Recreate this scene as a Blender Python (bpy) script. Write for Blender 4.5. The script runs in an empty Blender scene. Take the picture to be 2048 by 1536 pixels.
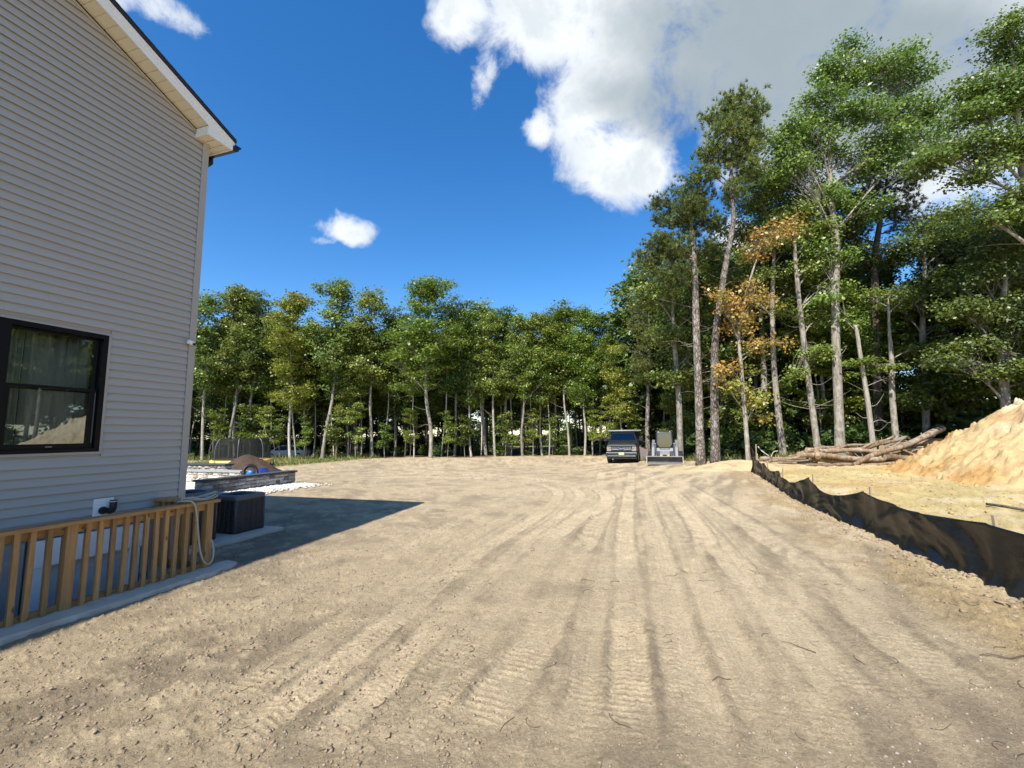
import bpy, math, random
import numpy as np
from mathutils import Vector, Matrix

scene = bpy.context.scene
R_ = math.radians

# ------------------------------------------------------------------ camera
cam_data = bpy.data.cameras.new('camera')
cam = bpy.data.objects.new('camera', cam_data)
scene.collection.objects.link(cam)
cam_data.sensor_width = 36.0
cam_data.lens = 890.0 / 2048 * 36
cam_data.clip_start = 0.05
cam_data.clip_end = 2000
PITCH, ROLL = 0.111, -0.010
_f = Vector((0, math.cos(PITCH), math.sin(PITCH)))
_r = Vector((1, 0, 0)); _u = Vector((0, -math.sin(PITCH), math.cos(PITCH)))
_r2 = math.cos(ROLL) * _r + math.sin(ROLL) * _u
_u2 = -math.sin(ROLL) * _r + math.cos(ROLL) * _u
cam.matrix_world = Matrix(((_r2.x, _u2.x, -_f.x, 0), (_r2.y, _u2.y, -_f.y, 0), (_r2.z, _u2.z, -_f.z, 1.75), (0, 0, 0, 1)))
scene.camera = cam

# ------------------------------------------------------------------ exposure
vs = scene.view_settings
vs.view_transform = 'Standard'; vs.look = 'None'; vs.gamma = 1.0; vs.exposure = 0.66; vs.use_curve_mapping = False
scene.cycles.max_bounces = 5; scene.cycles.diffuse_bounces = 3; scene.cycles.glossy_bounces = 2; scene.cycles.transmission_bounces = 3
scene.cycles.transparent_max_bounces = 8
scene.cycles.use_adaptive_sampling = True; scene.cycles.adaptive_threshold = 0.015
scene.cycles.sample_clamp_indirect = 6.0

# ------------------------------------------------------------------ sun
SUN_EL = R_(50.8)
TO_SUN = Vector((-0.4156 * math.cos(SUN_EL), -0.9095 * math.cos(SUN_EL), math.sin(SUN_EL)))
sun_data = bpy.data.lights.new('sun', 'SUN')
sun_data.energy = 5.0; sun_data.angle = R_(0.5); sun_data.color = (1.0, 0.95, 0.86)
sun = bpy.data.objects.new('sun', sun_data)
scene.collection.objects.link(sun)
sun.location = (-20, -45, 60)
sun.rotation_euler = TO_SUN.to_track_quat('Z', 'Y').to_euler()

# ------------------------------------------------------------------ node helpers
class NT:
    def __init__(s, tree): s.t = tree; s.n = tree.nodes; s.l = tree.links
    def node(s, typ, **kw):
        nd = s.n.new(typ)
        for k, v in kw.items(): setattr(nd, k, v)
        return nd
    def link(s, a, b): s.l.new(a, b)
    def _in(s, sock, v):
        if hasattr(v, 'links') or isinstance(v, bpy.types.NodeSocket): s.l.new(v, sock)
        else: sock.default_value = v
    def m(s, op, a, b=None, c=None, clamp=False):
        nd = s.n.new('ShaderNodeMath'); nd.operation = op; nd.use_clamp = clamp
        s._in(nd.inputs[0], a)
        if b is not None: s._in(nd.inputs[1], b)
        if c is not None: s._in(nd.inputs[2], c)
        return nd.outputs[0]
    def vm(s, op, a, b=None, out=0):
        nd = s.n.new('ShaderNodeVectorMath'); nd.operation = op
        s._in(nd.inputs[0], a)
        if b is not None:
            if op == 'SCALE': s._in(nd.inputs['Scale'], b)
            else: s._in(nd.inputs[1], b)
        return nd.outputs['Value'] if op in ('DOT_PRODUCT', 'LENGTH') else nd.outputs[0]
    def noise(s, vec, scale, detail=4, rough=0.55, dist=0.0, col=False):
        nd = s.n.new('ShaderNodeTexNoise')
        if vec is not None: s._in(nd.inputs['Vector'], vec)
        nd.inputs['Scale'].default_value = scale; nd.inputs['Detail'].default_value = detail
        nd.inputs['Roughness'].default_value = rough; nd.inputs['Distortion'].default_value = dist
        return nd.outputs['Color' if col else 'Fac']
    def ramp(s, fac, stops, interp='LINEAR'):
        nd = s.n.new('ShaderNodeValToRGB'); nd.color_ramp.interpolation = interp
        s._in(nd.inputs[0], fac)
        el = nd.color_ramp.elements
        while len(el) < len(stops): el.new(0.5)
        for e, (p, c) in zip(el, stops):
            e.position = p; e.color = (*c, 1) if isinstance(c, tuple) else (c, c, c, 1)
        return nd.outputs[0]
    def mix(s, fac, a, b, typ='MIX'):
        nd = s.n.new('ShaderNodeMix'); nd.data_type = 'RGBA'; nd.blend_type = typ
        s._in(nd.inputs[0], fac)
        for i, v in ((6, a), (7, b)):
            if isinstance(v, tuple): v = (*v[:3], 1)
            s._in(nd.inputs[i], v)
        return nd.outputs[2]
    def smooth(s, x, lo, hi, a=0.0, b=1.0):
        nd = s.n.new('ShaderNodeMapRange'); nd.interpolation_type = 'SMOOTHSTEP'
        s._in(nd.inputs[0], x)
        nd.inputs[1].default_value = lo; nd.inputs[2].default_value = hi
        nd.inputs[3].default_value = a; nd.inputs[4].default_value = b
        return nd.outputs[0]

# ------------------------------------------------------------------ world: clear blue sky with clouds
world = bpy.data.worlds.new('World'); scene.world = world; world.use_nodes = True
world.cycles.sampling_method = 'NONE'
w = NT(world.node_tree); w.n.clear()
SKY_STRENGTH = 0.12
sky = w.node('ShaderNodeTexSky'); sky.sky_type = 'NISHITA'; sky.sun_disc = False
sky.sun_elevation = SUN_EL
sky.sun_rotation = math.atan2(TO_SUN.x, TO_SUN.y)
sky.air_density = 1.0; sky.dust_density = 0.25; sky.ozone_density = 3.0; sky.altitude = 50
hsv = w.node('ShaderNodeHueSaturation'); hsv.inputs['Saturation'].default_value = 1.33; hsv.inputs['Hue'].default_value = 0.503; hsv.inputs['Value'].default_value = 1.13
w.link(sky.outputs[0], hsv.inputs['Color'])
tc = w.node('ShaderNodeTexCoord')
Dv = w.vm('NORMALIZE', tc.outputs['Generated'])
# cloud banks: (centre direction, two half-axis functionals)
CLOUDS = [((0.199, 0.686, 0.700), (3.511, -0.427, -0.580), (-1.165, 7.419, -6.946)), ((0.432, 0.642, 0.634), (2.245, -1.341, -0.172), (-0.052, 4.722, -4.744)), ((0.668, 0.553, 0.498), (3.503, -3.814, -0.460), (-0.064, 5.337, -5.841)), ((0.212, 0.747, 0.630), (4.624, 1.875, -3.775), (-5.939, 6.921, -6.208)),
          ((0.224, 0.808, 0.545), (4.051, 3.487, -6.837), (-7.481, 4.589, -3.734)), ((0.195, 0.837, 0.511), (15.176, -3.220, -0.512), (-0.200, 11.570, -18.867)), ((0.264, 0.819, 0.510), (12.726, -8.045, 6.326), (8.375, 6.168, -14.251)), ((0.064, 0.802, 0.594), (25.788, -1.728, -0.452), (-0.258, 17.774, -23.967)), ((-0.039, 0.747, 0.663), (31.038, 8.037, -7.223), (-3.048, 9.382, -10.752)),
          ((0.526, 0.690, 0.497), (3.949, -3.223, 0.301), (1.513, 5.049, -8.606)), ((0.638, 0.641, 0.427), (5.005, -4.611, -0.564), (-0.093, 5.887, -8.696)),
          ((-0.331, 0.850, 0.410), (15.136, 5.297, 1.236), (1.568, 17.623, -35.264)), ((-0.377, 0.844, 0.381), (25.250, 10.856, 0.956), (-0.777, 33.247, -74.468)),
          ((-0.508, 0.593, 0.625), (11.080, 13.522, -3.828), (-13.887, 16.870, -27.320)), ((-0.550, 0.567, 0.613), (11.553, 12.110, -0.820), (-8.626, 37.417, -42.327)),
          ((0.433, 0.823, 0.367), (14.804, -7.357, -0.969), (-0.259, 11.202, -24.819)), ((-0.074, 0.690, 0.720), (16.616, 1.763, 0.029), (-0.194, 18.232, -17.473)), ((0.091, 0.711, 0.697), (6.432, 0.854, -1.708), (-3.585, 11.850, -11.623)), ((0.161, 0.774, 0.613), (9.156, 2.205, -5.197), (-4.918, 7.035, -7.591))]
WISPY = {8, 12, 13, 14}
warp = w.vm('SCALE', w.vm('SUBTRACT', w.noise(Dv, 6.0, 4, 0.6, col=True), (0.5, 0.5, 0.5)), 0.09)
Dw = w.vm('ADD', Dv, warp)
field = None
for i, (c, q1, q2) in enumerate(CLOUDS):
    dc = w.m('MAXIMUM', w.vm('DOT_PRODUCT', Dw, c), 0.05)
    u = w.m('DIVIDE', w.vm('DOT_PRODUCT', Dw, q1), dc)
    v = w.m('DIVIDE', w.vm('DOT_PRODUCT', Dw, q2), dc)
    r2 = w.m('MULTIPLY_ADD', u, u, w.m('MULTIPLY', v, v))
    f = w.m('SUBTRACT', 0.42 if i in WISPY else 1.0, r2)
    field = f if field is None else w.m('SMOOTH_MAX', field, f, 0.45)
field = w.m('MAXIMUM', field, -3.0)
# fair-weather clouds over the rest of the sky (behind the photographer)
sep = w.node('ShaderNodeSeparateXYZ'); w.link(Dv, sep.inputs[0])
zz = w.m('ADD', w.m('MAXIMUM', sep.outputs[2], 0.0), 0.22)
pl = w.node('ShaderNodeCombineXYZ')
w.link(w.m('DIVIDE', sep.outputs[0], zz), pl.inputs[0]); w.link(w.m('DIVIDE', sep.outputs[1], zz), pl.inputs[1])
gen = w.m('MULTIPLY', w.m('SUBTRACT', w.noise(pl.outputs[0], 1.3, 2, 0.5), 0.66), 6.0)
behind = w.smooth(sep.outputs[1], -0.35, 0.0, 0.0, 3.0)
field2 = w.m('SUBTRACT', gen, behind)
field = w.m('MAXIMUM', field, field2)
n1 = w.noise(Dv, 10.0, 7, 0.66, 0.3)
edge = w.m('MULTIPLY', w.m('SUBTRACT', n1, 0.5), 6.0)
dens_f = w.m('ADD', w.m('MULTIPLY', field, 1.75), edge)
alpha = w.smooth(dens_f, -0.65, 1.55)
# shaded underside of the big bank
GREY = [((0.491, 0.641, 0.589), (2.525, -1.586, -0.380), (-0.594, 6.642, -6.733)), ((0.389, 0.726, 0.567), (3.719, -1.331, -0.847), (-2.192, 9.576, -10.749)), ((0.555, 0.675, 0.486), (4.092, -3.085, -0.385), (-0.112, 7.567, -10.386))]
gf = None
for (c, q1, q2) in GREY:
    dc = w.m('MAXIMUM', w.vm('DOT_PRODUCT', Dw, c), 0.05)
    u = w.m('DIVIDE', w.vm('DOT_PRODUCT', Dw, q1), dc)
    v = w.m('DIVIDE', w.vm('DOT_PRODUCT', Dw, q2), dc)
    f = w.m('SUBTRACT', 1.0, w.m('MULTIPLY_ADD', u, u, w.m('MULTIPLY', v, v)))
    gf = f if gf is None else w.m('SMOOTH_MAX', gf, f, 0.4)
gf = w.m('MAXIMUM', gf, w.m('SUBTRACT', field2, 0.8))
grey = w.smooth(w.m('ADD', gf, w.m('MULTIPLY', w.m('SUBTRACT', w.noise(Dv, 4.0, 3, 0.5), 0.5), 1.4)), -0.9, 0.8)
thin = w.smooth(w.m('ADD', w.m('MULTIPLY', n1, 2.0), w.m('MULTIPLY', field, 0.15)), 0.75, 1.5)
ck = 1.0 / SKY_STRENGTH
ccol = w.mix(w.m('MULTIPLY', thin, 0.75), (0.74 * ck, 0.755 * ck, 0.76 * ck), (0.42 * ck, 0.48 * ck, 0.52 * ck))
ccol = w.mix(w.m('MULTIPLY', grey, 0.92), ccol, (0.23 * ck, 0.28 * ck, 0.315 * ck))
skycol = w.mix(alpha, hsv.outputs[0], ccol)
bg = w.node('ShaderNodeBackground'); bg.inputs['Strength'].default_value = SKY_STRENGTH
w.link(skycol, bg.inputs['Color'])
wo = w.node('ShaderNodeOutputWorld'); w.link(bg.outputs[0], wo.inputs[0])

# ------------------------------------------------------------------ object helpers
COL = scene.collection
def link(o, parent=None):
    COL.objects.link(o)
    if parent is not None: o.parent = parent
    return o
def tag(o, label=None, cat=None, group=None, kind=None):
    if label: o['label'] = label
    if cat: o['category'] = cat
    if group: o['group'] = group
    if kind: o['kind'] = kind
    return o
def empty(name, loc=(0, 0, 0), rz=0.0, label=None, cat=None, group=None, kind=None):
    o = bpy.data.objects.new(name, None); link(o)
    o.empty_display_size = 0.2
    o.location = loc; o.rotation_euler = (0, 0, rz)
    return tag(o, label, cat, group, kind)
def add_obj(name, mesh, mat=None, parent=None, smooth=False):
    o = bpy.data.objects.new(name, mesh); link(o, parent)
    if mat is not None and not mesh.materials: mesh.materials.append(mat)
    if smooth:
        mesh.polygons.foreach_set('use_smooth', np.ones(len(mesh.polygons), bool))
    return o
def copy_tree(o, parent=None):
    c = o.copy(); COL.objects.link(c); c.parent = parent
    for ch in list(o.children): copy_tree(ch, c)
    return c
def np_mesh(name, V, F, col=None, smooth=False):
    """mesh from numpy arrays; F is a list of (N,k) index arrays"""
    if not isinstance(F, (list, tuple)): F = [F]
    me = bpy.data.meshes.new(name)
    V = np.asarray(V, np.float32)
    me.vertices.add(len(V)); me.vertices.foreach_set('co', V.ravel())
    nl = sum(f.size for f in F); npoly = sum(len(f) for f in F)
    me.loops.add(nl); me.polygons.add(npoly)
    me.loops.foreach_set('vertex_index', np.concatenate([f.ravel() for f in F]).astype(np.int32))
    tot = np.concatenate([np.full(len(f), f.shape[1]) for f in F]).astype(np.int32)
    start = np.concatenate([[0], np.cumsum(tot)[:-1]]).astype(np.int32)
    me.polygons.foreach_set('loop_start', start)
    if smooth: me.polygons.foreach_set('use_smooth', np.ones(npoly, bool))
    me.update(calc_edges=True)
    if col is not None:
        a = me.color_attributes.new('Col', 'FLOAT_COLOR', 'POINT')
        c4 = np.ones((len(V), 4), np.float32); c4[:, :3] = col
        a.data.foreach_set('color', c4.ravel())
    return me

class MB:
    """collects simple solids and links them as ONE mesh object"""
    def __init__(s): s.v = []; s.f = []
    def add(s, verts, faces):
        k = len(s.v); s.v += [tuple(p) for p in verts]; s.f += [tuple(i + k for i in f) for f in faces]; return s
    def box(s, x0, x1, y0, y1, z0, z1):
        return s.add([(x0, y0, z0), (x1, y0, z0), (x1, y1, z0), (x0, y1, z0), (x0, y0, z1), (x1, y0, z1), (x1, y1, z1), (x0, y1, z1)],
                     [(3, 2, 1, 0), (4, 5, 6, 7), (0, 1, 5, 4), (1, 2, 6, 5), (2, 3, 7, 6), (3, 0, 4, 7)])
    def hexa(s, p):  # eight corners, bottom four then top four
        return s.add(p, [(3, 2, 1, 0), (4, 5, 6, 7), (0, 1, 5, 4), (1, 2, 6, 5), (2, 3, 7, 6), (3, 0, 4, 7)])
    def prism(s, poly, axis, a, b):
        """poly: 2-D outline; axis 'x','y','z' is the extrusion axis from a to b"""
        def pt(p, t):
            return {'x': (t, p[0], p[1]), 'y': (p[0], t, p[1]), 'z': (p[0], p[1], t)}[axis]
        n = len(poly)
        return s.add([pt(p, a) for p in poly] + [pt(p, b) for p in poly],
                     [tuple(range(n))[::-1], tuple(range(n, 2 * n))] + [(i, (i + 1) % n, n + (i + 1) % n, n + i) for i in range(n)])
    def tube(s, pts, rad, n=8, cap=True, jit=0, rng=None):
        pts = [Vector(p) for p in pts]
        if not hasattr(rad, '__len__'): rad = [rad] * len(pts)
        k = len(s.v); ref = None; L = len(pts)
        for i, p in enumerate(pts):
            d = (pts[min(i + 1, L - 1)] - pts[max(i - 1, 0)]).normalized()
            if ref is None:
                ref = Vector((0, 0, 1)) if abs(d.z) < 0.9 else Vector((1, 0, 0))
            a = d.cross(ref)
            if a.length < 1e-6: a = d.orthogonal()
            a.normalize(); b = a.cross(d); ref = b
            for j in range(n):
                t = 2 * math.pi * j / n
                r = rad[i] * (1 + (jit * (rng.random() - 0.5) if jit else 0))
                s.v.append(tuple(p + a * (r * math.cos(t)) + b * (r * math.sin(t))))
        for i in range(L - 1):
            for j in range(n):
                s.f.append((k + i * n + j, k + i * n + (j + 1) % n, k + (i + 1) * n + (j + 1) % n, k + (i + 1) * n + j))
        if cap:
            s.f.append(tuple(k + j for j in range(n))[::-1]); s.f.append(tuple(k + (L - 1) * n + j for j in range(n)))
        return s
    def build(s, name, mat=None, parent=None, smooth=False, bevel=0.0, auto=None):
        me = bpy.data.meshes.new(name); me.from_pydata(s.v, [], s.f); me.update()
        o = add_obj(name, me, mat, parent, smooth)
        if bevel:
            b = o.modifiers.new('bevel', 'BEVEL'); b.width = bevel; b.segments = 2; b.limit_method = 'ANGLE'; b.angle_limit = R_(40)
        return o

# ------------------------------------------------------------------ numpy noise
def _hash(ix, iy, seed):
    h = (ix.astype(np.int64) * 374761393 + iy.astype(np.int64) * 668265263 + seed * 1442695041) & 0xFFFFFFFF
    h = ((h ^ (h >> 13)) * 1274126177) & 0xFFFFFFFF
    return ((h ^ (h >> 16)) & 0xFFFF) / 65535.0
def vnoise(x, y, seed=0):
    x0 = np.floor(x); y0 = np.floor(y); fx = x - x0; fy = y - y0
    fx = fx * fx * (3 - 2 * fx); fy = fy * fy * (3 - 2 * fy)
    a = _hash(x0, y0, seed); b = _hash(x0 + 1, y0, seed); c = _hash(x0, y0 + 1, seed); d = _hash(x0 + 1, y0 + 1, seed)
    return (a * (1 - fx) + b * fx) * (1 - fy) + (c * (1 - fx) + d * fx) * fy
def fbm(x, y, sc, oct=4, seed=0, gain=0.5):
    t = 0; amp = 1; tot = 0
    for i in range(oct):
        t = t + amp * vnoise(x * sc + 17.3 * i, y * sc - 9.1 * i, seed + i * 7); tot += amp; amp *= gain; sc *= 2.03
    return t / tot
def sst(x, a, b):
    t = np.clip((x - a) / (b - a), 0, 1); return t * t * (3 - 2 * t)

# ------------------------------------------------------------------ materials
def new_mat(name):
    m = bpy.data.materials.new(name); m.use_nodes = True
    t = NT(m.node_tree); t.n.clear()
    out = t.node('ShaderNodeOutputMaterial')
    p = t.node('ShaderNodeBsdfPrincipled'); t.link(p.outputs[0], out.inputs[0])
    return m, t, p, out
def simple(name, col, rough=0.6, metal=0.0, var=0.12, scale=8.0, bump=0.0, bscale=60.0, spec=0.5, coat=0.0, stretch=None, dirt=0.0):
    m, t, p, out = new_mat(name)
    tc = t.node('ShaderNodeTexCoord'); v = tc.outputs['Object']
    if stretch:
        mp = t.node('ShaderNodeMapping'); mp.inputs['Scale'].default_value = stretch; t.link(v, mp.inputs[0]); v = mp.outputs[0]
    nz = t.noise(v, scale, 5, 0.6)
    c = t.mix(nz, tuple(x * (1 - var) for x in col), tuple(min(1, x * (1 + var)) for x in col))
    if dirt:
        dn = t.smooth(t.noise(tc.outputs['Object'], 2.5, 6, 0.65), 0.45, 0.75)
        c = t.mix(t.m('MULTIPLY', dn, dirt), c, (0.26, 0.20, 0.14))
    t.link(c, p.inputs['Base Color'])
    p.inputs['Roughness'].default_value = rough; p.inputs['Metallic'].default_value = metal
    p.inputs['Specular IOR Level'].default_value = spec; p.inputs['Coat Weight'].default_value = coat
    if bump:
        b = t.node('ShaderNodeBump'); b.inputs['Strength'].default_value = bump; b.inputs['Distance'].default_value = 0.01 if bscale > 10 else 0.06
        t.link(t.noise(v, bscale, 5, 0.6), b.inputs['Height']); t.link(b.outputs[0], p.inputs['Normal'])
    return m
M = {}
M['siding'] = simple('vinyl siding', (0.415, 0.385, 0.345), 0.55, var=0.08, scale=3, bump=0.12, bscale=25, stretch=(0.25, 1, 3), spec=0.3)
M['corner'] = simple('corner trim', (0.390, 0.356, 0.312), 0.5, var=0.03)
M['white'] = simple('white trim', (0.84, 0.82, 0.77), 0.45, var=0.03, scale=4)
M['cream'] = simple('cream soffit vinyl', (0.78, 0.71, 0.55), 0.5, var=0.03, bump=0.1, bscale=120)
M['shingle'] = simple('dark shingle', (0.03, 0.03, 0.033), 0.9, var=0.4, scale=60, bump=0.5, bscale=90)
M['gutter'] = simple('black gutter', (0.010, 0.011, 0.014), 0.35, var=0.1)
M['winframe'] = simple('black window frame', (0.003, 0.003, 0.0035), 0.45, var=0.1, spec=0.2)
M['concrete'] = simple('concrete', (0.50, 0.43, 0.335), 0.9, var=0.18, scale=9, bump=0.3, bscale=45, dirt=0.35)
M['foundation'] = simple('foundation wall', (0.30, 0.295, 0.285), 0.9, var=0.2, scale=6, bump=0.25, bscale=40)
M['doorgrey'] = simple('grey door', (0.50, 0.51, 0.50), 0.5, var=0.04)
M['indoor'] = simple('room wall', (0.18, 0.19, 0.18), 0.8, var=0.1)
M['black'] = simple('black rubber', (0.012, 0.012, 0.013), 0.5, var=0.2)
M['blackmetal'] = simple('black metal', (0.015, 0.015, 0.017), 0.4, var=0.2)
M['acdark'] = simple('dark louvre metal', (0.065, 0.062, 0.060), 0.5, var=0.2, scale=20)
M['aclid'] = simple('grey plastic lid', (0.11, 0.11, 0.115), 0.5, var=0.1)
M['hose'] = simple('beige hose', (0.36, 0.34, 0.28), 0.45, var=0.1)
M['chrome'] = simple('chrome', (0.20, 0.21, 0.225), 0.28, metal=1.0, var=0.05)
M['plate'] = simple('number plate', (0.50, 0.50, 0.28), 0.5, var=0.1)
M['capdark'] = simple('dark wall cap', (0.055, 0.057, 0.065), 0.8, var=0.35, scale=10, bump=0.3)
M['capgrey'] = simple('grey wall cap', (0.30, 0.30, 0.30), 0.85, var=0.25, scale=8, bump=0.3)
M['paver'] = simple('pale paver', (0.58, 0.55, 0.50), 0.85, var=0.15, scale=5, bump=0.2)
M['whitestone'] = simple('white stone', (0.62, 0.60, 0.56), 0.8, var=0.25, scale=6)
M['blue'] = simple('blue plastic', (0.02, 0.20, 0.55), 0.4, var=0.1)
M['navy'] = simple('dark blue tarp', (0.012, 0.03, 0.20), 0.4, var=0.3, scale=5)
M['yellow'] = simple('yellow padding', (0.70, 0.46, 0.14), 0.6, var=0.15)
M['galv'] = simple('galvanised tube', (0.16, 0.165, 0.17), 0.4, metal=0.3, var=0.1)
M['carwhite'] = simple('white car paint', (0.75, 0.76, 0.77), 0.25, var=0.02, coat=0.4)
M['tyre'] = simple('tyre', (0.018, 0.017, 0.016), 0.85, var=0.3, dirt=0.3)
M['rim'] = simple('alloy rim', (0.45, 0.45, 0.46), 0.3, metal=0.9, var=0.1)
M['truck'] = simple('dark grey truck paint', (0.014, 0.017, 0.020), 0.3, var=0.1, coat=0.3, dirt=0.05)
M['bed'] = simple('black dump bed', (0.012, 0.012, 0.013), 0.5, var=0.3, dirt=0.15)
M['tarp'] = simple('rolled tarp', (0.30, 0.29, 0.26), 0.7, var=0.2)
M['lamp'] = simple('headlamp lens', (0.25, 0.27, 0.29), 0.08, var=0.05, spec=0.8)
M['amber'] = simple('amber lens', (0.75, 0.30, 0.03), 0.2, var=0.05)
M['machine'] = simple('grey machine paint', (0.075, 0.085, 0.10), 0.45, var=0.12, dirt=0.25)
M['machinelight'] = simple('pale machine paint', (0.15, 0.16, 0.175), 0.5, var=0.15, dirt=0.3)
M['steel'] = simple('worn bucket steel', (0.28, 0.26, 0.22), 0.5, metal=0.35, var=0.25, scale=6, dirt=0.5)
M['bucketin'] = simple('dark bucket paint', (0.06, 0.062, 0.065), 0.6, var=0.3, dirt=0.35)
M['ramp'] = simple('rusty grey plate', (0.17, 0.145, 0.13), 0.7, var=0.25, scale=5)
M['silt'] = simple('black woven fabric', (0.007, 0.0065, 0.0055), 0.36, var=0.2, scale=5, bump=0.3, bscale=4, dirt=0.03, stretch=(1.0, 1.0, 2.2))
M['stake'] = simple('weathered stake', (0.38, 0.29, 0.18), 0.8, var=0.25, scale=10, stretch=(6, 6, 0.6))
M['curtain'] = simple('pale curtain', (0.60, 0.58, 0.53), 0.9, var=0.1)
M['net'] = None

def wood_mat():
    m, t, p, out = new_mat('treated timber')
    tc = t.node('ShaderNodeTexCoord'); oi = t.node('ShaderNodeObjectInfo')
    off = t.vm('SCALE', (7.1, 3.3, 5.7), oi.outputs['Random'])
    # grain runs along each board's long axis (object z for posts, x for rails: stored in "grain" property via UV-free trick of scaling)
    at = t.node('ShaderNodeAttribute'); at.attribute_name = 'grain'; at.attribute_type = 'OBJECT'
    sc1 = t.node('ShaderNodeMix'); sc1.data_type = 'VECTOR'
    t.link(at.outputs['Fac'], sc1.inputs[0]); sc1.inputs[4].default_value = (14, 14, 0.9); sc1.inputs[5].default_value = (0.9, 14, 14)
    v = t.vm('MULTIPLY', t.vm('ADD', tc.outputs['Object'], off), sc1.outputs[1])
    g = t.noise(v, 2.2, 6, 0.65, 1.5)
    g2 = t.noise(v, 9.0, 3, 0.5)
    c = t.ramp(g, [(0.25, (0.22, 0.112, 0.038)), (0.5, (0.36, 0.202, 0.075)), (0.75, (0.475, 0.292, 0.125))])
    c = t.mix(t.m('MULTIPLY', g2, 0.35), c, (0.30, 0.16, 0.055))
    kn = t.node('ShaderNodeTexVoronoi'); kn.inputs['Scale'].default_value = 1.0
    sc2 = t.node('ShaderNodeMix'); sc2.data_type = 'VECTOR'
    t.link(at.outputs['Fac'], sc2.inputs[0]); sc2.inputs[4].default_value = (9, 9, 4.5); sc2.inputs[5].default_value = (4.5, 9, 9)
    t.link(t.vm('MULTIPLY', t.vm('ADD', tc.outputs['Object'], off), sc2.outputs[1]), kn.inputs['Vector'])
    kmask = t.smooth(kn.outputs['Distance'], 0.08, 0.17, 1.0, 0.0)
    c = t.mix(t.m('MULTIPLY', kmask, 0.8), c, (0.09, 0.035, 0.012))
    tint = t.m('MULTIPLY_ADD', oi.outputs['Random'], 0.5, 0.72)
    c = t.vm('SCALE', c, tint)
    t.link(c, p.inputs['Base Color']); p.inputs['Roughness'].default_value = 0.65
    b = t.node('ShaderNodeBump'); b.inputs['Strength'].default_value = 0.25; b.inputs['Distance'].default_value = 0.004
    t.link(g, b.inputs['Height']); t.link(b.outputs[0], p.inputs['Normal'])
    return m
M['wood'] = wood_mat()

def glass_mat(name, tint, refl):
    m, t, p, out = new_mat(name); t.n.remove(p)
    tr = t.node('ShaderNodeBsdfTransparent'); tr.inputs[0].default_value = (*tint, 1)
    gl = t.node('ShaderNodeBsdfGlossy'); gl.inputs['Roughness'].default_value = 0.01; gl.inputs[0].default_value = (0.92, 0.96, 0.97, 1)
    fr = t.node('ShaderNodeFresnel'); fr.inputs[0].default_value = 1.5
    fac = t.m('ADD', fr.outputs[0], refl, clamp=True)
    mx = t.node('ShaderNodeMixShader'); t.link(fac, mx.inputs[0]); t.link(tr.outputs[0], mx.inputs[1]); t.link(gl.outputs[0], mx.inputs[2])
    t.link(mx.outputs[0], out.inputs[0]); return m
M['glass'] = glass_mat('window glass', (0.80, 0.83, 0.81), 0.07)
M['carglass'] = glass_mat('vehicle glass', (0.06, 0.07, 0.08), 0.10)

def net_mat():
    m, t, p, out = new_mat('mesh netting'); t.n.remove(p)
    tr = t.node('ShaderNodeBsdfTransparent'); df = t.node('ShaderNodeBsdfDiffuse'); df.inputs[0].default_value = (0.03, 0.032, 0.03, 1)
    mx = t.node('ShaderNodeMixShader'); mx.inputs[0].default_value = 0.62
    t.link(tr.outputs[0], mx.inputs[1]); t.link(df.outputs[0], mx.inputs[2]); t.link(mx.outputs[0], out.inputs[0]); return m
M['net'] = net_mat()

def soil_mat(name, attr=True, base=None, fine=1.0):
    m, t, p, out = new_mat(name)
    geo = t.node('ShaderNodeNewGeometry'); pos = geo.outputs['Position']
    if attr:
        a = t.node('ShaderNodeAttribute'); a.attribute_name = 'Col'; c = a.outputs['Color']
    else:
        n0 = t.noise(pos, 1.6, 6, 0.6)
        c = t.mix(n0, tuple(x * 0.72 for x in base), tuple(x * 1.22 for x in base))
    nA = t.noise(pos, 9.0, 8, 0.68); nB = t.noise(pos, 48.0, 5, 0.75); nC = t.noise(pos, 2.0, 6, 0.6)
    k = t.m('MULTIPLY', t.m('MULTIPLY_ADD', nA, 0.70, 0.65), t.m('MULTIPLY_ADD', nB, 1.5, 0.25))
    k = t.m('MULTIPLY', k, t.m('MULTIPLY_ADD', nC, 0.44, 0.78))
    pit_shade = t.smooth(t.noise(pos, 34.0, 6, 0.75), 0.53, 0.70)
    c = t.mix(t.m('MULTIPLY', pit_shade, 0.42), t.vm('SCALE', c, k), t.vm('MULTIPLY', c, (0.42, 0.38, 0.32)))  # dark specks paint the shade of tiny pits into the soil colour
    # pale grit specks
    vo = t.node('ShaderNodeTexVoronoi'); vo.inputs['Scale'].default_value = 42.0; t.link(pos, vo.inputs['Vector'])
    sp = t.m('MULTIPLY', t.smooth(vo.outputs['Distance'], 0.10, 0.22, 1.0, 0.0), t.m('GREATER_THAN', t.noise(pos, 31.0, 1, 0.5), 0.60))
    c = t.mix(t.m('MULTIPLY', sp, 0.40), c, (0.50, 0.43, 0.34))
    t.link(c, p.inputs['Base Color']); p.inputs['Roughness'].default_value = 0.95; p.inputs['Specular IOR Level'].default_value = 0.15
    b1 = t.node('ShaderNodeBump'); b1.inputs['Strength'].default_value = 0.9 * fine; b1.inputs['Distance'].default_value = 0.036
    t.link(t.noise(pos, 26.0, 8, 0.75), b1.inputs['Height'])
    b2 = t.node('ShaderNodeBump'); b2.inputs['Strength'].default_value = 0.8 * fine; b2.inputs['Distance'].default_value = 0.018
    t.link(t.noise(pos, 95.0, 4, 0.7), b2.inputs['Height']); t.link(b1.outputs[0], b2.inputs['Normal'])
    t.link(b2.outputs[0], p.inputs['Normal'])
    return m
M['ground'] = soil_mat('bare soil')
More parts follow.
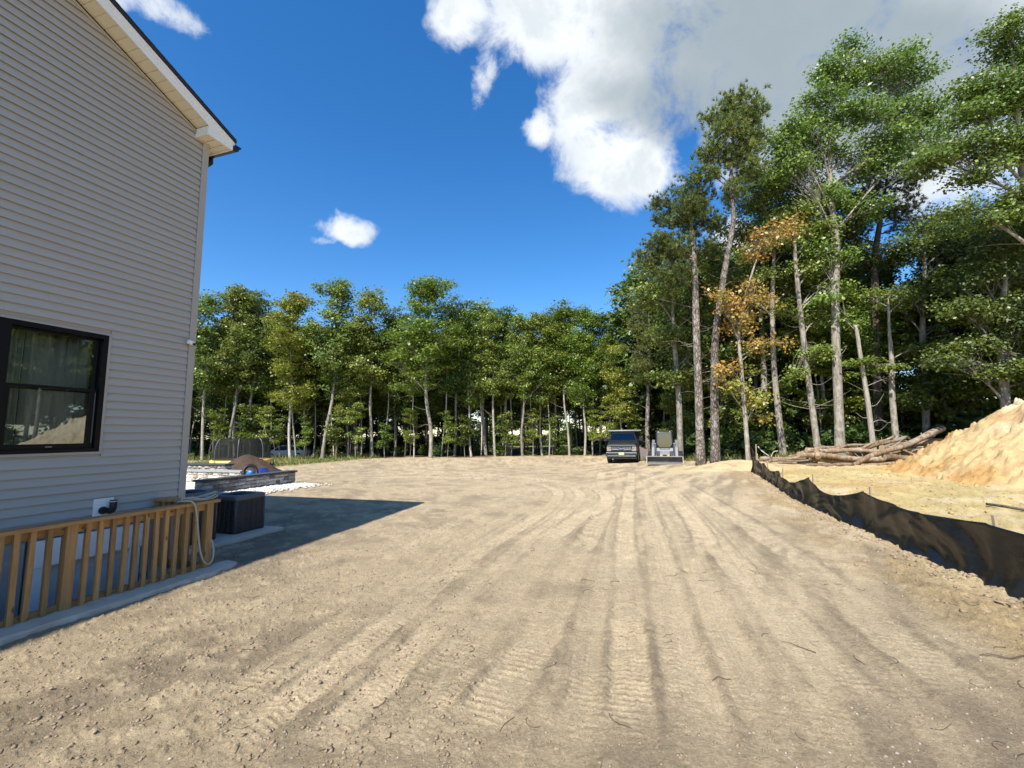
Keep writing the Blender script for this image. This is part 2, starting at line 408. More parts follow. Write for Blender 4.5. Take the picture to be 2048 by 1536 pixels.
M['topsoil'] = soil_mat('dark topsoil', False, (0.085, 0.058, 0.042))
M['sand'] = soil_mat('yellow sand', True)
M['clod'] = soil_mat('soil clod', False, (0.34, 0.255, 0.175), 0.5)
M['sandclod'] = soil_mat('sand clod', False, (0.44, 0.31, 0.15), 0.5)
M['pebble'] = simple('pebble', (0.36, 0.31, 0.25), 0.7, var=0.35, scale=9)
M['gravel'] = simple('white river gravel', (0.62, 0.60, 0.55), 0.7, var=0.3, scale=7)
def stone_mat(name, col):
    m, t, p, out = new_mat(name)
    tc = t.node('ShaderNodeTexCoord'); oi = t.node('ShaderNodeObjectInfo')
    geo = t.node('ShaderNodeNewGeometry')
    nz = t.noise(geo.outputs['Position'], 9.0, 6, 0.65)
    k = t.m('MULTIPLY', t.m('MULTIPLY_ADD', oi.outputs['Random'], 1.1, 0.45), t.m('MULTIPLY_ADD', nz, 1.3, 0.35))
    c = t.vm('SCALE', t.mix(t.m('FRACT', t.m('MULTIPLY', oi.outputs['Random'], 9.7)), col, tuple(x * y for x, y in zip(col, (1.12, 1.0, 0.86)))), k)
    t.link(c, p.inputs['Base Color']); p.inputs['Roughness'].default_value = 0.85
    b = t.node('ShaderNodeBump'); b.inputs['Strength'].default_value = 0.9; b.inputs['Distance'].default_value = 0.02
    t.link(t.noise(geo.outputs['Position'], 24.0, 6, 0.65), b.inputs['Height']); t.link(b.outputs[0], p.inputs['Normal'])
    return m
M['stone'] = stone_mat('split face stone', (0.36, 0.345, 0.325))
M['stonelight'] = stone_mat('pale split stone', (0.52, 0.49, 0.45))

def leaf_mat(name, gloss=0.5, trans=0.3, hue_var=0.02, val_var=0.35):
    m, t, p, out = new_mat(name)
    a = t.node('ShaderNodeAttribute'); a.attribute_name = 'Col'
    oi = t.node('ShaderNodeObjectInfo')
    hv = t.node('ShaderNodeHueSaturation')
    t.link(a.outputs['Color'], hv.inputs['Color'])
    t.link(t.m('MULTIPLY_ADD', oi.outputs['Random'], 2 * hue_var, 0.5 - hue_var), hv.inputs['Hue'])
    rr = t.m('FRACT', t.m('MULTIPLY', oi.outputs['Random'], 7.13))
    t.link(t.m('MULTIPLY_ADD', rr, val_var, 1 - val_var * 0.5), hv.inputs['Value'])
    t.link(hv.outputs[0], p.inputs['Base Color'])
    p.inputs['Roughness'].default_value = 0.42; p.inputs['Specular IOR Level'].default_value = gloss
    tr = t.node('ShaderNodeBsdfTranslucent')
    tcol = t.mix(0.5, hv.outputs[0], t.vm('MULTIPLY', hv.outputs[0], (1.5, 1.6, 0.5)))
    t.link(tcol, tr.inputs[0])
    mx = t.node('ShaderNodeMixShader'); mx.inputs[0].default_value = trans
    t.link(p.outputs[0], mx.inputs[1]); t.link(tr.outputs[0], mx.inputs[2]); t.link(mx.outputs[0], out.inputs[0])
    return m
M['leaf'] = leaf_mat('oak leaves')
M['needle'] = leaf_mat('pine needles', 0.3, 0.15)
M['grassm'] = leaf_mat('grass blades', 0.3, 0.3)

def bark_mat(name, dark, light, plates=False, patch=0.0):
    m, t, p, out = new_mat(name)
    tc = t.node('ShaderNodeTexCoord'); oi = t.node('ShaderNodeObjectInfo')
    mp = t.node('ShaderNodeMapping'); mp.inputs['Scale'].default_value = (1, 1, 0.22 if not plates else 0.4)
    t.link(t.vm('ADD', tc.outputs['Object'], t.vm('SCALE', (5, 9, 3), oi.outputs['Random'])), mp.inputs[0])
    v = mp.outputs[0]
    n1 = t.noise(v, 9.0, 8, 0.7, 0.6)
    if plates:
        vo = t.node('ShaderNodeTexVoronoi'); vo.feature = 'DISTANCE_TO_EDGE'; vo.inputs['Scale'].default_value = 9.0
        t.link(t.vm('ADD', v, t.vm('SCALE', t.noise(v, 6, 3, 0.5, col=True), 0.12)), vo.inputs['Vector'])
        h = t.smooth(vo.outputs['Distance'], 0.0, 0.22)
        c = t.mix(h, dark, light); c = t.mix(t.m('MULTIPLY', n1, 0.5), c, tuple(x * 0.7 for x in light))
    else:
        h = n1
        c = t.ramp(n1, [(0.32, dark), (0.62, light)])
    if patch:
        pm = t.smooth(t.noise(tc.outputs['Object'], 2.2, 4, 0.6), 0.5, 0.62)
        c = t.mix(t.m('MULTIPLY', pm, patch), c, (0.52, 0.50, 0.44))
    rr = t.m('MULTIPLY_ADD', t.m('FRACT', t.m('MULTIPLY', oi.outputs['Random'], 5.31)), 0.6, 0.7)
    c = t.vm('SCALE', c, rr)
    t.link(c, p.inputs['Base Color']); p.inputs['Roughness'].default_value = 0.9; p.inputs['Specular IOR Level'].default_value = 0.2
    b = t.node('ShaderNodeBump'); b.inputs['Strength'].default_value = 0.8; b.inputs['Distance'].default_value = 0.03
    t.link(h, b.inputs['Height']); t.link(b.outputs[0], p.inputs['Normal'])
    return m
M['bark'] = bark_mat('oak bark', (0.10, 0.088, 0.07), (0.32, 0.285, 0.235), patch=0.3)
M['barkpale'] = bark_mat('pale bark', (0.22, 0.195, 0.155), (0.48, 0.44, 0.37))
M['barkpine'] = bark_mat('pine bark', (0.045, 0.036, 0.029), (0.265, 0.222, 0.185), plates=True, patch=0.35)
M['barkdark'] = bark_mat('dark bark', (0.045, 0.038, 0.03), (0.16, 0.135, 0.105))
M['barklog'] = bark_mat('felled log bark', (0.080, 0.054, 0.034), (0.32, 0.225, 0.14), patch=0.25)
M['cutwood'] = simple('cut log end', (0.52, 0.36, 0.20), 0.8, var=0.3, scale=20)
M['twig'] = simple('dry twig', (0.10, 0.075, 0.05), 0.9, var=0.4, scale=12)

# ================================================================== GROUND
FENCE_LINE = [(5.05, 3.4), (5.351, 4.931, 0.000)[:2], (5.657, 6.002, -0.000)[:2], (6.237, 8.083, 0.000)[:2], (7.049, 10.794, 0.000)[:2], (8.308, 14.131, 0.000)[:2], (10.0, 18.3), (11.0, 20.6)]
_fx = np.array([p[0] for p in FENCE_LINE]); _fy = np.array([p[1] for p in FENCE_LINE])
def fence_x(y):
    y = np.asarray(y, float)
    r = np.interp(y, _fy, _fx)
    r = np.where(y < _fy[0], _fx[0] + (y - _fy[0]) * 0.18, r)
    return np.where(y > _fy[-1], _fx[-1] + (y - _fy[-1]) * 0.45, r)
def base_z(x, y):
    x = np.asarray(x, float); y = np.asarray(y, float)
    z = -0.40 * sst(y, 14, 32) * (1 - sst(x, 7, 13))
    z = z - 0.55 * sst(y, 40, 56) * sst(-x, 9, 22)
    z = z + 0.10 * sst(x - fence_x(y), 0.3, 3.0) * (1 - sst(y, 24, 30))
    z = z + 0.35 * sst(x, 12, 22) * sst(y, 20, 27)
    return z
PILE = (21.5, 14.0, 7.3, 5.0)
# wheel and track lines across the lot: points, width, depth, lug height, pitch, chevron, tone
TRACKS = [
 ([(-1.665, 2.575, 0.000), (-1.517, 3.152, 0.000), (-1.347, 3.727, 0.000), (-1.040, 4.890, 0.000), (-0.663, 6.406, 0.000), (0.028, 8.414, -0.000), (0.939, 11.177, -0.000), (1.311, 14.193, 0.000), (0.245, 16.980, 0.000), (-1.549, 18.732, 0.000), (-4.601, 20.218, 0.000), (-7.216, 19.324, 0.000)], 0.30, 0.020, 0.016, 0.085, 2.2, 1.0),
 ([(-1.221, 2.569, 0.000), (-0.999, 3.144, 0.000), (-0.818, 3.872, 0.000), (-0.519, 5.019, 0.000), (0.184, 7.427, 0.000), (1.146, 10.122, 0.000), (1.897, 12.896, 0.000), (1.763, 15.379, 0.000), (0.682, 18.083, -0.000), (-1.016, 20.066, -0.000), (-4.000, 22.344, 0.000), (-6.253, 22.621, 0.000)], 0.28, 0.014, 0.012, 0.07, 2.0, 0.9),
 ([(-0.400, 2.558, 0.000), (-0.150, 3.157, 0.000), (0.251, 4.203, 0.000), (0.849, 6.402, 0.000), (1.558, 8.744, 0.000), (2.466, 11.901, 0.000), (3.242, 16.872, 0.000), (4.536, 22.850, 0.000)], 0.36, 0.024, 0.018, 0.10, 0.0, 0.8),
 ([(0.232, 2.550, 0.000), (0.427, 3.147, 0.000), (0.657, 4.095, 0.000), (1.096, 5.736, 0.000), (1.790, 8.290, 0.000), (2.788, 11.880, 0.000), (4.277, 18.774, -0.000), (5.150, 22.769, 0.000)], 0.20, 0.018, 0.010, 0.08, 0.0, 0.4),
 ([(0.604, 2.545, 0.000), (0.762, 3.142, 0.000), (0.995, 4.087, 0.000), (1.409, 5.726, 0.000), (1.915, 7.885, 0.000), (2.774, 11.062, 0.000), (4.611, 17.682, 0.000), (5.686, 21.744, 0.000)], 0.30, 0.020, 0.017, 0.09, 0.0, 1.0),
 ([(0.990, 2.539, 0.000), (1.164, 3.135, 0.000), (1.401, 4.078, 0.000), (1.849, 5.712, 0.000), (2.423, 7.863, 0.000), (3.191, 11.036, 0.000), (4.692, 16.732, 0.000)], 0.34, 0.016, 0.013, 0.09, 0.0, 0.7),
 ([(1.484, 2.533, -0.000), (1.603, 3.127, 0.000), (1.830, 4.069, 0.000), (2.287, 5.698, 0.000), (2.990, 8.234, 0.000), (4.322, 13.830, 0.000), (5.343, 18.659, -0.000)], 0.34, 0.022, 0.008, 0.09, 0.0, 0.5),
 ([(2.182, 2.736, 0.000), (2.292, 3.353, 0.000), (2.542, 4.478, 0.000), (2.915, 6.095, 0.000), (3.522, 8.648, 0.000), (5.056, 15.092, 0.000), (6.167, 21.093, 0.000)], 0.40, 0.012, 0.006, 0.1, 0.0, 0.8),
 ([(2.968, 2.855, 0.000), (3.127, 3.693, 0.000), (3.485, 4.983, 0.000), (4.023, 6.958, 0.000), (4.748, 10.236, 0.000), (5.814, 15.784, 0.000)], 0.42, 0.012, 0.004, 0.1, 0.0, 0.9),
 ([(0.416, 7.255, 0.000), (1.247, 9.255, -0.000), (2.466, 11.901, 0.000), (2.558, 14.608, 0.000), (1.581, 17.032, 0.000), (-0.585, 20.527, 0.000), (-2.483, 23.434, 0.000), (-5.770, 25.322, -0.000)], 0.4, 0.016, 0.008, 0.1, 0.0, 0.9),
 ([(-2.196, 4.785, 0.000), (-1.811, 6.256, 0.000), (-1.352, 8.436, 0.000), (-0.555, 10.896, 0.000), (0.355, 13.552, 0.000), (0.920, 15.452, 0.000)], 0.3, 0.010, 0.004, 0.1, 0.0, 0.5),
 ([(2.692, 6.337, 0.000), (3.576, 9.134, 0.000), (5.229, 16.680, -0.000), (5.942, 21.121, 0.000)], 0.35, 0.014, 0.004, 0.1, 0.0, 0.9),
]
def catmull(P, n):
    P = [np.array(p[:2]) for p in P]; out = []
    for i in range(len(P) - 1):
        p0 = P[max(i - 1, 0)]; p1 = P[i]; p2 = P[i + 1]; p3 = P[min(i + 2, len(P) - 1)]
        for k in range(n):
            t = k / n
            out.append(0.5 * ((2 * p1) + (-p0 + p2) * t + (2 * p0 - 5 * p1 + 4 * p2 - p3) * t * t + (-p0 + 3 * p1 - 3 * p2 + p3) * t ** 3))
    out.append(P[-1]); return np.array(out)

# house frame (used by the ground for the stairwell opening)
HC = np.array((-4.871, 6.704)); TH = R_(17.6)
HD = np.array((math.sin(TH), math.cos(TH))); HN = np.array((math.cos(TH), -math.sin(TH)))
HROT = math.pi / 2 - TH
def hw(x, y, z=0.0):
    p = HC + HD * x - HN * y
    return (float(p[0]), float(p[1]), z)
def to_local(x, y):
    dx = x - HC[0]; dy = y - HC[1]
    return dx * HD[0] + dy * HD[1], -(dx * HN[0] + dy * HN[1])

def make_ground():
    fine = np.linspace(R_(-60), R_(60), 1060)
    rest = np.linspace(R_(60), R_(300), 70)[1:-1]
    ang = np.concatenate([fine, rest]); na = len(ang)
    rr = np.concatenate([[0.01, 0.3, 0.8, 1.2, 1.5], 1 / np.linspace(1 / 1.7, 1 / 70.0, 440), np.geomspace(74, 600, 28)])
    nr = len(rr)
    Rg, Ag = np.meshgrid(rr, ang, indexing='ij')
    x = (Rg * np.sin(Ag)).ravel(); y = (Rg * np.cos(Ag)).ravel(); rad = Rg.ravel()
    z = base_z(x, y)
    lx, ly = to_local(x, y)
    near = np.exp(-(rad / 16) ** 2)
    fx = fence_x(y)
    # zones
    nz1 = fbm(x, y, 0.35, 5, 3); nz2 = fbm(x, y, 1.7, 5, 11); nz3 = fbm(x, y, 6.0, 4, 23); nz4 = fbm(x, y, 22.0, 3, 41)
    right = sst(x - fx + (nz2 - 0.5) * 1.2, -0.65, 0.25)
    left = 1 - sst(x + 0.25 * y + (nz2 - 0.5) * 2.0, -1.6, 0.2)
    # far edge of the wood
    edge = np.where(x < 9, 43.0, np.interp(x, [9, 12, 16, 20, 24, 28, 34, 60], [40, 28, 27, 26.0, 24.5, 22, 12, -20]))
    forest = sst(y - edge + (nz1 - 0.5) * 5, -1.0, 1.0) 
    lawn_far = 0.7 * sst(y, 68, 70) * (1 - sst(y, 78, 82)) * (1 - sst(x, 12, 20)) * sst(x, -40, -30)
    tan = np.array((0.455, 0.358, 0.226)); dark = np.array((0.255, 0.203, 0.135)); pale = np.array((0.590, 0.468, 0.298))
    yel = np.array((0.530, 0.415, 0.190)); straw = np.array((0.44, 0.325, 0.165)); litter = np.array((0.085, 0.060, 0.038)); lawn = np.array((0.20, 0.24, 0.075))
    def mixc(c, d, k): return c + (d - c) * k[:, None]
    c = np.tile(tan, (len(x), 1))
    c = mixc(c, dark, np.clip(sst(nz2, 0.42, 0.72) * 0.65 + left * 0.20 + sst(nz1, 0.5, 0.75) * 0.3, 0, 0.95))
    c = mixc(c, pale, sst(nz3 * 0.6 + nz1 * 0.4, 0.52, 0.72) * 0.6)
    # streaks of scraped soil running with the direction of travel, right of the wheel lines
    su = (x - 0.55 * y); sv = (0.55 * x + y)
    st = fbm(su * 3.2, sv * 0.35, 1.0, 4, 77)
    stm = sst(x - 0.12 * y, 0.2, 1.6) * (1 - right)
    c = mixc(c, pale, stm * sst(st, 0.50, 0.68) * 0.7); c = mixc(c, dark, stm * sst(1 - st, 0.52, 0.68) * 0.65)
    # heights
    dz = near * ((nz3 - 0.5) * 0.018 + (nz4 - 0.5) * 0.014 + (nz2 - 0.5) * 0.03)
    dz += near * left * ((nz3 - 0.5) * 0.018 + np.maximum(0, nz4 - 0.62) * 0.10)
    dz += near * stm * (st - 0.5) * 0.035
    rt = random.Random(15); ALL = []
    for q, (P, wd, dp, lug, pitch, chev, tone) in enumerate(TRACKS):
        C = catmull(P, 10); ALL.append((C, wd, dp, lug, pitch, chev, tone))
        for rep in range(2 if q < 9 else 1):
            off = (0.28 + 0.30 * rt.random()) * (1 if rep else -1) * wd / 0.3 * 1.1
            T = np.gradient(C, axis=0); T /= np.linalg.norm(T, axis=1)[:, None] + 1e-9
            C2 = C + np.stack([T[:, 1], -T[:, 0]], 1) * off * (0.6 + 0.8 * np.linspace(rt.random(), rt.random(), len(C)))[:, None]
            ALL.insert(0, (C2, wd * 0.9, dp * 0.6, lug * 0.7, pitch, chev if rep else 0.0, tone * 0.55))
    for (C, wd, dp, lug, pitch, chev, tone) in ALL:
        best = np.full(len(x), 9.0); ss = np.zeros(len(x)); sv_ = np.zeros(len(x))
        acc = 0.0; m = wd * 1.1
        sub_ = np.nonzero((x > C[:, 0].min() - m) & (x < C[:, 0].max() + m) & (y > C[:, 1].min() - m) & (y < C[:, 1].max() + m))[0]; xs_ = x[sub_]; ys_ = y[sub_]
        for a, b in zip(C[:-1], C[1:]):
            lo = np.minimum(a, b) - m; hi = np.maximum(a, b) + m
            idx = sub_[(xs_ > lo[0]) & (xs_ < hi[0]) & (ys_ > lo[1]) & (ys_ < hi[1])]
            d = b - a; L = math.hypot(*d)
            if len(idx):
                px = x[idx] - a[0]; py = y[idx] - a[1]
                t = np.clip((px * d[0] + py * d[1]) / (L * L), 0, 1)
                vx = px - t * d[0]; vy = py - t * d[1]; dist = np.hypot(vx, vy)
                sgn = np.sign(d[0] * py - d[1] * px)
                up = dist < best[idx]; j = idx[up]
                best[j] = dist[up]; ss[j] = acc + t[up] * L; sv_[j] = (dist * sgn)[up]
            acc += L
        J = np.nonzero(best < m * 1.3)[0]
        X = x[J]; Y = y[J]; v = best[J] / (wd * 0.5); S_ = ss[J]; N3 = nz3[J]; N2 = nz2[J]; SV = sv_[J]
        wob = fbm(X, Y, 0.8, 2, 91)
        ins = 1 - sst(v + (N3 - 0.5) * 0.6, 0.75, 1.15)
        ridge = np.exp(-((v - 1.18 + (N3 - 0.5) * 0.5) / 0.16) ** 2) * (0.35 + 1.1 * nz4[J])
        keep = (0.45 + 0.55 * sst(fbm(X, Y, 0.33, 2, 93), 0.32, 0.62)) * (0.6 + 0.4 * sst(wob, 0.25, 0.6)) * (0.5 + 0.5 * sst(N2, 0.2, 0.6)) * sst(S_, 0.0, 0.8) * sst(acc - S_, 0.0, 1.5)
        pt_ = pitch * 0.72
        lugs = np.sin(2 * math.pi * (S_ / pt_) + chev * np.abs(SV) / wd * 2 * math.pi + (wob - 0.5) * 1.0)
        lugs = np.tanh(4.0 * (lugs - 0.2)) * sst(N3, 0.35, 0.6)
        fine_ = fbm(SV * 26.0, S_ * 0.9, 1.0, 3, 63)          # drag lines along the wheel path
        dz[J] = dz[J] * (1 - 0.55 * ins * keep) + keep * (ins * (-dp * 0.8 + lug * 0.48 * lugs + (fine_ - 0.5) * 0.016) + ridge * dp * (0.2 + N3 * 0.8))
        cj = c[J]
        cj = mixc(cj, pale * (0.92 + 0.16 * tone), np.clip(ins * keep * 0.9 * tone * (0.5 + fine_) * (1 + 0.6 * lugs), 0, 1))  # lugs paler, grooves darker: groove shade painted into the colour
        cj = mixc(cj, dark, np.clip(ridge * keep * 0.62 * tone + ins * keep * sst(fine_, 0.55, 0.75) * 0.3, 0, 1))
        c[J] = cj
    # sandy side beyond the silt fence, straw-coloured spill along its foot
    ys = c.copy()
    ysc = yel * (0.75 + 0.5 * nz2[:, None]) + (nz3[:, None] - 0.5) * np.array((0.12, 0.1, 0.06))
    c = mixc(c, ysc, right * (1 - forest))
    spill = (y > -3) * np.exp(-((x - fx + 0.65 + (nz2 - 0.5) * 1.2) / 0.50) ** 2) * (y < 22)
    c = mixc(c, straw * (0.7 + 0.5 * nz3[:, None]), spill * 0.75 * sst(nz2, 0.3, 0.55))
    dz += spill * near * (0.04 + (nz3 - 0.4) * 0.13 + (nz4 - 0.5) * 0.05)
    dz += right * (1 - forest) * ((nz3 - 0.5) * 0.10 + (nz2 - 0.5) * 0.16 + np.maximum(0, nz4 - 0.6) * 0.12 * near)
    c = mixc(c, np.array((0.46, 0.29, 0.12)), right * (1 - forest) * sst(fbm(x, y, 0.7, 4, 131), 0.52, 0.68) * 0.6)
    c = mixc(c, np.array((0.64, 0.53, 0.34)), right * (1 - forest) * sst(fbm(x, y, 1.1, 4, 141), 0.52, 0.66) * 0.6)
    # pale yellow sand by the pines and round the pile foot
    pit = np.exp(-(((x - 9.6) / 2.6) ** 2 + ((y - 22.8) / 2.4) ** 2) * 0.9) 
    c = mixc(c, np.array((0.54, 0.43, 0.235)), sst(pit + (nz2 - 0.5) * 0.7, 0.35, 0.7) * 0.85)
    pr = np.hypot(x - PILE[0], y - PILE[1])
    # grass strip on the left, in front of the wood
    gl = sst(-x - 0.35 * (43 - y), 12.0, 13.5) * sst(y, 25, 28) * (1 - forest)
    c = mixc(c, np.array((0.21, 0.20, 0.075)), gl * sst(nz2 + nz1 * 0.5, 0.45, 0.85))
    c = mixc(c, litter * (0.7 + 0.8 * nz3[:, None]), forest)
    c = mixc(c, lawn * (0.8 + 0.5 * nz1[:, None]), lawn_far)
    dz += forest * (nz2 - 0.5) * 0.15
    # flat made ground under the patio and house
    flat = sst(lx, -26.5, -26) * (1 - sst(lx, 14, 15)) * sst(ly, -0.2, 0.3) * (1 - sst(ly, 16, 18))
    dz = dz * (1 - 0.8 * flat)
    z = z + dz
    V = np.stack([x, y, z], 1)
    i = np.arange(nr - 1)[:, None] * na; j = np.arange(na)[None, :]; j2 = (j + 1) % na
    F = np.stack([(i + j), (i + na + j), (i + na + j2), (i + j2)], -1).reshape(-1, 4)[:, ::-1]
    cx = lx[F].mean(1); cy = ly[F].mean(1)
    hole = (cx > -5.2) & (cx < -0.36) & (cy > -1.08) & (cy < 0.6)
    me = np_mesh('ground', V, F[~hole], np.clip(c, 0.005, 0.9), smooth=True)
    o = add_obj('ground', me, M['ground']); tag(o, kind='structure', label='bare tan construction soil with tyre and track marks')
    return o
ground = make_ground()

def height_mound(name, cx, cy, R, h, label, cat, mat, colf=None, rough=0.35, seed=5, res=90, power=1.0, sx=1.0, rot=0.0, kind=None, round_=0.12, rills=0.0):
    """heap of loose soil as its own closed sheet, buried at the rim"""
    u = np.linspace(-1.15, 1.15, res); U, W = np.meshgrid(u, u, indexing='ij')
    px = U.ravel() * R * sx; py = W.ravel() * R
    cr, sr = math.cos(rot), math.sin(rot)
    wx = cx + px * cr - py * sr; wy = cy + px * sr + py * cr
    r = np.hypot(U.ravel(), W.ravel())
    nz = fbm(wx, wy, 1.2 / max(0.6, R * 0.25), 5, seed); nf = fbm(wx, wy, 5.0, 4, seed + 9)
    rn = r + (nz - 0.5) * rough
    zz = 1 - np.sqrt(rn * rn + round_ * round_) + round_ * 0.4
    zz = np.where(zz > 0, np.abs(zz) ** power, zz * 0.6)
    zz = zz * h + (nf - 0.5) * 0.05 * h + (nz - 0.5) * 0.1 * h
    if rills:
        th = np.arctan2(W.ravel(), U.ravel()); rl_ = fbm(th * 9.0, r * 2.0, 1.0, 4, seed + 3)
        zz = zz - np.abs(rl_ - 0.5) * rills * np.clip(r * 1.4, 0, 1) + np.maximum(0, fbm(wx, wy, 4.5, 3, seed + 5) - 0.58) * rills * 0.9
    zz = np.where(r > 1.12, np.minimum(zz, -0.15 * h), zz)
    V = np.stack([wx - cx, wy - cy, base_z(wx, wy) + zz - 0.02], 1)
    n = res
    i = np.arange(n - 1)[:, None] * n; j = np.arange(n - 1)[None, :]
    F = np.stack([i + j, i + n + j, i + n + j + 1, i + j + 1], -1).reshape(-1, 4)
    zc = V[F][:, :, 2].max(1) - base_z(wx[F].mean(1), wy[F].mean(1))
    F = F[zc > -0.12 * h]
    col = colf(wx, wy, zz, nz, nf) if colf else None
    me = np_mesh(name, V, F, col, smooth=True)
    o = add_obj(name, me, mat); o.location = (cx, cy, 0)
    return tag(o, label, cat, kind=kind)
def sandcol(x, y, z, nz, nf):
    a = np.array((0.58, 0.415, 0.205)); b = np.array((0.65, 0.545, 0.37)); o = np.array((0.46, 0.25, 0.08))
    k = sst(x - 17.0 - (y - 14) * 0.2 + (nz - 0.5) * 5, -1.0, 3.0)[:, None]
    c = a + (b - a) * k
    band = sst(fbm(x, y, 0.5, 4, 55), 0.50, 0.66)[:, None] * (1 - 0.6 * k)
    c = c + (o - c) * band * 0.75
    return np.clip(c * (0.85 + 0.3 * nf[:, None]), 0, 1)
height_mound('sand_pile', PILE[0], PILE[1], PILE[2], PILE[3], 'tall heap of yellow sand beyond the black silt fence', 'sand pile', M['sand'], sandcol, 0.16, 8, 260, 1.0, rills=0.9)
def palesand(x, y, z, nz, nf):
    a = np.array((0.56, 0.43, 0.24)); b = np.array((0.38, 0.28, 0.18))
    return a + (b - a) * sst(nz, 0.4, 0.65)[:, None] * 0.8
height_mound('sand_mound', 11.3, 22.6, 2.2, 0.42, 'low pale sand hump at the foot of the two pines', 'sand mound', M['sand'], palesand, 0.5, 31, 70, 1.0, 1.3)
height_mound('soil_mound', (-13.844, 23.500, 0.133)[0], 23.5, 1.75, 1.12, 'steep heap of dark brown topsoil in front of the trampoline', 'soil heap', M['topsoil'], None, 0.3, 14, 70)
height_mound('soil_mound', (-15.139, 23.000, 0.308)[0], 23.0, 1.5, 0.62, 'lower dark topsoil heap left of the steep one', 'soil heap', M['topsoil'], None, 0.4, 19, 60, 1.0, 1.4)
height_mound('soil_mound', (-9.617, 21.000, 0.094)[0], 21.0, 0.5, 0.16, 'tiny soil bump just past the end of the stone wall', 'soil heap', M['clod'], None, 0.4, 29, 30, 1.0, 1.6)

# loose clods and grit lying on the soil (past counting)
def scatter(name, pts, sizes, mat, seed, squash=0.6, label=None, cat=None):
    rng = np.random.default_rng(seed); n = len(pts)
    octv = np.array([(1, 0, 0), (-1, 0, 0), (0, 1, 0), (0, -1, 0), (0, 0, 1), (0, 0, -1), (.6, .6, .5), (-.6, -.5, .55)], float)
    octf = np.array([(0, 2, 6), (2, 4, 6), (4, 0, 6), (2, 1, 4), (1, 3, 7), (3, 4, 7), (4, 1, 7), (3, 0, 4), (2, 0, 5), (1, 2, 5), (3, 1, 5), (0, 3, 5)])
    jit = 1 + (rng.random((n, 8, 3)) - 0.5) * 0.7
    a = rng.random(n) * 6.283; ca, sa = np.cos(a), np.sin(a)
    v = octv[None] * jit * sizes[:, None, None]
    v[:, :, 0] *= (0.8 + 0.6 * rng.random(n))[:, None]; v[:, :, 2] *= squash
    X = v[:, :, 0] * ca[:, None] - v[:, :, 1] * sa[:, None]; Y = v[:, :, 0] * sa[:, None] + v[:, :, 1] * ca[:, None]
    V = np.stack([X, Y, v[:, :, 2]], -1) + pts[:, None, :]
    F = (octf[None] + (np.arange(n) * 8)[:, None, None]).reshape(-1, 3)
    o = add_obj(name, np_mesh(name, V.reshape(-1, 3), F), mat)
    return tag(o, label, cat, kind='stuff')
_dg = bpy.context.evaluated_depsgraph_get()
from mathutils.bvhtree import BVHTree
_bv = BVHTree.FromObject(ground, _dg)
def gz(x, y):
    h = _bv.ray_cast(Vector((x, y, 6)), Vector((0, 0, -1)), 20)
    return h[0].z if h[0] is not None else float(base_z(x, y))
rng = np.random.default_rng(4)
def ground_pts(fx_, n, lift=0.0):
    P = []
    while len(P) < n:
        x, y = fx_()
        lx_, ly_ = to_local(x, y)
        if -6 < lx_ < 0.1 and -1.36 < ly_ < 3: continue
        if 0 < lx_ < 2.0 and -0.05 < ly_ < 1.2: continue
        P.append((x, y, gz(x, y) + lift))
    return np.array(P)
def left_zone():
    r = 2.0 + 9 * rng.random() ** 1.5; a = R_(-56 + 52 * rng.random())
    return r * math.sin(a), r * math.cos(a)
p = ground_pts(left_zone, 7000, 0.002)
s = 0.004 + 0.016 * rng.random(len(p)) ** 3
scatter('soil_clods', p, s, M['clod'], 1, 0.6, 'loose crumbs of tan soil left of the wheel lines', 'soil')
def any_zone():
    r = 1.9 + 8 * rng.random() ** 1.3; a = R_(-50 + 100 * rng.random())
    return r * math.sin(a), r * math.cos(a)
p = ground_pts(any_zone, 3600, 0.001)
scatter('pebbles', p, 0.003 + 0.008 * rng.random(len(p)) ** 3, M['pebble'], 2, 0.7, 'small pale pebbles scattered over the soil', 'pebbles')
def berm_zone():
    y = 3.6 + 16 * rng.random() ** 1.4; x = float(fence_x(y)) - 0.10 - abs(rng.normal()) * 0.38
    return x, y
p = ground_pts(berm_zone, 1700, 0.004)
scatter('spoil_clods', p, 0.006 + 0.036 * rng.random(len(p)) ** 3.5, M['clod'], 3, 0.6, 'lumpy spoil along the foot of the silt fence', 'soil')
def sand_zone():
    y = 5 + 15 * rng.random(); x = float(fence_x(y)) + 0.3 + 7 * rng.random() ** 0.9
    return x, y
p = ground_pts(sand_zone, 2300, 0.004)
scatter('sand_clods', p, 0.008 + 0.05 * rng.random(len(p)) ** 4, M['sandclod'], 8, 0.6, 'crumbly yellow lumps on the sand beyond the silt fence', 'sand')
def track_zone():
    r = 2.0 + 7 * rng.random() ** 1.4; a = R_(-8 + 58 * rng.random())
    return r * math.sin(a), r * math.cos(a)
p = ground_pts(track_zone, 4200, 0.001)
scatter('soil_crumbs', p, 0.003 + 0.010 * rng.random(len(p)) ** 3, M['clod'], 7, 0.6, 'fine soil crumbs on and beside the wheel lines', 'soil')
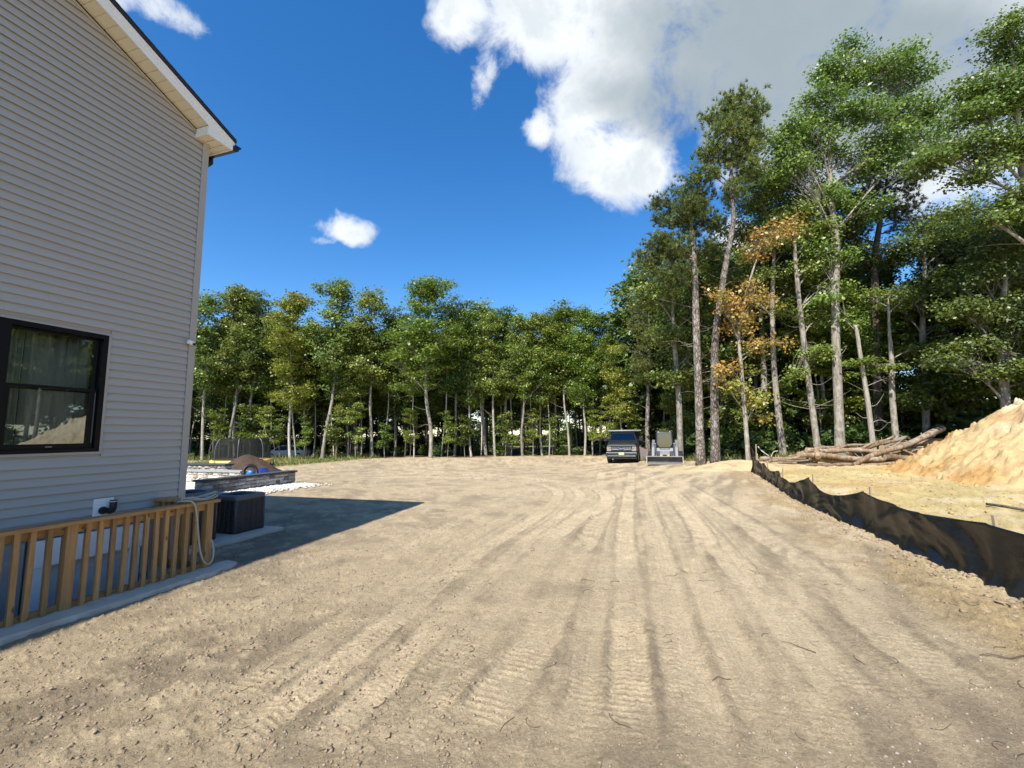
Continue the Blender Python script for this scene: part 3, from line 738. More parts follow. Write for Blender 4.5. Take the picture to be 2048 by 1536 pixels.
# twigs and root ends on the soil
tw = MB(); r2 = random.Random(6)
def add_twig(mb, x, y, L, a, rad, curl):
    pts = []
    for k in range(6):
        t = k / 5 - 0.5
        aa = a + curl * t
        xx = x + L * t * math.cos(aa); yy = y + L * t * math.sin(aa)
        pts.append((xx, yy, gz(xx, yy) + rad * 0.8 + 0.012 * max(0, math.sin(t * 7)) * L * 4))
    mb.tube(pts, [rad * (1 - 0.10 * k) for k in range(6)], 5)
for k in range(190):
    r = 2.0 + 7.5 * r2.random() ** 1.4; a = R_(r2.uniform(-30, 52))
    x, y = r * math.sin(a), r * math.cos(a)
    if x > float(fence_x(y)) - 0.1: continue
    add_twig(tw, x, y, r2.uniform(0.05, 0.22), r2.uniform(0, 6.28), r2.uniform(0.0015, 0.0038), r2.uniform(-1.6, 1.6))
tag(tw.build('twig_litter', M['twig']), 'short dry twigs and root ends littering the soil', 'twigs', kind='stuff')
t1 = MB(); add_twig(t1, *(-0.857, 3.141, 0.000)[:2], 0.16, 1.25, 0.0042, 1.3)
tag(t1.build('twig', M['twig']), 'bent dark twig casting a shadow in the near wheel line', 'twig', 'single twigs on the soil')
t1 = MB(); add_twig(t1, *(2.317, 3.849, 0.000)[:2], 0.26, 2.2, 0.0045, 0.2)
tag(t1.build('twig', M['twig']), 'straight dark stick lying on the soil right of the wheel lines', 'twig', 'single twigs on the soil')
t1 = MB(); add_twig(t1, *(3.748, 3.618, 0.000)[:2], 0.30, 2.6, 0.007, 0.4)
tag(t1.build('twig', M['twig']), 'thick dark stick near the right edge below the silt fence', 'twig', 'single twigs on the soil')
# grass verge on the left in front of the wood, and grass through the wood edge
def grass(name, n, fx_, hmin, hmax, label, cols, seed):
    rg = np.random.default_rng(seed); P = np.array([fx_(rg) for _ in range(n)])
    z = base_z(P[:, 0], P[:, 1]) - 0.02
    h = hmin + (hmax - hmin) * rg.random(n) ** 2; a = rg.random(n) * 6.283; w_ = 0.02 + 0.03 * rg.random(n)
    lean = rg.normal(size=(n, 2)) * h[:, None] * 0.35
    b = np.stack([P[:, 0], P[:, 1], z], 1); d = np.stack([np.cos(a) * w_, np.sin(a) * w_, np.zeros(n)], 1)
    t_ = b + np.stack([lean[:, 0], lean[:, 1], h], 1)
    V = np.stack([b - d, b + d, t_], 1).reshape(-1, 3); F = np.arange(3 * n).reshape(-1, 3)
    c = np.array(cols)[rg.integers(0, len(cols), n)] * (0.7 + 0.6 * rg.random(n))[:, None]
    o = add_obj(name, np_mesh(name, V, F, np.repeat(c, 3, 0)), M['grassm'])
    return tag(o, label, 'grass', kind='stuff')
GC = [(0.13, 0.17, 0.04), (0.22, 0.23, 0.07), (0.30, 0.26, 0.11), (0.09, 0.14, 0.03)]
grass('grass', 9000, lambda g: ((lambda yy: (-12.6 - 0.35 * (43 - yy) - 12 * g.random() ** 1.2, yy))(26 + 17.5 * g.random())), 0.05, 0.32, 'rough green and straw grass around the trampoline', GC, 3)
grass('weeds', 4500, lambda g: ((lambda xx: (xx, 43.0 + g.normal() * 0.9))(-32 + 19 * g.random())), 0.08, 0.55, 'weedy fringe along the edge of the wood', GC + [(0.16, 0.10, 0.05)], 5)
grass('weeds', 4000, lambda g: ((lambda xx: (xx, np.interp(xx, [9, 12, 16, 20, 24, 28], [33, 27.5, 27, 26, 24.5, 22]) + g.normal() * 0.6))(9 + 19 * g.random())), 0.08, 0.5, 'low green weeds under the right-hand trees', GC, 6)

# ================================================================== HOUSE
house = empty('house', hw(0, 0, 0), HROT, 'grey-brown vinyl-sided two-storey house with white rake trim and black window', 'house')
XR = -12.5                      # ridge
def rake_z(x): return 6.455 - 0.397 * x     # soffit line on the gable wall
WX0, WX1, WZ0, WZ1 = -3.06, -1.12, 1.58, 3.055   # window opening
PITCHC = 0.1015; Z0 = 1.614 - 10 * PITCHC
# sheathing behind the planks: four blocks round the window, and the gable triangle
sh = MB()
sh.box(-25, WX0, 0.012, 0.2, 0.62, 6.2); sh.box(WX1, -0.012, 0.012, 0.2, 0.62, 6.2)
sh.box(WX0, WX1, 0.012, 0.2, 0.62, WZ0); sh.box(WX0, WX1, 0.012, 0.2, WZ1, 6.2)
sh.prism([(-25, 6.2), (-0.012, 6.2), (-0.012, rake_z(0)), (XR, rake_z(XR)), (-25, rake_z(0))], 'y', 0.012, 0.2)
sh.build('wall', M['siding'], house)
MB().box(-0.2, -0.012, 0.2, 9.0, 0.62, 6.5).build('back_wall', M['siding'], house)
MB().box(-25, -24.8, 0.2, 9.0, 0.62, 6.5).build('front_wall', M['siding'], house)
MB().box(-25, -0.012, 8.9, 9.0, 0.62, 6.5).build('far_wall', M['siding'], house)
# siding planks, one per course, cut round the window
def plank(x0b, x1b, x0t, x1t, zb, zt):
    # lap profile: top edge tucked in, rounded butt standing proud
    prof = [(0.008, zt + 0.008), (0.0055, zt + 0.008), (0.0035, zt - 0.004), (-0.0165, zb + 0.005), (-0.0175, zb), (-0.0150, zb), (-0.0125, zb + 0.011), (0.0, zb + 0.014), (0.008, zb + 0.020)]
    def xs(z, lo):
        t = (z - zb) / (zt - zb)
        return (x0b + (x0t - x0b) * t) if lo else (x1b + (x1t - x1b) * t)
    n = len(prof)
    mb = MB(); mb.add([(xs(z, True), y, z) for y, z in prof] + [(xs(z, False), y, z) for y, z in prof],
           [tuple(range(n)), tuple(range(n, 2 * n))[::-1]] + [(i, n + i, n + (i + 1) % n, (i + 1) % n) for i in range(n)])
    return mb
k = 0
while True:
    zb = Z0 + k * PITCHC; zt = zb + PITCHC; k += 1
    if zb > rake_z(XR) - 0.1: break
    if zb < 0.60: continue
    def xr(z): return min(-0.088, (6.455 - z) / 0.397 - 0.004)
    def xl(z): return max(-25.0, 2 * XR - (6.455 - z) / 0.397)
    if zt > WZ0 - 0.03 and zb < WZ1 + 0.03:
        plank(WX1 + 0.035, xr(zb), WX1 + 0.035, xr(zt), zb, zt).build('siding_plank', M['siding'], house)
        plank(-25, WX0 - 0.035, -25, WX0 - 0.035, zb, zt).build('siding_plank', M['siding'], house)
    else:
        # each course is two lengths meeting at a staggered lap seam
        sx_ = xr(zt) - 0.5 - ((k * 1.37) % 3.1)
        if sx_ > xl(zt) + 0.3:
            plank(xl(zb), sx_ + 0.025, xl(zt), sx_ + 0.025, zb, zt).build('siding_plank', M['siding'], house)
            o = plank(sx_, xr(zb), sx_, xr(zt), zb, zt).build('siding_plank', M['siding'], house); o.location = (0, -0.0022, 0)
        else:
            plank(xl(zb), xr(zb), xl(zt), xr(zt), zb, zt).build('siding_plank', M['siding'], house)
# corner post and J-channels
MB().prism([(-0.086, -0.026), (0.014, -0.026), (0.014, 0.10), (-0.004, 0.10), (-0.004, -0.004), (-0.086, -0.004)], 'z', 0.60, 6.44).build('corner_post', M['corner'], house, bevel=0.003)
jc = MB()
for s_ in (0,):
    jc.hexa([(XR, -0.024, rake_z(XR) - 0.03), (-0.2, -0.024, rake_z(-0.2) - 0.03), (-0.2, -0.004, rake_z(-0.2) - 0.03), (XR, -0.004, rake_z(XR) - 0.03),
             (XR, -0.024, rake_z(XR)), (-0.2, -0.024, rake_z(-0.2)), (-0.2, -0.004, rake_z(-0.2)), (XR, -0.004, rake_z(XR))])
jc.build('rake_channel', M['corner'], house)
# rake fascia, soffit panels, eave box, gutter, roof
def ftop(x): return 6.645 - 0.40 * x
def fbot(x): return 6.486 - 0.40 * x
MB().prism([(0.22, 6.42), (0.22, ftop(0.22)), (XR, ftop(XR)), (XR, fbot(XR)), (-0.20, fbot(-0.20)), (-0.20, 6.42)], 'y', -0.272, -0.252).build('rake_fascia', M['white'], house, bevel=0.002)
fb = MB(); fb.prism([(0.235, ftop(0.235) - 0.045), (0.235, ftop(0.235) + 0.004), (XR, ftop(XR) + 0.004), (XR, ftop(XR) - 0.045)], 'y', -0.284, -0.2725)
fb.build('fascia_drip_band', M['white'], house)
MB().prism([(XR, ftop(XR)), (XR, fbot(XR)), (-25.2, ftop(XR) - 0.4 * 12.7 - 0.16), (-25.2, ftop(XR) - 0.4 * 12.7)], 'y', -0.272, -0.252).build('rake_fascia', M['white'], house)
spm = None; xx = -0.20
while xx > XR + 0.2:
    x1 = xx - 0.128
    def sz(x): return fbot(x) + 0.010
    mb = MB()
    # each panel: flat face with a rolled V-groove at one edge
    for (a, b, dz) in ((xx, x1 + 0.012, 0.0), (x1 + 0.012, x1, 0.007)):
        mb.hexa([(b, -0.251, sz(b) + dz - 0.004), (a, -0.251, sz(a) + dz - 0.004), (a, -0.003, sz(a) + dz - 0.004), (b, -0.003, sz(b) + dz - 0.004),
                 (b, -0.251, sz(b) + 0.016), (a, -0.251, sz(a) + 0.016), (a, -0.003, sz(a) + 0.016), (b, -0.003, sz(b) + 0.016)])
    if spm is None:
        base_x, base_zv = xx, sz(xx)
        mb.v = [(x - base_x, y, z - base_zv) for x, y, z in mb.v]
        so = mb.build('soffit_panel', M['cream'], house); spm = so
    else:
        so = spm.copy(); COL.objects.link(so); so.parent = house
    so.location = (xx, 0, sz(xx))
    xx = x1
# boxed eave return: riser toward the gable wall, cream underside in boards
eb = MB(); eb.box(-0.205, -0.193, -0.2515, -0.0, 6.424, 6.56)
eb.build('eave_riser', M['white'], house)
for a, b in ((-0.193, -0.066), (-0.056, 0.071), (0.081, 0.196)):
    MB().box(a, b, -0.2515, 9.0, 6.428, 6.436).build('eave_soffit_board', M['cream'], house)
MB().box(0.196, 0.2195, -0.2515, 9.0, 6.424, 6.55).build('eave_fascia', M['white'], house)
et = MB(); et.box(-0.20, 0.20, -0.2515, -0.235, 6.4205, 6.4275); et.box(0.198, 0.2195, -0.2515, 9, 6.417, 6.4235)
et.build('eave_trim', M['white'], house)
gp = [(0.221, 6.55), (0.221, 6.432), (0.295, 6.432), (0.33, 6.465), (0.35, 6.515), (0.378, 6.532), (0.378, 6.556), (0.366, 6.556), (0.364, 6.540), (0.340, 6.525), (0.320, 6.472), (0.29, 6.440), (0.228, 6.440), (0.228, 6.55)]
gm = MB(); gm.prism([p for p in gp], 'y', -0.255, 9.0); gm.prism(gp[:7] + [(0.366, 6.556)], 'y', -0.262, -0.254)
gm.build('gutter', M['gutter'], house)
ds = MB(); ds.tube([(0.28, 0.30, 6.45), (0.28, 0.30, 6.36), (0.25, 0.30, 6.315), (0.12, 0.30, 6.285), (0.075, 0.30, 6.25), (0.065, 0.30, 6.12), (0.065, 0.30, 0.3)], [0.05] * 7, 10)
ds.build('downspout', M['gutter'], house, smooth=True)
rf = MB()
rf.prism([(0.262, 6.562), (0.262, 6.60), (XR, ftop(XR) + 0.082), (-25.26, 6.60), (-25.26, 6.562), (XR, ftop(XR) + 0.012)], 'y', -0.296, 9.2)
rf.build('roof', M['shingle'], house)
# course ends of the shingles along the rake
x = 0.25
while x > XR:
    z = 6.60 + (0.262 - x) * 0.4045
    mb = MB().hexa([(x - 0.15, -0.304, z + 0.056), (x, -0.304, z - 0.006), (x, 0.4, z - 0.006), (x - 0.15, 0.4, z + 0.056),
                    (x - 0.15, -0.304, z + 0.066), (x, -0.304, z + 0.010), (x, 0.4, z + 0.010), (x - 0.15, 0.4, z + 0.066)])
    mb.build('shingle', M['shingle'], house); x -= 0.145
# foundation, basement door in the stairwell
fd = MB(); fd.box(-25, -1.70, 0.03, 0.26, -2.3, 0.618); fd.box(-0.50, -0.014, 0.03, 0.26, -2.3, 0.618); fd.box(-1.70, -0.50, 0.03, 0.26, 0.62 - 0.012, 0.619)
fd.build('foundation_wall', M['foundation'], house)
df = empty('basement_door'); df.parent = house; df.location = (0, 0, 0)
MB().box(-1.66, -0.52, -0.012, 0.05, 0.30, 0.597).build('door_lintel', M['white'], df, bevel=0.003)
MB().box(-1.66, -1.545, -0.010, 0.05, -2.0, 0.298).build('door_jamb', M['white'], df, bevel=0.003)
MB().box(-0.66, -0.535, -0.010, 0.05, -2.0, 0.298).build('door_jamb', M['white'], df, bevel=0.003)
dl = MB(); dl.box(-1.543, -0.70, 0.05, 0.09, -2.0, 0.297); dl.box(-1.46, -0.78, 0.042, 0.05, -0.75, 0.18); dl.build('door_leaf', M['doorgrey'], df, bevel=0.003)
MB().box(-0.70, -0.66, 0.07, 0.12, -2.0, 0.297).build('door_gap', M['black'], df)
MB().box(-1.7, -0.5, 0.12, 0.26, -2.3, 0.60).build('door_backing', M['foundation'], house)
# exhaust vent: white plate with a black plastic elbow
vent = empty('exhaust_vent'); vent.parent = house
MB().box(-1.125, -0.912, -0.034, -0.0145, 0.755, 0.992).build('vent_plate', M['white'], vent, bevel=0.004)
vp = MB(); vp.tube([(-0.965, -0.03, 0.83), (-0.965, -0.075, 0.83), (-0.962, -0.098, 0.842), (-0.958, -0.105, 0.87), (-0.955, -0.105, 0.965)], [0.038] * 5, 14)
vp.tube([(-1.03, -0.034, 0.845), (-1.03, -0.058, 0.845)], 0.045, 16)
vp.build('vent_elbow', M['black'], vent, smooth=False)
MB().tube([(-0.955, -0.105, 0.945), (-0.955, -0.105, 0.952)], 0.040, 14).build('vent_ring', M['white'], vent)
# window: black frame, two single-hung units
win = empty('window'); win.parent = house
jt = MB(); t_ = 0.032
jt.box(WX0 - t_, WX1 + t_, -0.026, 0.0, WZ1, WZ1 + t_ * 0.8); jt.box(WX0 - t_, WX1 + t_, -0.026, 0.0, WZ0 - t_, WZ0)
jt.box(WX0 - t_, WX0, -0.026, 0.0, WZ0 + 0.0005, WZ1 - 0.0005); jt.box(WX1, WX1 + t_, -0.026, 0.0, WZ0 + 0.0005, WZ1 - 0.0005)
jt.build('window_trim', M['corner'], win, bevel=0.003)
fr = MB(); e = 0.055
fr.box(WX0, WX1, -0.030, 0.11, WZ1 - e, WZ1); fr.box(WX0, WX1, -0.030, 0.11, WZ0, WZ0 + e * 0.8)
fr.box(WX0, WX0 + e, -0.030, 0.11, WZ0 + e * 0.8, WZ1 - e); fr.box(WX1 - e, WX1, -0.030, 0.11, WZ0 + e * 0.8, WZ1 - e)
fr.box(-2.14, -2.03, -0.032, 0.11, WZ0 + e * 0.8, WZ1 - e)
fr.build('window_frame', M['winframe'], win, bevel=0.003)
ZM = 2.335
for (a, b) in ((-3.005, -2.14), (-2.03, -1.175)):
    us = MB(); g = 0.03
    us.box(a, b, 0.045, 0.075, WZ1 - e - g, WZ1 - e); us.box(a, a + g * 0.7, 0.045, 0.075, ZM, WZ1 - e - g); us.box(b - g * 0.7, b, 0.045, 0.075, ZM, WZ1 - e - g); us.box(a, b, 0.045, 0.075, ZM - 0.03, ZM)
    us.build('upper_sash', M['winframe'], win, bevel=0.002)
    ls = MB(); g = 0.05
    ls.box(a, b, 0.0, 0.036, ZM - 0.012, ZM + 0.022); ls.box(a, b, 0.0, 0.036, WZ0 + 0.044, WZ0 + 0.044 + g * 1.2)
    ls.box(a, a + g, 0.0, 0.036, WZ0 + 0.104, ZM - 0.012); ls.box(b - g - 0.03, b - 0.03, 0.0, 0.036, WZ0 + 0.104, ZM - 0.012)
    ls.build('lower_sash', M['winframe'], win, bevel=0.002)
    MB().box(b - 0.022, b - 0.010, 0.012, 0.02, WZ0 + 0.06, ZM - 0.02).build('jamb_track', M['galv'], win)
    MB().box((a + b) / 2 - 0.03, (a + b) / 2 + 0.03, -0.004, 0.0, WZ0 + 0.062, WZ0 + 0.078).build('sash_pull', M['galv'], win)
    MB().box(a + 0.02, b - 0.02, 0.058, 0.062, ZM, WZ1 - e - 0.028).build('upper_pane', M['glass'], win)
    MB().box(a + 0.048, b - 0.078, 0.016, 0.020, WZ0 + 0.102, ZM - 0.010).build('lower_pane', M['glass'], win)
room = MB()
room.box(-6, 0.0 - 0.3, 3.0, 3.05, 0.7, 3.6); room.box(-6, -0.3, 0.21, 3.0, 0.65, 0.70); room.box(-6, -0.3, 0.21, 3.0, 3.55, 3.6); room.box(-0.32, -0.28, 0.21, 3.0, 0.7, 3.55); room.box(-6.05, -6, 0.21, 3.0, 0.7, 3.55)
room.build('interior_room', M['indoor'], house)
for (a, b, ph, lab) in ((-3.0, -2.05, 0.0, 'pale curtain behind the left window unit'), (-2.03, -1.80, 1.0, 'narrow pale curtain at the left of the right window unit'), (-1.765, -1.12, 2.0, 'wide pale curtain filling the right window unit')):
    n = 40; cv = []; cf = []
    for i in range(n + 1):
        xx = a + (b - a) * i / n; yy = 0.27 + 0.035 * math.sin(i * 0.75 + ph) + 0.012 * math.sin(i * 1.9)
        cv += [(xx, yy, 1.2), (xx, yy, 3.2)]
    for i in range(n): cf.append((2 * i, 2 * i + 2, 2 * i + 3, 2 * i + 1))
    co = MB().add(cv, cf).build('curtain', M['curtain'], None, smooth=True)
    sm = co.modifiers.new('thick', 'SOLIDIFY'); sm.thickness = 0.004
    co.location = hw(0, 0); co.rotation_euler = (0, 0, HROT); tag(co, lab, 'curtain', 'curtains behind the window')
# security camera on the corner
sc = empty('security_camera', hw(-0.10, -0.03, 3.16), HROT, 'small white security camera mounted near the house corner post', 'security camera')
MB().tube([(0, 0.005, 0.01), (0, -0.03, 0.01)], 0.022, 14).build('mount', M['white'], sc, smooth=False)
cb = MB(); cb.tube([(-0.05, -0.045, 0.012), (-0.044, -0.045, 0.01), (0.03, -0.05, -0.008), (0.045, -0.051, -0.012)], [0.022, 0.033, 0.034, 0.026], 16); cb.build('camera_body', M['white'], sc, smooth=True)
MB().tube([(0.03, -0.072, -0.02), (0.02, -0.088, -0.026)], [0.022, 0.020], 14).build('lens', M['black'], sc)

# ================================================================== STAIRWELL AND RAILING
well = MB()
well.box(-5.4, -0.30, -1.10, -1.00, -2.3, 0.02); well.box(-0.40, -0.30, -1.0, 0.03, -2.3, 0.02); well.box(-5.4, -0.30, -1.0, 0.03, -2.35, -2.3)
wo_ = well.build('stairwell_wall', M['foundation']); wo_.location = hw(0, 0); wo_.rotation_euler = (0, 0, HROT); tag(wo_, 'grey concrete areaway wall around the basement steps', 'wall', kind='structure')
cu = MB(); n = 60; prof = [(-1.285, -0.06), (-1.27, 0.035), (-1.255, 0.05), (-1.0, 0.062), (-0.985, 0.05), (-0.985, -0.06)]
rngc = random.Random(8)
for i in range(n + 1):
    xx = -5.5 + 5.45 * i / n
    for (yy, z) in prof:
        cu.v.append((xx, yy + rngc.uniform(-0.012, 0.012) + (0.10 * max(0, (i - 55) / 5) if yy < -1.2 else 0), z + rngc.uniform(-0.006, 0.006)))
m_ = len(prof)
for i in range(n):
    for j in range(m_ - 1): cu.f.append((i * m_ + j, (i + 1) * m_ + j, (i + 1) * m_ + j + 1, i * m_ + j + 1))
cu.f.append(tuple(range(m_))[::-1]); cu.f.append(tuple(n * m_ + j for j in range(m_)))
co = cu.build('concrete_curb', M['concrete'], bevel=0.0); co.location = hw(0, 0); co.rotation_euler = (0, 0, HROT)
tag(co, 'rough pale concrete curb under the wooden railing', 'curb')

rail = empty('wooden_railing', hw(0, -1.0, 0), HROT, 'new treated-timber guard railing around the basement stairwell', 'railing')
def wpart(name, x0, x1, y0, y1, z0, z1, grain, b=0.004):
    mb = MB(); cx, cy, cz = (x0 + x1) / 2, (y0 + y1) / 2, (z0 + z1) / 2
    mb.box(x0 - cx, x1 - cx, y0 - cy, y1 - cy, z0 - cz, z1 - cz)
    o = mb.build(name, M['wood'], rail, bevel=b); o.location = (cx, cy, cz); o['grain'] = grain; return o
wpart('cap_rail', -3.30, -0.285, -0.085, 0.055, 0.879, 0.917, 1.0)
wpart('cap_rail', -5.3, -3.302, -0.085, 0.055, 0.879, 0.917, 1.0)
wpart('top_rail', -5.3, -1.905, -0.0, 0.036, 0.79, 0.8785, 1.0); wpart('top_rail', -1.815, -0.435, -0.0, 0.036, 0.79, 0.8785, 1.0)
wpart('bottom_rail', -5.3, -1.905, -0.0, 0.036, 0.030, 0.118, 1.0); wpart('bottom_rail', -1.815, -0.435, -0.0, 0.036, 0.030, 0.118, 1.0)
for px_, w_ in ((-1.86, 0.045), (-0.39, 0.045), (-3.33, 0.045)):
    wpart('post', px_ - w_, px_ + w_, -0.045, 0.045, -0.05 if px_ < -0.5 else -0.03, 0.8785, 0.0)
BX = [-2.38, -2.266, -2.158, -2.027, -1.723, -1.604, -1.487, -1.367, -1.262, -1.154, -1.04, -0.932, -0.81, -0.685, -0.563]
x = -2.50
while x > -5.2:
    if abs(x + 3.33) > 0.08: BX.append(x)
    x -= 0.125
rw = random.Random(2)
for b in BX:
    o = wpart('baluster', b - 0.022, b + 0.022, -0.042, -0.0015, 0.022 + rw.uniform(-0.012, 0.008), 0.8775, 0.0, 0.003)
    o.rotation_euler = (0, rw.uniform(-0.012, 0.012), 0)
# return toward the house
def rpart(name, y0, y1, x0, x1, z0, z1, grain):
    return wpart(name, x0, x1, y0, y1, z0, z1, grain)
o = wpart('cap_rail', -0.46, -0.32, 0.0565, 0.93, 0.878, 0.916, 0.0)
wpart('top_rail', -0.41, -0.374, 0.046, 0.85, 0.79, 0.877, 0.0); wpart('bottom_rail', -0.41, -0.374, 0.046, 0.85, 0.03, 0.118, 0.0)
wpart('post', -0.435, -0.345, 0.85, 0.94, -0.05, 0.877, 0.0)
for y in (0.16, 0.28, 0.40, 0.52, 0.64, 0.75):
    wpart('baluster', -0.445, -0.4105, y - 0.019, y + 0.019, 0.02, 0.876, 0.0, 0.003)

# hose looped over the railing
def smooth_pts(P, n=6):
    P = [Vector(p) for p in P]; out = []
    for i in range(len(P) - 1):
        p0 = P[max(i - 1, 0)]; p1 = P[i]; p2 = P[i + 1]; p3 = P[min(i + 2, len(P) - 1)]
        for k in range(n):
            t = k / n
            out.append(0.5 * ((2 * p1) + (p2 - p0) * t + (2 * p0 - 5 * p1 + 4 * p2 - p3) * t * t + (3 * p1 - p0 - 3 * p2 + p3) * t ** 3))
    out.append(P[-1]); return out
hz = empty('garden_hose', hw(-0.6, -1.0, 0.92), HROT, 'beige garden hose looped over the railing cap', 'hose')
def hl(P): return [(x + 0.6, y + 1.0, z - 0.92) for x, y, z in P]
main = [(-0.72, -0.93, 0.932), (-0.78, -0.98, 0.945), (-0.76, -1.05, 0.955), (-0.70, -1.095, 0.945), (-0.655, -1.11, 0.88), (-0.62, -1.11, 0.72), (-0.585, -1.105, 0.52), (-0.545, -1.10, 0.32), (-0.49, -1.10, 0.17), (-0.42, -1.10, 0.115), (-0.365, -1.10, 0.16), (-0.35, -1.085, 0.30), (-0.345, -1.02, 0.42)]
MB().tube(smooth_pts(hl(main)), 0.0115, 9).build('hose_loop', M['hose'], hz, smooth=True)
for q, (r0, zc) in enumerate(((0.12, 0.93), (0.15, 0.95), (0.10, 0.965))):
    pts = [(-0.55 + q * 0.05 + r0 * 1.6 * math.cos(a), -0.985 + 0.045 * math.sin(a), zc + 0.02 * math.sin(a * 2 + q) + 0.035 * max(0, math.sin(a / 2 + q))) for a in [k * 0.42 for k in range(16)]]
    MB().tube(smooth_pts(hl(pts), 3), 0.0115, 8).build('hose_coil', M['hose'], hz, smooth=True)

# ================================================================== AIR CONDITIONERS
pad = MB().box(0.02, 1.95, 0.03, 1.15, -0.10, 0.06).build('concrete_pad', M['concrete'], bevel=0.012)
pad.location = hw(0, 0); pad.rotation_euler = (0, 0, HROT); tag(pad, 'pale concrete pad under the air-conditioning units', 'concrete pad')
def ac_unit(x0, y0, wdt, h, label):
    a = empty('air_conditioner', hw(x0, y0, 0.061), HROT, label, 'air conditioner', 'air conditioners beside the house')
    W = wdt
    MB().box(0.004, W - 0.004, 0.004, W - 0.004, 0.0, 0.035).build('base_pan', M['blackmetal'], a, bevel=0.004)
    MB().box(0.025, W - 0.025, 0.025, W - 0.025, 0.03, h - 0.09).build('coil_core', M['black'], a)
    lv = MB(); z = 0.045
    while z < h - 0.10:
        for (xa, xb, ya, yb) in ((0.0, W, -0.001, 0.016), (0.0, W, W - 0.016, W + 0.001), (-0.001, 0.016, 0.0, W), (W - 0.016, W + 0.001, 0.0, W)):
            lv.box(xa + 0.02 if xb - xa > 0.1 else xa, xb - 0.02 if xb - xa > 0.1 else xb, ya + 0.02 if yb - ya > 0.1 else ya, yb - 0.02 if yb - ya > 0.1 else yb, z, z + 0.010)
        z += 0.0215
    for i in range(6):
        t = 0.03 + (W - 0.06) * i / 5
        rb = lv
        rb.box(t - 0.005, t + 0.005, -0.006, 0.012, 0.03, h - 0.09); rb.box(t - 0.005, t + 0.005, W - 0.012, W + 0.006, 0.03, h - 0.09)
        rb.box(-0.006, 0.012, t - 0.005, t + 0.005, 0.03, h - 0.09); rb.box(W - 0.012, W + 0.006, t - 0.005, t + 0.005, 0.03, h - 0.09)
    lv.build('louvre_grille', M['acdark'], a)['kind'] = 'stuff'
    for (cx, cy) in ((0.014, 0.014), (W - 0.014, 0.014), (0.014, W - 0.014), (W - 0.014, W - 0.014)):
        MB().tube([(cx, cy, 0.02), (cx, cy, h - 0.085)], 0.022, 10).build('corner_post', M['acdark'], a, smooth=True)
    ld = MB()
    def rr(half, rad, z):
        pts = []
        for (sx, sy, a0) in ((1, 1, 0), (-1, 1, 90), (-1, -1, 180), (1, -1, 270)):
            for k in range(6):
                t = R_(a0 + 90 * k / 5)
                pts.append((W / 2 + sx * (half - rad) + rad * math.cos(t), W / 2 + sy * (half - rad) + rad * math.sin(t), z))
        return pts
    rings = [rr(W / 2 + 0.004, 0.05, h - 0.095), rr(W / 2 + 0.014, 0.055, h - 0.08), rr(W / 2 + 0.014, 0.055, h - 0.02), rr(W / 2 - 0.01, 0.055, h), rr(W / 2 - 0.05, 0.2, h - 0.004), rr(W / 2 - 0.07, 0.22, h - 0.05)]
    for r_ in rings: ld.v += r_
    N = 24
    for i in range(len(rings) - 1):
        for j in range(N): ld.f.append((i * N + j, i * N + (j + 1) % N, (i + 1) * N + (j + 1) % N, (i + 1) * N + j))
    ld.build('top_cover', M['aclid'], a, smooth=True)
    gd = MB()
    for k in range(1, 8):
        r0 = (W / 2 - 0.07) * k / 7.5
        gd.tube([(W / 2 + r0 * math.cos(t * 0.2618), W / 2 + r0 * math.sin(t * 0.2618), h - 0.012 + 0.012 * (1 - k / 8)) for t in range(25)], 0.003, 4, cap=False)
    for k in range(8):
        t = k * math.pi / 4
        gd.tube([(W / 2, W / 2, h + 0.0), (W / 2 + (W / 2 - 0.05) * math.cos(t), W / 2 + (W / 2 - 0.05) * math.sin(t), h - 0.012)], 0.004, 4)
    gd.build('fan_guard', M['blackmetal'], a)
    fn = MB(); fn.tube([(W / 2, W / 2, h - 0.16), (W / 2, W / 2, h - 0.05)], 0.06, 12)
    for k in range(3):
        t = k * 2.094
        c_, s_ = math.cos(t), math.sin(t)
        fn.hexa([(W / 2 + c_ * r - s_ * w2, W / 2 + s_ * r + c_ * w2, h - 0.12 + zz) for zz in (0, 0.012) for r, w2 in ((0.05, -0.06), (0.25, -0.09), (0.25, 0.09), (0.05, 0.06))])
    fn.build('fan', M['blackmetal'], a)
    return a
ac_unit(1.18, 0.33, 0.615, 0.655, 'dark louvred air conditioner on the outer end of the concrete pad')
ac_unit(0.22, 0.33, 0.615, 0.800, 'taller air conditioner partly hidden behind the railing end post')

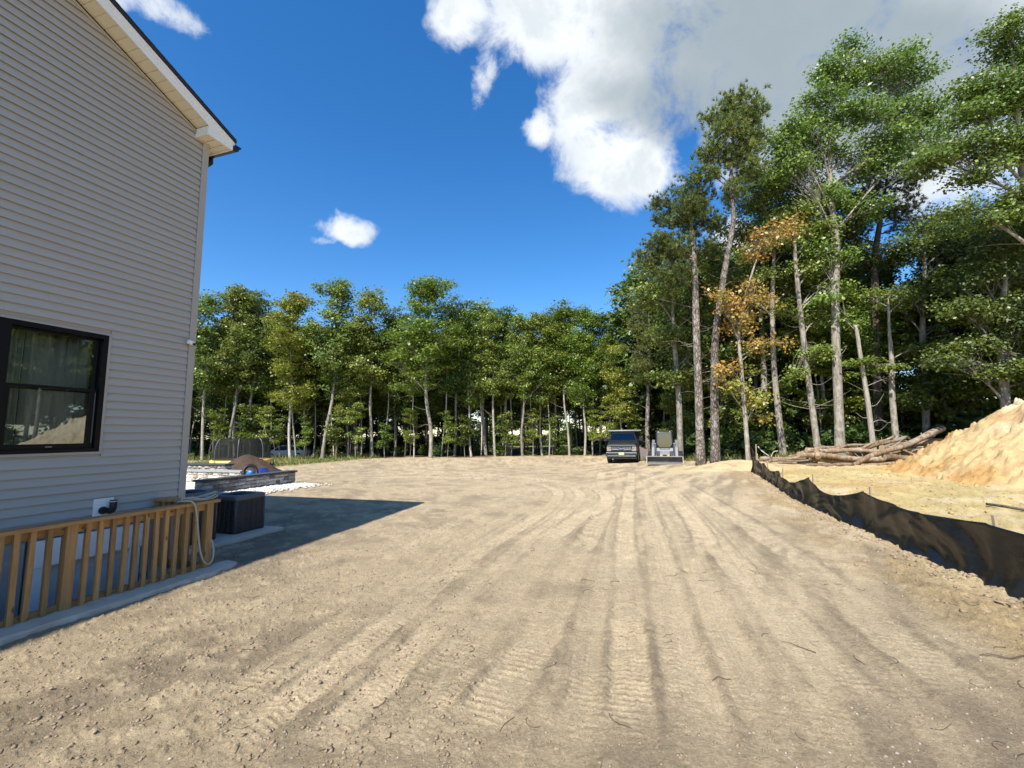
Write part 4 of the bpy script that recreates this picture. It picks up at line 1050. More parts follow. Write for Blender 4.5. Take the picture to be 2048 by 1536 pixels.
# ================================================================== PATIO
pt = empty('patio', hw(0.3, 6.5, 0), HROT, 'pale paver patio behind the house corner', 'patio', kind='structure')
MB().box(1.7, 9.0, 0.0, 7.0, -0.08, 0.006).build('bedding', M['concrete'], pt)
pm = None
for i in range(20):
    for j in range(12):
        x0 = 1.75 + i * 0.305; y0 = 0.05 + j * 0.61 + (0.305 if i % 2 else 0)
        if x0 > 7.35: continue
        if pm is None:
            pm = MB().box(0, 0.297, 0, 0.602, 0, 0.05).build('paver', M['paver'], pt, bevel=0.004); q = pm
        else:
            q = pm.copy(); COL.objects.link(q); q.parent = pt
        q.location = (x0, y0, 0.008 + rw.uniform(-0.002, 0.002))
def stone_wall(name, label, loc, rz, L, thick, h, capmat, stonemat, seed, caph=0.06, capo=0.04):
    """coursed split-face blocks under a flat cap"""
    w_ = empty(name, loc, rz, label, 'stone wall', 'low patio walls'); g = random.Random(seed)
    MB().box(0.02, L - 0.02, 0.04, thick - 0.04, -0.1, h - caph).build('wall_core', M['concrete'], w_)
    nC = max(2, round((h - caph) / 0.105)); ch = (h - caph + 0.03) / nC
    protos = []
    for q in range(7):
        mb = MB(); n = 5; m = 4; w0 = 1.0
        # front face as a rough grid on a box
        pts = {}
        for i in range(n + 1):
            for j in range(m + 1):
                e = (i in (0, n)) or (j in (0, m))
                pts[i, j] = (i / n, 0.012 if e else -g.uniform(0.005, 0.055), j / m)
        vs_ = []; idx = {}
        for kk, p in pts.items(): idx[kk] = len(vs_); vs_.append(p)
        b0 = len(vs_); vs_ += [(0, 0.09, 0), (1, 0.09, 0), (1, 0.09, 1), (0, 0.09, 1)]
        fs = [(idx[i, j], idx[i + 1, j], idx[i + 1, j + 1], idx[i, j + 1]) for i in range(n) for j in range(m)]
        fs += [(b0 + 3, b0 + 2, b0 + 1, b0)]
        fs += [tuple([idx[0, j] for j in range(m, -1, -1)] + [b0, b0 + 3]), tuple([idx[n, j] for j in range(m + 1)] + [b0 + 2, b0 + 1])]
        fs += [tuple([idx[i, m] for i in range(n + 1)][::-1] + [b0 + 3, b0 + 2][::1]), tuple([idx[i, 0] for i in range(n + 1)] + [b0 + 1, b0])]
        me = bpy.data.meshes.new('stone_block'); me.from_pydata(vs_, [], fs); me.update(); me.materials.append(stonemat); protos.append(me)
    def run(L_, place):
        for c in range(nC):
            x = -g.uniform(0, 0.12) if False else 0.0
            while x < L_ - 0.02:
                bw = min(g.uniform(0.14, 0.42), L_ - x)
                if L_ - x - bw < 0.1: bw = L_ - x
                o = bpy.data.objects.new('stone_block', g.choice(protos)); link(o, w_)
                place(o, x, -0.03 + c * ch, bw - 0.008, ch - 0.008); x += bw
    def front(o, x, z, bw, bh): o.location = (x, 0.0, z); o.scale = (bw, 1, bh)
    def end0(o, x, z, bw, bh): o.location = (0.0, thick - x, z); o.rotation_euler = (0, 0, -math.pi / 2); o.scale = (bw, 1, bh)
    def end1(o, x, z, bw, bh): o.location = (L, x, z); o.rotation_euler = (0, 0, math.pi / 2); o.scale = (bw, 1, bh)
    run(L, front); run(thick, end0); run(thick, end1)
    nc = max(1, round(L / 0.6))
    for i in range(nc):
        MB().box(-capo + i * (L + 2 * capo) / nc + 0.002, -capo + (i + 1) * (L + 2 * capo) / nc - 0.002, -capo - 0.02, thick + capo, h - caph, h).build('cap_stone', capmat, w_, bevel=0.006)
    return w_
stone_wall('stone_wall', 'long low grey stone wall with a dark cap beside the gravel', hw(5.02, 6.06, 0), HROT, 3.58, 0.32, 0.48, M['capdark'], M['stone'], 3)
stone_wall('stone_wall', 'sunlit pale stone wall with a grey cap across the back of the patio', hw(7.72, 13.0, 0), HROT - math.pi / 2, 5.3, 0.32, 0.5, M['capgrey'], M['stonelight'], 5)
stone_wall('stone_wall', 'short dark-capped wall rising behind the pale patio wall', hw(8.6, 13.4, 0.05), HROT - math.pi / 2, 3.9, 0.32, 0.62, M['capdark'], M['stone'], 7)
# white gravel beside the long wall
rg = np.random.default_rng(12); P = []
while len(P) < 1700:
    X = 5.2 + 3.3 * rg.random(); Y = 6.0 - abs(rg.normal()) * 0.55 * (0.7 + 0.3 * X / 6)
    if Y < 4.3: continue
    if X > 8.75 and Y > 5.9: continue
    q = hw(X, Y); P.append((q[0], q[1], gz(q[0], q[1]) + 0.015 + 0.03 * rg.random()))
scatter('white_gravel', np.array(P), 0.022 + 0.035 * rg.random(len(P)), M['gravel'], 13, 0.7, 'white river gravel spread along the long stone wall', 'gravel')
# black corrugated pipe standing in a loop behind the wall, blue drum end inside it
pc = empty('drain_pipe', hw(7.35, 6.85, 0.0), HROT - math.pi / 2 + 0.25, 'loop of black corrugated pipe standing behind the stone wall', 'pipe')
pts = [(-0.23, 0, 0.0), (-0.24, 0, 0.30)] + [(-0.24 * math.cos(t), 0, 0.48 + 0.25 * math.sin(t)) for t in [k * math.pi / 12 for k in range(13)]] + [(0.24, 0, 0.30), (0.23, 0, 0.0)]
pts = smooth_pts(pts, 6)
MB().tube(pts, [0.058 if i % 2 else 0.050 for i in range(len(pts))], 10).build('pipe', M['black'], pc, smooth=False)
bd = MB(); bd.tube([(0, -0.02, 0), (0, -0.02, 0.02), (0, -0.02, 0.50), (0, -0.02, 0.55), (0, -0.02, 0.56)], [0.12, 0.13, 0.13, 0.10, 0.0], 16)
bo = bd.build('blue_drum', M['blue'], None, smooth=False); bo.location = hw(7.45, 6.95, 0.0); bo.rotation_euler = (0, 0, HROT); tag(bo, 'bright blue plastic container inside the pipe loop', 'container')
tb = MB(); gr = 16
for i in range(gr + 1):
    for j in range(gr + 1):
        u, v = i / gr, j / gr
        ed = min(u, 1 - u, v, 1 - v)
        tb.v.append((u * 1.7, v * 0.9, 0.50 * min(1, ed * 6) * (0.75 + 0.35 * math.sin(u * 9 + 1) * math.cos(v * 7)) + 0.01))
for i in range(gr):
    for j in range(gr): tb.f.append((i * (gr + 1) + j, (i + 1) * (gr + 1) + j, (i + 1) * (gr + 1) + j + 1, i * (gr + 1) + j + 1))
to = tb.build('blue_tarp', M['navy'], None, smooth=True); to.location = hw(7.9, 7.0, 0.0); to.rotation_euler = (0, 0, HROT + 0.2); tag(to, 'crumpled dark blue tarp behind the end of the stone wall', 'tarp')

# ================================================================== SILT FENCE
SF = [((4.55, -2.2), 0.68), ((4.80, 0.2), 0.68), ((5.00, 2.7), 0.68), ((5.40, 5.20), 0.67), ((6.237, 8.083, 0.000)[:2], 0.66), ((7.049, 10.794, 0.000)[:2], 0.63), ((8.308, 14.131, 0.000)[:2], 0.50), ((9.45, 16.9), 0.56), ((10.35, 19.2), 0.72), ((10.75, 20.1), 1.10)]
sf = empty('silt_fence', (SF[2][0][0], SF[2][0][1], 0), 0, 'black sagging silt fence running along the right of the lot', 'silt fence')
ox, oy = SF[2][0]
Vf = []; cols = 0; NT_ = 22
sag = [0.08, 0.08, 0.06, 0.10, 0.24, 0.24, 0.14, 0.14, 0.10]
for i in range(len(SF) - 1):
    (a, ha), (b, hb) = SF[i], SF[i + 1]
    L = math.hypot(b[0] - a[0], b[1] - a[1]); n = max(14, int(L * 16))
    nx, ny = -(b[1] - a[1]) / L, (b[0] - a[0]) / L       # to the lot side
    for k in range(n + (1 if i == len(SF) - 2 else 0)):
        t = k / n; x = a[0] + (b[0] - a[0]) * t; y = a[1] + (b[1] - a[1]) * t
        h = ha + (hb - ha) * t - sag[i] * 4 * t * (1 - t) * (1 + 0.35 * (t - 0.5)) + 0.02
        g0 = float(base_z(x, y)) - 0.06
        s = cols * 0.06
        pin = 4 * t * (1 - t)
        for j in range(NT_ + 1):
            v = j / NT_
            # belly between the stakes, slanting folds gathered at each stake, ragged foot
            f1 = float(fbm(np.array([s * 1.1 + (1 - v) * (0.9 if t < 0.5 else -0.9)]), np.array([v * 0.8 + i * 3.1]), 2.4, 3, 31)[0]) - 0.5
            f2 = float(fbm(np.array([s * 3.0]), np.array([v * 1.2]), 2.0, 2, 37)[0]) - 0.5
            rad = math.sin((t if t < 0.5 else 1 - t) * 46 * (1.15 - v) + i) * 0.014 * math.exp(-(min(t, 1 - t) * L / 0.5) ** 2) * 1.6
            off = 0.03 + pin * 0.05 * (1 - v) * sag[i] / 0.1 + 0.11 * f1 * (0.35 + pin) + 0.022 * f2 + rad * 1.5 + 0.12 * (1 - v) ** 5
            z = g0 + (h + 0.06) * v + 0.010 * f2 * v
            Vf.append((x + nx * off - ox, y + ny * off - oy, z))
        cols += 1
F = []
for c in range(cols - 1):
    for j in range(NT_): F.append((c * (NT_ + 1) + j, (c + 1) * (NT_ + 1) + j, (c + 1) * (NT_ + 1) + j + 1, c * (NT_ + 1) + j + 1))
fo = MB().add(Vf, F).build('fabric', M['silt'], sf, smooth=True)
sm = fo.modifiers.new('thick', 'SOLIDIFY'); sm.thickness = 0.004
rs = random.Random(5)
for ((x, y), h) in SF[1:]:
    b = MB(); lx_, ly_ = rs.uniform(-0.05, 0.05), rs.uniform(-0.05, 0.05); zb = gz(x, y) - 0.1
    b.hexa([(x - ox + dx + 0.07, y - oy + dy - 0.02, zb) for dx, dy in ((-.017, -.017), (.017, -.017), (.017, .017), (-.017, .017))] + [(x - ox + dx + abs(lx_) + 0.06, y - oy + dy + ly_ - 0.02, zb + h + 0.20) for dx, dy in ((-.017, -.017), (.017, -.017), (.017, .017), (-.017, .017))])
    b.build('stake', M['stake'], sf)

# ================================================================== LOG PILE
LOGS = [  # two ends, two radii, label
 ((15.626, 21.000, 0.075), (21.707, 22.600, 1.765), 0.10, 0.165, 'long straight log slanting up across the whole pile'),
 ((13.684, 21.600, 0.641), (17.609, 21.400, 0.307), 0.135, 0.11, 'thick pale log lying level at the left of the pile'),
 ((14.472, 22.200, 0.777), (18.479, 22.400, 0.705), 0.12, 0.11, 'log resting on top of the thick pale one'),
 ((12.419, 22.600, 0.361), (15.068, 22.400, 0.395), 0.10, 0.10, 'log on the ground nearest the silt fence end'),
 ((12.869, 21.900, 0.204), (14.762, 21.900, 0.209), 0.06, 0.05, 'thin short log below the one nearest the fence'),
 ((13.614, 20.900, 0.147), (15.745, 20.900, 0.172), 0.085, 0.08, 'front log on bare ground left of the slanting log'),
 ((16.203, 20.900, 0.122), (19.358, 21.200, 0.208), 0.095, 0.08, 'front log on bare ground right of the slanting log'),
 ((17.790, 21.600, 0.459), (19.553, 21.600, 0.370), 0.14, 0.12, 'stubby thick log right of the slanting log'),
 ((17.349, 22.600, 0.808), (20.072, 23.600, 1.399), 0.07, 0.06, 'slim log poking up behind the pile, leftmost'),
 ((17.887, 22.900, 0.818), (20.522, 23.400, 1.344), 0.10, 0.09, 'log tipped up beside the slim one at the back'),
 ((18.429, 22.500, 0.875), (21.199, 23.200, 1.108), 0.13, 0.13, 'dark log crossing under the slanting log'),
 ((19.858, 22.600, 1.008), (22.194, 23.200, 1.226), 0.11, 0.09, 'short log at the top right behind the slanting log'),
 ((19.556, 22.100, 0.706), (21.572, 22.500, 0.795), 0.10, 0.08, 'log half buried in brush right of the pile'),
 ((19.275, 21.700, 0.510), (20.481, 21.800, 0.541), 0.13, 0.13, 'cut-off log end low at the right of the pile'),
 ((18.809, 21.900, 0.842), (19.378, 21.500, 0.472), 0.05, 0.06, 'thin branch leaning down right of the slanting log'),
 ((14.439, 21.900, 0.404), (17.491, 21.500, 0.208), 0.13, 0.12, 'shaded log under the thick pale one'),
 ((15.605, 22.200, 0.206), (19.053, 22.200, 0.245), 0.13, 0.12, 'dark log at the core of the pile'),
 ((16.924, 22.600, 0.564), (20.280, 22.700, 0.601), 0.13, 0.12, 'dark log behind the slanting log at mid height'),
 ((20.837, 23.000, 0.887), (23.353, 23.400, 1.031), 0.07, 0.05, 'crooked limb at the far right end of the pile'),
 ((21.613, 23.400, 1.074), (23.209, 23.200, 0.858), 0.05, 0.03, 'thin limb crossing the crooked one'),
 ((12.716, 22.300, 0.277), (15.471, 22.000, 0.292), 0.07, 0.05, 'thin brown pole running along the ground at the left'),
 ((13.906, 22.600, 0.470), (17.004, 23.000, 0.925), 0.06, 0.04, 'thin pole rising left to right over the left end of the pile'),
 ((15.719, 23.000, 0.862), (18.583, 23.200, 1.031), 0.08, 0.06, 'upper brown log lying back behind the left end'),
 ((17.152, 23.200, 0.918), (14.615, 22.900, 0.649), 0.07, 0.05, 'thin brown log tucked behind the left stub'),
 ((18.686, 22.300, 0.634), (22.296, 22.800, 0.828), 0.07, 0.05, 'thin brown pole reaching out to the right of the pile'),
 ((18.536, 21.600, 0.262), (21.537, 22.200, 0.439), 0.08, 0.05, 'low brown log pointing at the sand pile'),
 ((21.690, 23.600, 1.278), (23.347, 23.200, 0.933), 0.05, 0.03, 'bent thin branch over the right end of the pile'),
 ((19.143, 23.400, 1.125), (17.086, 22.800, 0.679), 0.06, 0.06, 'slim brown log leaning the other way behind the pile'),
 ((14.636, 21.700, 0.890), (14.425, 21.300, 0.484), 0.12, 0.12, 'upright stub of log leaning on the thick pale one'),
]
rl = random.Random(9)
for (a, b, ra, rb, lab) in LOGS:
    a, b = Vector(a), Vector(b); mid = (a + b) / 2
    e = empty('log', mid, 0, lab, 'log', 'felled logs in the pile')
    n = 12; ax = (b - a).normalized(); side = ax.cross(Vector((0, 0, 1))).normalized(); L = (b - a).length
    ph = rl.random() * 6
    pts = [a + (b - a) * (i / n) + side * (0.012 * L * math.sin(i * 0.55 + ph)) + Vector((0, 0, 0.008 * L * math.sin(i * 0.8 + ph * 2))) - mid for i in range(n + 1)]
    rad = [(ra + (rb - ra) * i / n) * (1 + 0.10 * math.sin(i * 1.7 + ph)) for i in range(n + 1)]
    MB().tube(pts, rad, 12, True, 0.10, rl).build('trunk', M['barklog'], e, smooth=True)
    for (p, q, r) in ((pts[0], pts[1], rad[0]), (pts[-1], pts[-2], rad[-1])):
        d = (p - q).normalized()
        MB().tube([p - d * 0.005, p + d * 0.006], r * 0.93, 12).build('cut_end', M['cutwood'], e)
    if ra > 0.09:
        for q in range(rl.randint(1, 3)):
            i = rl.randint(2, n - 2); d = (side * rl.uniform(-1, 1) + Vector((0, 0, rl.uniform(0.1, 1)))).normalized()
            MB().tube([pts[i], pts[i] + d * (rad[i] + 0.10)], [0.03, 0.022], 6).build('branch_stub', M['barklog'], e)
# brush of small dead branches over the pile
br = MB()
for k in range(90):
    x = rl.uniform(16.5, 22.2); y = rl.uniform(21.6, 24.0); z = float(base_z(x, y)) + rl.uniform(0.05, 0.9) * (1 if x > 18.5 else 0.6)
    a = rl.uniform(0, 3.14); L = rl.uniform(0.4, 1.5); el = rl.uniform(-0.25, 0.55)
    d = Vector((math.cos(a) * math.cos(el), math.sin(a) * math.cos(el) * 0.5, math.sin(el)))
    p = Vector((x, y, z)); pts = [p + d * (L * t) + Vector((0, 0, 0.05 * math.sin(t * 5 + k))) for t in (0, 0.33, 0.66, 1)]
    r0 = rl.uniform(0.01, 0.026); br.tube(pts, [r0, r0 * 0.8, r0 * 0.6, r0 * 0.35], 5)
tag(br.build('brushwood', M['barkpale']), 'tangle of small dead branches over and behind the log pile', 'brush', kind='stuff')
def stick(name, pts, r, lab, mat):
    c = Vector(pts[0]); o = MB().tube(smooth_pts([Vector(p) - c for p in pts], 5), r, 8).build(name, mat, None, smooth=True); o.location = c
    return tag(o, lab, 'stick', 'loose sticks near the fence')
stick('stick', [(10.214, 9.832, 0.140), (10.109, 9.382, 0.160), (10.137, 8.964, 0.140)], 0.028, 'dark stick on the sand at the right edge above the fence', M['barkdark'])
stick('stick', [(12.774, 23.400, 0.955), (12.855, 23.200, 0.730), (13.083, 23.000, 0.483)], 0.025, 'bleached branch slanting down beside the fence end', M['barkpale'])
stick('stick', [(13.266, 23.200, 0.370), (13.502, 23.300, 0.669), (13.679, 23.200, 0.722)], 0.022, 'small bleached forked branch right of the fence end', M['barkpale'])

# ================================================================== PICKUP WITH DUMP BED
tp = (7.471, 31.300, -0.386)
TS = 1.07
truck = empty('dump_truck', (tp[0] + 0.1, tp[1], float(base_z(tp[0], tp[1])) + 0.0), R_(-18.5), 'dark grey pickup truck with a black tarped dump bed facing the camera', 'truck')
truck.scale = (TS, TS, TS)
def loft(mb, secs):
    """closed cross-sections of equal length -> skin with end caps"""
    k = len(mb.v); n = len(secs[0])
    for s_ in secs: mb.v += [tuple(p) for p in s_]
    for i in range(len(secs) - 1):
        for j in range(n): mb.f.append((k + i * n + j, k + i * n + (j + 1) % n, k + (i + 1) * n + (j + 1) % n, k + (i + 1) * n + j))
    mb.f.append(tuple(k + j for j in range(n))[::-1]); mb.f.append(tuple(k + (len(secs) - 1) * n + j for j in range(n)))
    return mb
def section(y, w0, w1, z0, z1, ch=0.06):
    return [(-w0, y, z0), (w0, y, z0), (w0 + 0.0, y, z0 + (z1 - z0) * 0.45), (w1, y, z1 - ch), (w1 - ch, y, z1), (-w1 + ch, y, z1), (-w1, y, z1 - ch), (-w0, y, z0 + (z1 - z0) * 0.45)]
bd = MB()
loft(bd, [section(0.06, 0.93, 0.88, 0.55, 1.16), section(0.14, 0.98, 0.92, 0.52, 1.26), section(0.7, 1.0, 0.93, 0.50, 1.39), section(1.35, 1.0, 0.93, 0.48, 1.475)])
bd.build('hood', M['truck'], truck, smooth=False, bevel=0.03)
cb = MB(); loft(cb, [section(1.33, 1.0, 0.93, 0.45, 1.465, 0.03), section(3.6, 1.0, 0.94, 0.45, 1.465, 0.03)]); cb.build('cab_body', M['truck'], truck, bevel=0.02)
def ghs(y, wb, wt, zb, zt): return [(-wb, y, zb), (wb, y, zb), (wt, y, zt), (-wt, y, zt)]
gh = MB(); gh.hexa([(-0.90, 1.36, 1.462), (0.90, 1.36, 1.462), (0.92, 3.55, 1.462), (-0.92, 3.55, 1.462), (-0.70, 2.0, 1.95), (0.70, 2.0, 1.95), (0.72, 3.5, 1.95), (-0.72, 3.5, 1.95)])
gh.build('greenhouse', M['black'], truck)
rfm = MB(); rfm.hexa([(-0.74, 1.93, 1.935), (0.74, 1.93, 1.935), (0.76, 3.52, 1.935), (-0.76, 3.52, 1.935), (-0.66, 2.05, 2.0), (0.66, 2.05, 2.0), (0.68, 3.45, 2.0), (-0.68, 3.45, 2.0)]); rfm.build('cab_roof', M['truck'], truck, bevel=0.02)
ws = MB(); ws.hexa([(-0.84, 1.40, 1.485), (0.84, 1.40, 1.485), (0.82, 1.43, 1.485), (-0.82, 1.43, 1.485), (-0.68, 1.965, 1.93), (0.68, 1.965, 1.93), (0.66, 1.995, 1.93), (-0.66, 1.995, 1.93)])
ws.v = [(x, y - 0.012, z) for x, y, z in ws.v]; ws.build('windscreen', M['carglass'], truck)
for s_ in (-1, 1):
    pl = MB(); pl.tube([(s_ * 0.90, 1.36, 1.465), (s_ * 0.71, 1.96, 1.955)], 0.035, 6); pl.build('roof_pillar', M['truck'], truck)
    sw = MB(); sw.hexa([(s_ * 0.885, 1.66, 1.50), (s_ * 0.90, 2.45, 1.50), (s_ * 0.91, 2.45, 1.50), (s_ * 0.90, 1.66, 1.50), (s_ * 0.745, 2.05, 1.90), (s_ * 0.75, 2.45, 1.90), (s_ * 0.76, 2.45, 1.90), (s_ * 0.755, 2.05, 1.90)]); sw.build('side_window', M['carglass'], truck)
    mr = MB(); mr.box(s_ * 1.18 - 0.11, s_ * 1.18 + 0.11, 1.52, 1.62, 1.42, 1.70); mr.tube([(s_ * 0.95, 1.60, 1.48), (s_ * 1.12, 1.58, 1.50)], 0.03, 6); mr.build('wing_mirror', M['black'], truck, bevel=0.02)
    hl_ = empty('headlight'); hl_.parent = truck
    MB().box(s_ * 0.80 - 0.135, s_ * 0.80 + 0.135, 0.035, 0.08, 0.79, 1.10).build('lens', M['lamp'], hl_, bevel=0.02)
    MB().box(s_ * 0.84 - 0.05, s_ * 0.84 + 0.05, 0.02, 0.05, 0.90, 0.97).build('indicator', M['amber'], hl_)
    MB().box(s_ * 0.78 - 0.10, s_ * 0.78 + 0.10, 0.018, 0.05, 0.985, 0.998).build('lamp_divider', M['black'], hl_)
    fg = MB(); fg.tube([(s_ * 0.83, -0.08, 0.60), (s_ * 0.83, -0.03, 0.60)], 0.055, 12); fg.build('fog_lamp', M['lamp'], truck)
    th_ = MB(); th_.tube([(s_ * 0.42, -0.10, 0.36), (s_ * 0.42, -0.16, 0.38), (s_ * 0.42, -0.10, 0.42)], 0.018, 6); th_.build('tow_hook', M['blackmetal'], truck)
    for yy in (0.95, 4.75):
        wl = empty('wheel'); wl.parent = truck; wl.location = (s_ * 0.87, yy, 0.41)
        w3 = MB(); w3.tube([(-0.14, 0, 0), (-0.12, 0, 0), (0.12, 0, 0), (0.14, 0, 0)], [0.36, 0.41, 0.41, 0.36], 24); w3.build('tyre', M['tyre'], wl)
        MB().tube([(s_ * 0.125, 0, 0), (s_ * 0.148, 0, 0)], [0.24, 0.22], 18).build('rim', M['rim'], wl)
    ar = MB(); ar.tube([(s_ * 0.995, 0.95 + 0.50 * math.cos(t), 0.43 + 0.50 * math.sin(t)) for t in [R_(a) for a in range(0, 181, 15)]], 0.035, 6); ar.build('wheel_arch', M['black'], truck)
    MB().box(s_ * 1.005 - 0.005, s_ * 1.005 + 0.005, 1.5, 3.5, 1.02, 1.045).build('door_seam_trim', M['chrome'], truck)
    MB().box(s_ * 0.98 - 0.07, s_ * 0.98 + 0.07, 1.5, 3.5, 0.36, 0.42).build('running_board', M['black'], truck)
gr_ = MB(); gr_.box(-0.66, 0.66, 0.02, 0.07, 0.74, 1.12); gr_.build('grille', M['black'], truck, bevel=0.02)
for z in (0.80, 0.89, 0.985, 1.06):
    MB().box(-0.64, 0.64, -0.004, 0.03, z - 0.014, z + 0.014).build('grille_bar', M['chrome'] if z in (0.89, 0.985) else M['truck'], truck, bevel=0.004)
MB().box(-0.90, 0.90, 0.0, 0.08, 1.12, 1.165).build('hood_lip', M['truck'], truck, bevel=0.01)
em = MB(); n = 24; em.add([(0.15 * math.cos(2 * math.pi * i / n), yy, 0.94 + 0.062 * math.sin(2 * math.pi * i / n)) for yy in (-0.03, 0.01) for i in range(n)], [tuple(range(n)), tuple(range(2 * n - 1, n - 1, -1))] + [(i, n + i, n + (i + 1) % n, (i + 1) % n) for i in range(n)])
em.build('emblem', M['chrome'], truck)
em2 = MB(); em2.add([(0.128 * math.cos(2 * math.pi * i / n), yy, 0.94 + 0.047 * math.sin(2 * math.pi * i / n)) for yy in (-0.034, -0.029) for i in range(n)], [tuple(range(n)), tuple(range(2 * n - 1, n - 1, -1))] + [(i, n + i, n + (i + 1) % n, (i + 1) % n) for i in range(n)])
em2.build('emblem_field', M['navy'], truck)
emt = MB(); emt.tube([(-0.08 + 0.016 * i, -0.037, 0.94 + 0.022 * math.sin(i * 1.9)) for i in range(11)], 0.007, 4); emt.build('emblem_script', M['white'], truck)
bm = MB(); bm.prism([(-0.10, 0.46), (-0.12, 0.52), (-0.10, 0.70), (0.05, 0.72), (0.05, 0.46)], 'x', -0.98, 0.98); bm.build('front_bumper', M['truck'], truck, bevel=0.02)
MB().box(-0.96, 0.96, -0.132, -0.118, 0.655, 0.70).build('bumper_strip', M['chrome'], truck, bevel=0.006)
MB().box(-0.90, 0.90, -0.132, -0.118, 0.475, 0.50).build('bumper_strip', M['chrome'], truck, bevel=0.006)
MB().box(-0.55, 0.55, -0.125, -0.10, 0.50, 0.60).build('bumper_intake', M['black'], truck, bevel=0.01)
MB().box(-0.95, 0.95, -0.06, 0.1, 0.30, 0.455).build('air_dam', M['black'], truck, bevel=0.02)
MB().box(-0.17, 0.17, -0.145, -0.128, 0.56, 0.73).build('number_plate', M['plate'], truck)
dp = MB(); dp.box(-1.08, 1.08, 3.75, 3.85, 0.85, 2.06); dp.box(-1.08, -1.0, 3.85, 6.9, 0.85, 1.75); dp.box(1.0, 1.08, 3.85, 6.9, 0.85, 1.75); dp.box(-1.0, 1.0, 3.85, 6.9, 0.82, 0.92); dp.box(-1.0, 1.0, 6.82, 6.9, 0.92, 1.75)
dp.build('dump_bed', M['bed'], truck, bevel=0.01)
for y in (4.3, 5.1, 5.9, 6.6):
    for s_ in (-1, 1): MB().box(s_ * 1.105 - 0.024, s_ * 1.105 + 0.024, y - 0.04, y + 0.04, 0.85, 1.75).build('bed_rib', M['bed'], truck)
cp = MB(); cp.box(-1.06, 1.06, 3.0, 3.76, 2.03, 2.07); cp.build('cab_protector', M['bed'], truck)
MB().tube([(-1.14, 2.98, 2.13), (1.14, 2.98, 2.13)], 0.058, 10).build('tarp_roll', M['tarp'], truck, smooth=True)
MB().box(-1.0, 1.0, 0.6, 6.6, 0.42, 0.52).build('chassis', M['black'], truck)
MB().box(-1.02, 1.02, 3.86, 6.8, 1.70, 1.745).build('load_cover', M['black'], truck)
rp = MB(); q = (9.473, 32.200, -0.395); rp.hexa([(-0.32, 0, 0), (0.32, 0.02, 0), (0.32, 0.08, 0), (-0.32, 0.06, 0), (-0.32, 0.25, 1.0), (0.32, 0.27, 0.72), (0.32, 0.33, 0.72), (-0.32, 0.31, 1.0)])
ro = rp.build('steel_plate', M['ramp'], None, bevel=0.005); ro.location = (q[0], q[1], float(base_z(q[0], q[1]))); tag(ro, 'grey-brown steel plate leaning between the truck and the loader', 'steel plate')

# ================================================================== COMPACT TRACK LOADER
lp = (9.309, 27.600, -0.160)
ld = empty('track_loader', (lp[0], lp[1], float(base_z(lp[0], lp[1]))), R_(-20.5), 'grey compact track loader facing the camera with its wide bucket down', 'loader')
def obox(*a): return MB().box(*a)
for s_ in (-1, 1):
    tr = empty('track'); tr.parent = ld
    pts = [(1.0, 0.06), (2.5, 0.06), (2.72, 0.20), (2.78, 0.42), (2.5, 0.66), (1.7, 0.74), (1.0, 0.62), (0.76, 0.38), (0.80, 0.18)]
    tb_ = MB(); tb_.prism(pts, 'x', s_ * 0.86 - 0.19, s_ * 0.86 + 0.19); tb_.build('rubber_belt', M['tyre'], tr, bevel=0.03)
    lg = MB()
    for i in range(len(pts)):
        a, b = Vector(pts[i]), Vector(pts[(i + 1) % len(pts)]); n = max(1, int((b - a).length / 0.13))
        for k in range(n):
            p = a + (b - a) * ((k + 0.5) / n); d = (b - a).normalized(); nn = Vector((d.y, -d.x))
            q4 = [p - d * 0.03, p + d * 0.03, p + d * 0.02 + nn * 0.035, p - d * 0.02 + nn * 0.035]
            lg.prism([tuple(v) for v in q4], 'x', s_ * 0.86 - 0.185, s_ * 0.86 + 0.185)
    lg.build('tread', M['tyre'], tr)
    arm = MB()
    prof = [(2.95, 1.15), (2.9, 1.42), (1.7, 1.48), (0.85, 1.02), (0.42, 0.42), (0.30, 0.22), (0.46, 0.14), (0.66, 0.36), (1.05, 0.84), (1.8, 1.22)]
    arm.prism(prof, 'x', s_ * 0.70 - 0.09, s_ * 0.70 + 0.09); arm.build('lift_arm', M['machinelight'] if s_ else None, ld, bevel=0.02)
    cy = MB(); cy.tube([(s_ * 0.52, 0.95, 0.72), (s_ * 0.52, 0.42, 0.42)], 0.05, 10); cy.tube([(s_ * 0.52, 0.42, 0.42), (s_ * 0.52, 0.28, 0.34)], 0.028, 8); cy.build('tilt_cylinder', M['machine'], ld, smooth=True)
    MB().box(s_ * 0.58 - 0.09, s_ * 0.58 + 0.09, 1.0, 3.0, 0.5, 1.28).build('side_fairing', M['machine'], ld, bevel=0.04)
    wl_ = MB(); wl_.tube([(s_ * 0.34, 0.97, 1.98), (s_ * 0.34, 1.02, 1.98)], 0.05, 10); wl_.build('work_lamp', M['lamp'], ld)
    MB().tube([(s_ * 0.505, 1.0, 1.0), (s_ * 0.47, 1.04, 2.0)], 0.035, 6).build('cab_pillar', M['black'], ld)
bodyp = MB(); bodyp.prism([(0.92, 0.30), (0.92, 0.78), (1.0, 0.98), (1.3, 1.0), (2.95, 1.05), (2.95, 0.35)], 'x', -0.5, 0.5); bodyp.build('chassis', M['machine'], ld, bevel=0.02)
fp = MB(); fp.prism([(0.40, 0.30), (0.45, 0.62), (0.88, 0.80), (0.93, 0.40)], 'x', -0.30, 0.30); fp.build('front_panel', M['machinelight'], ld, bevel=0.02)
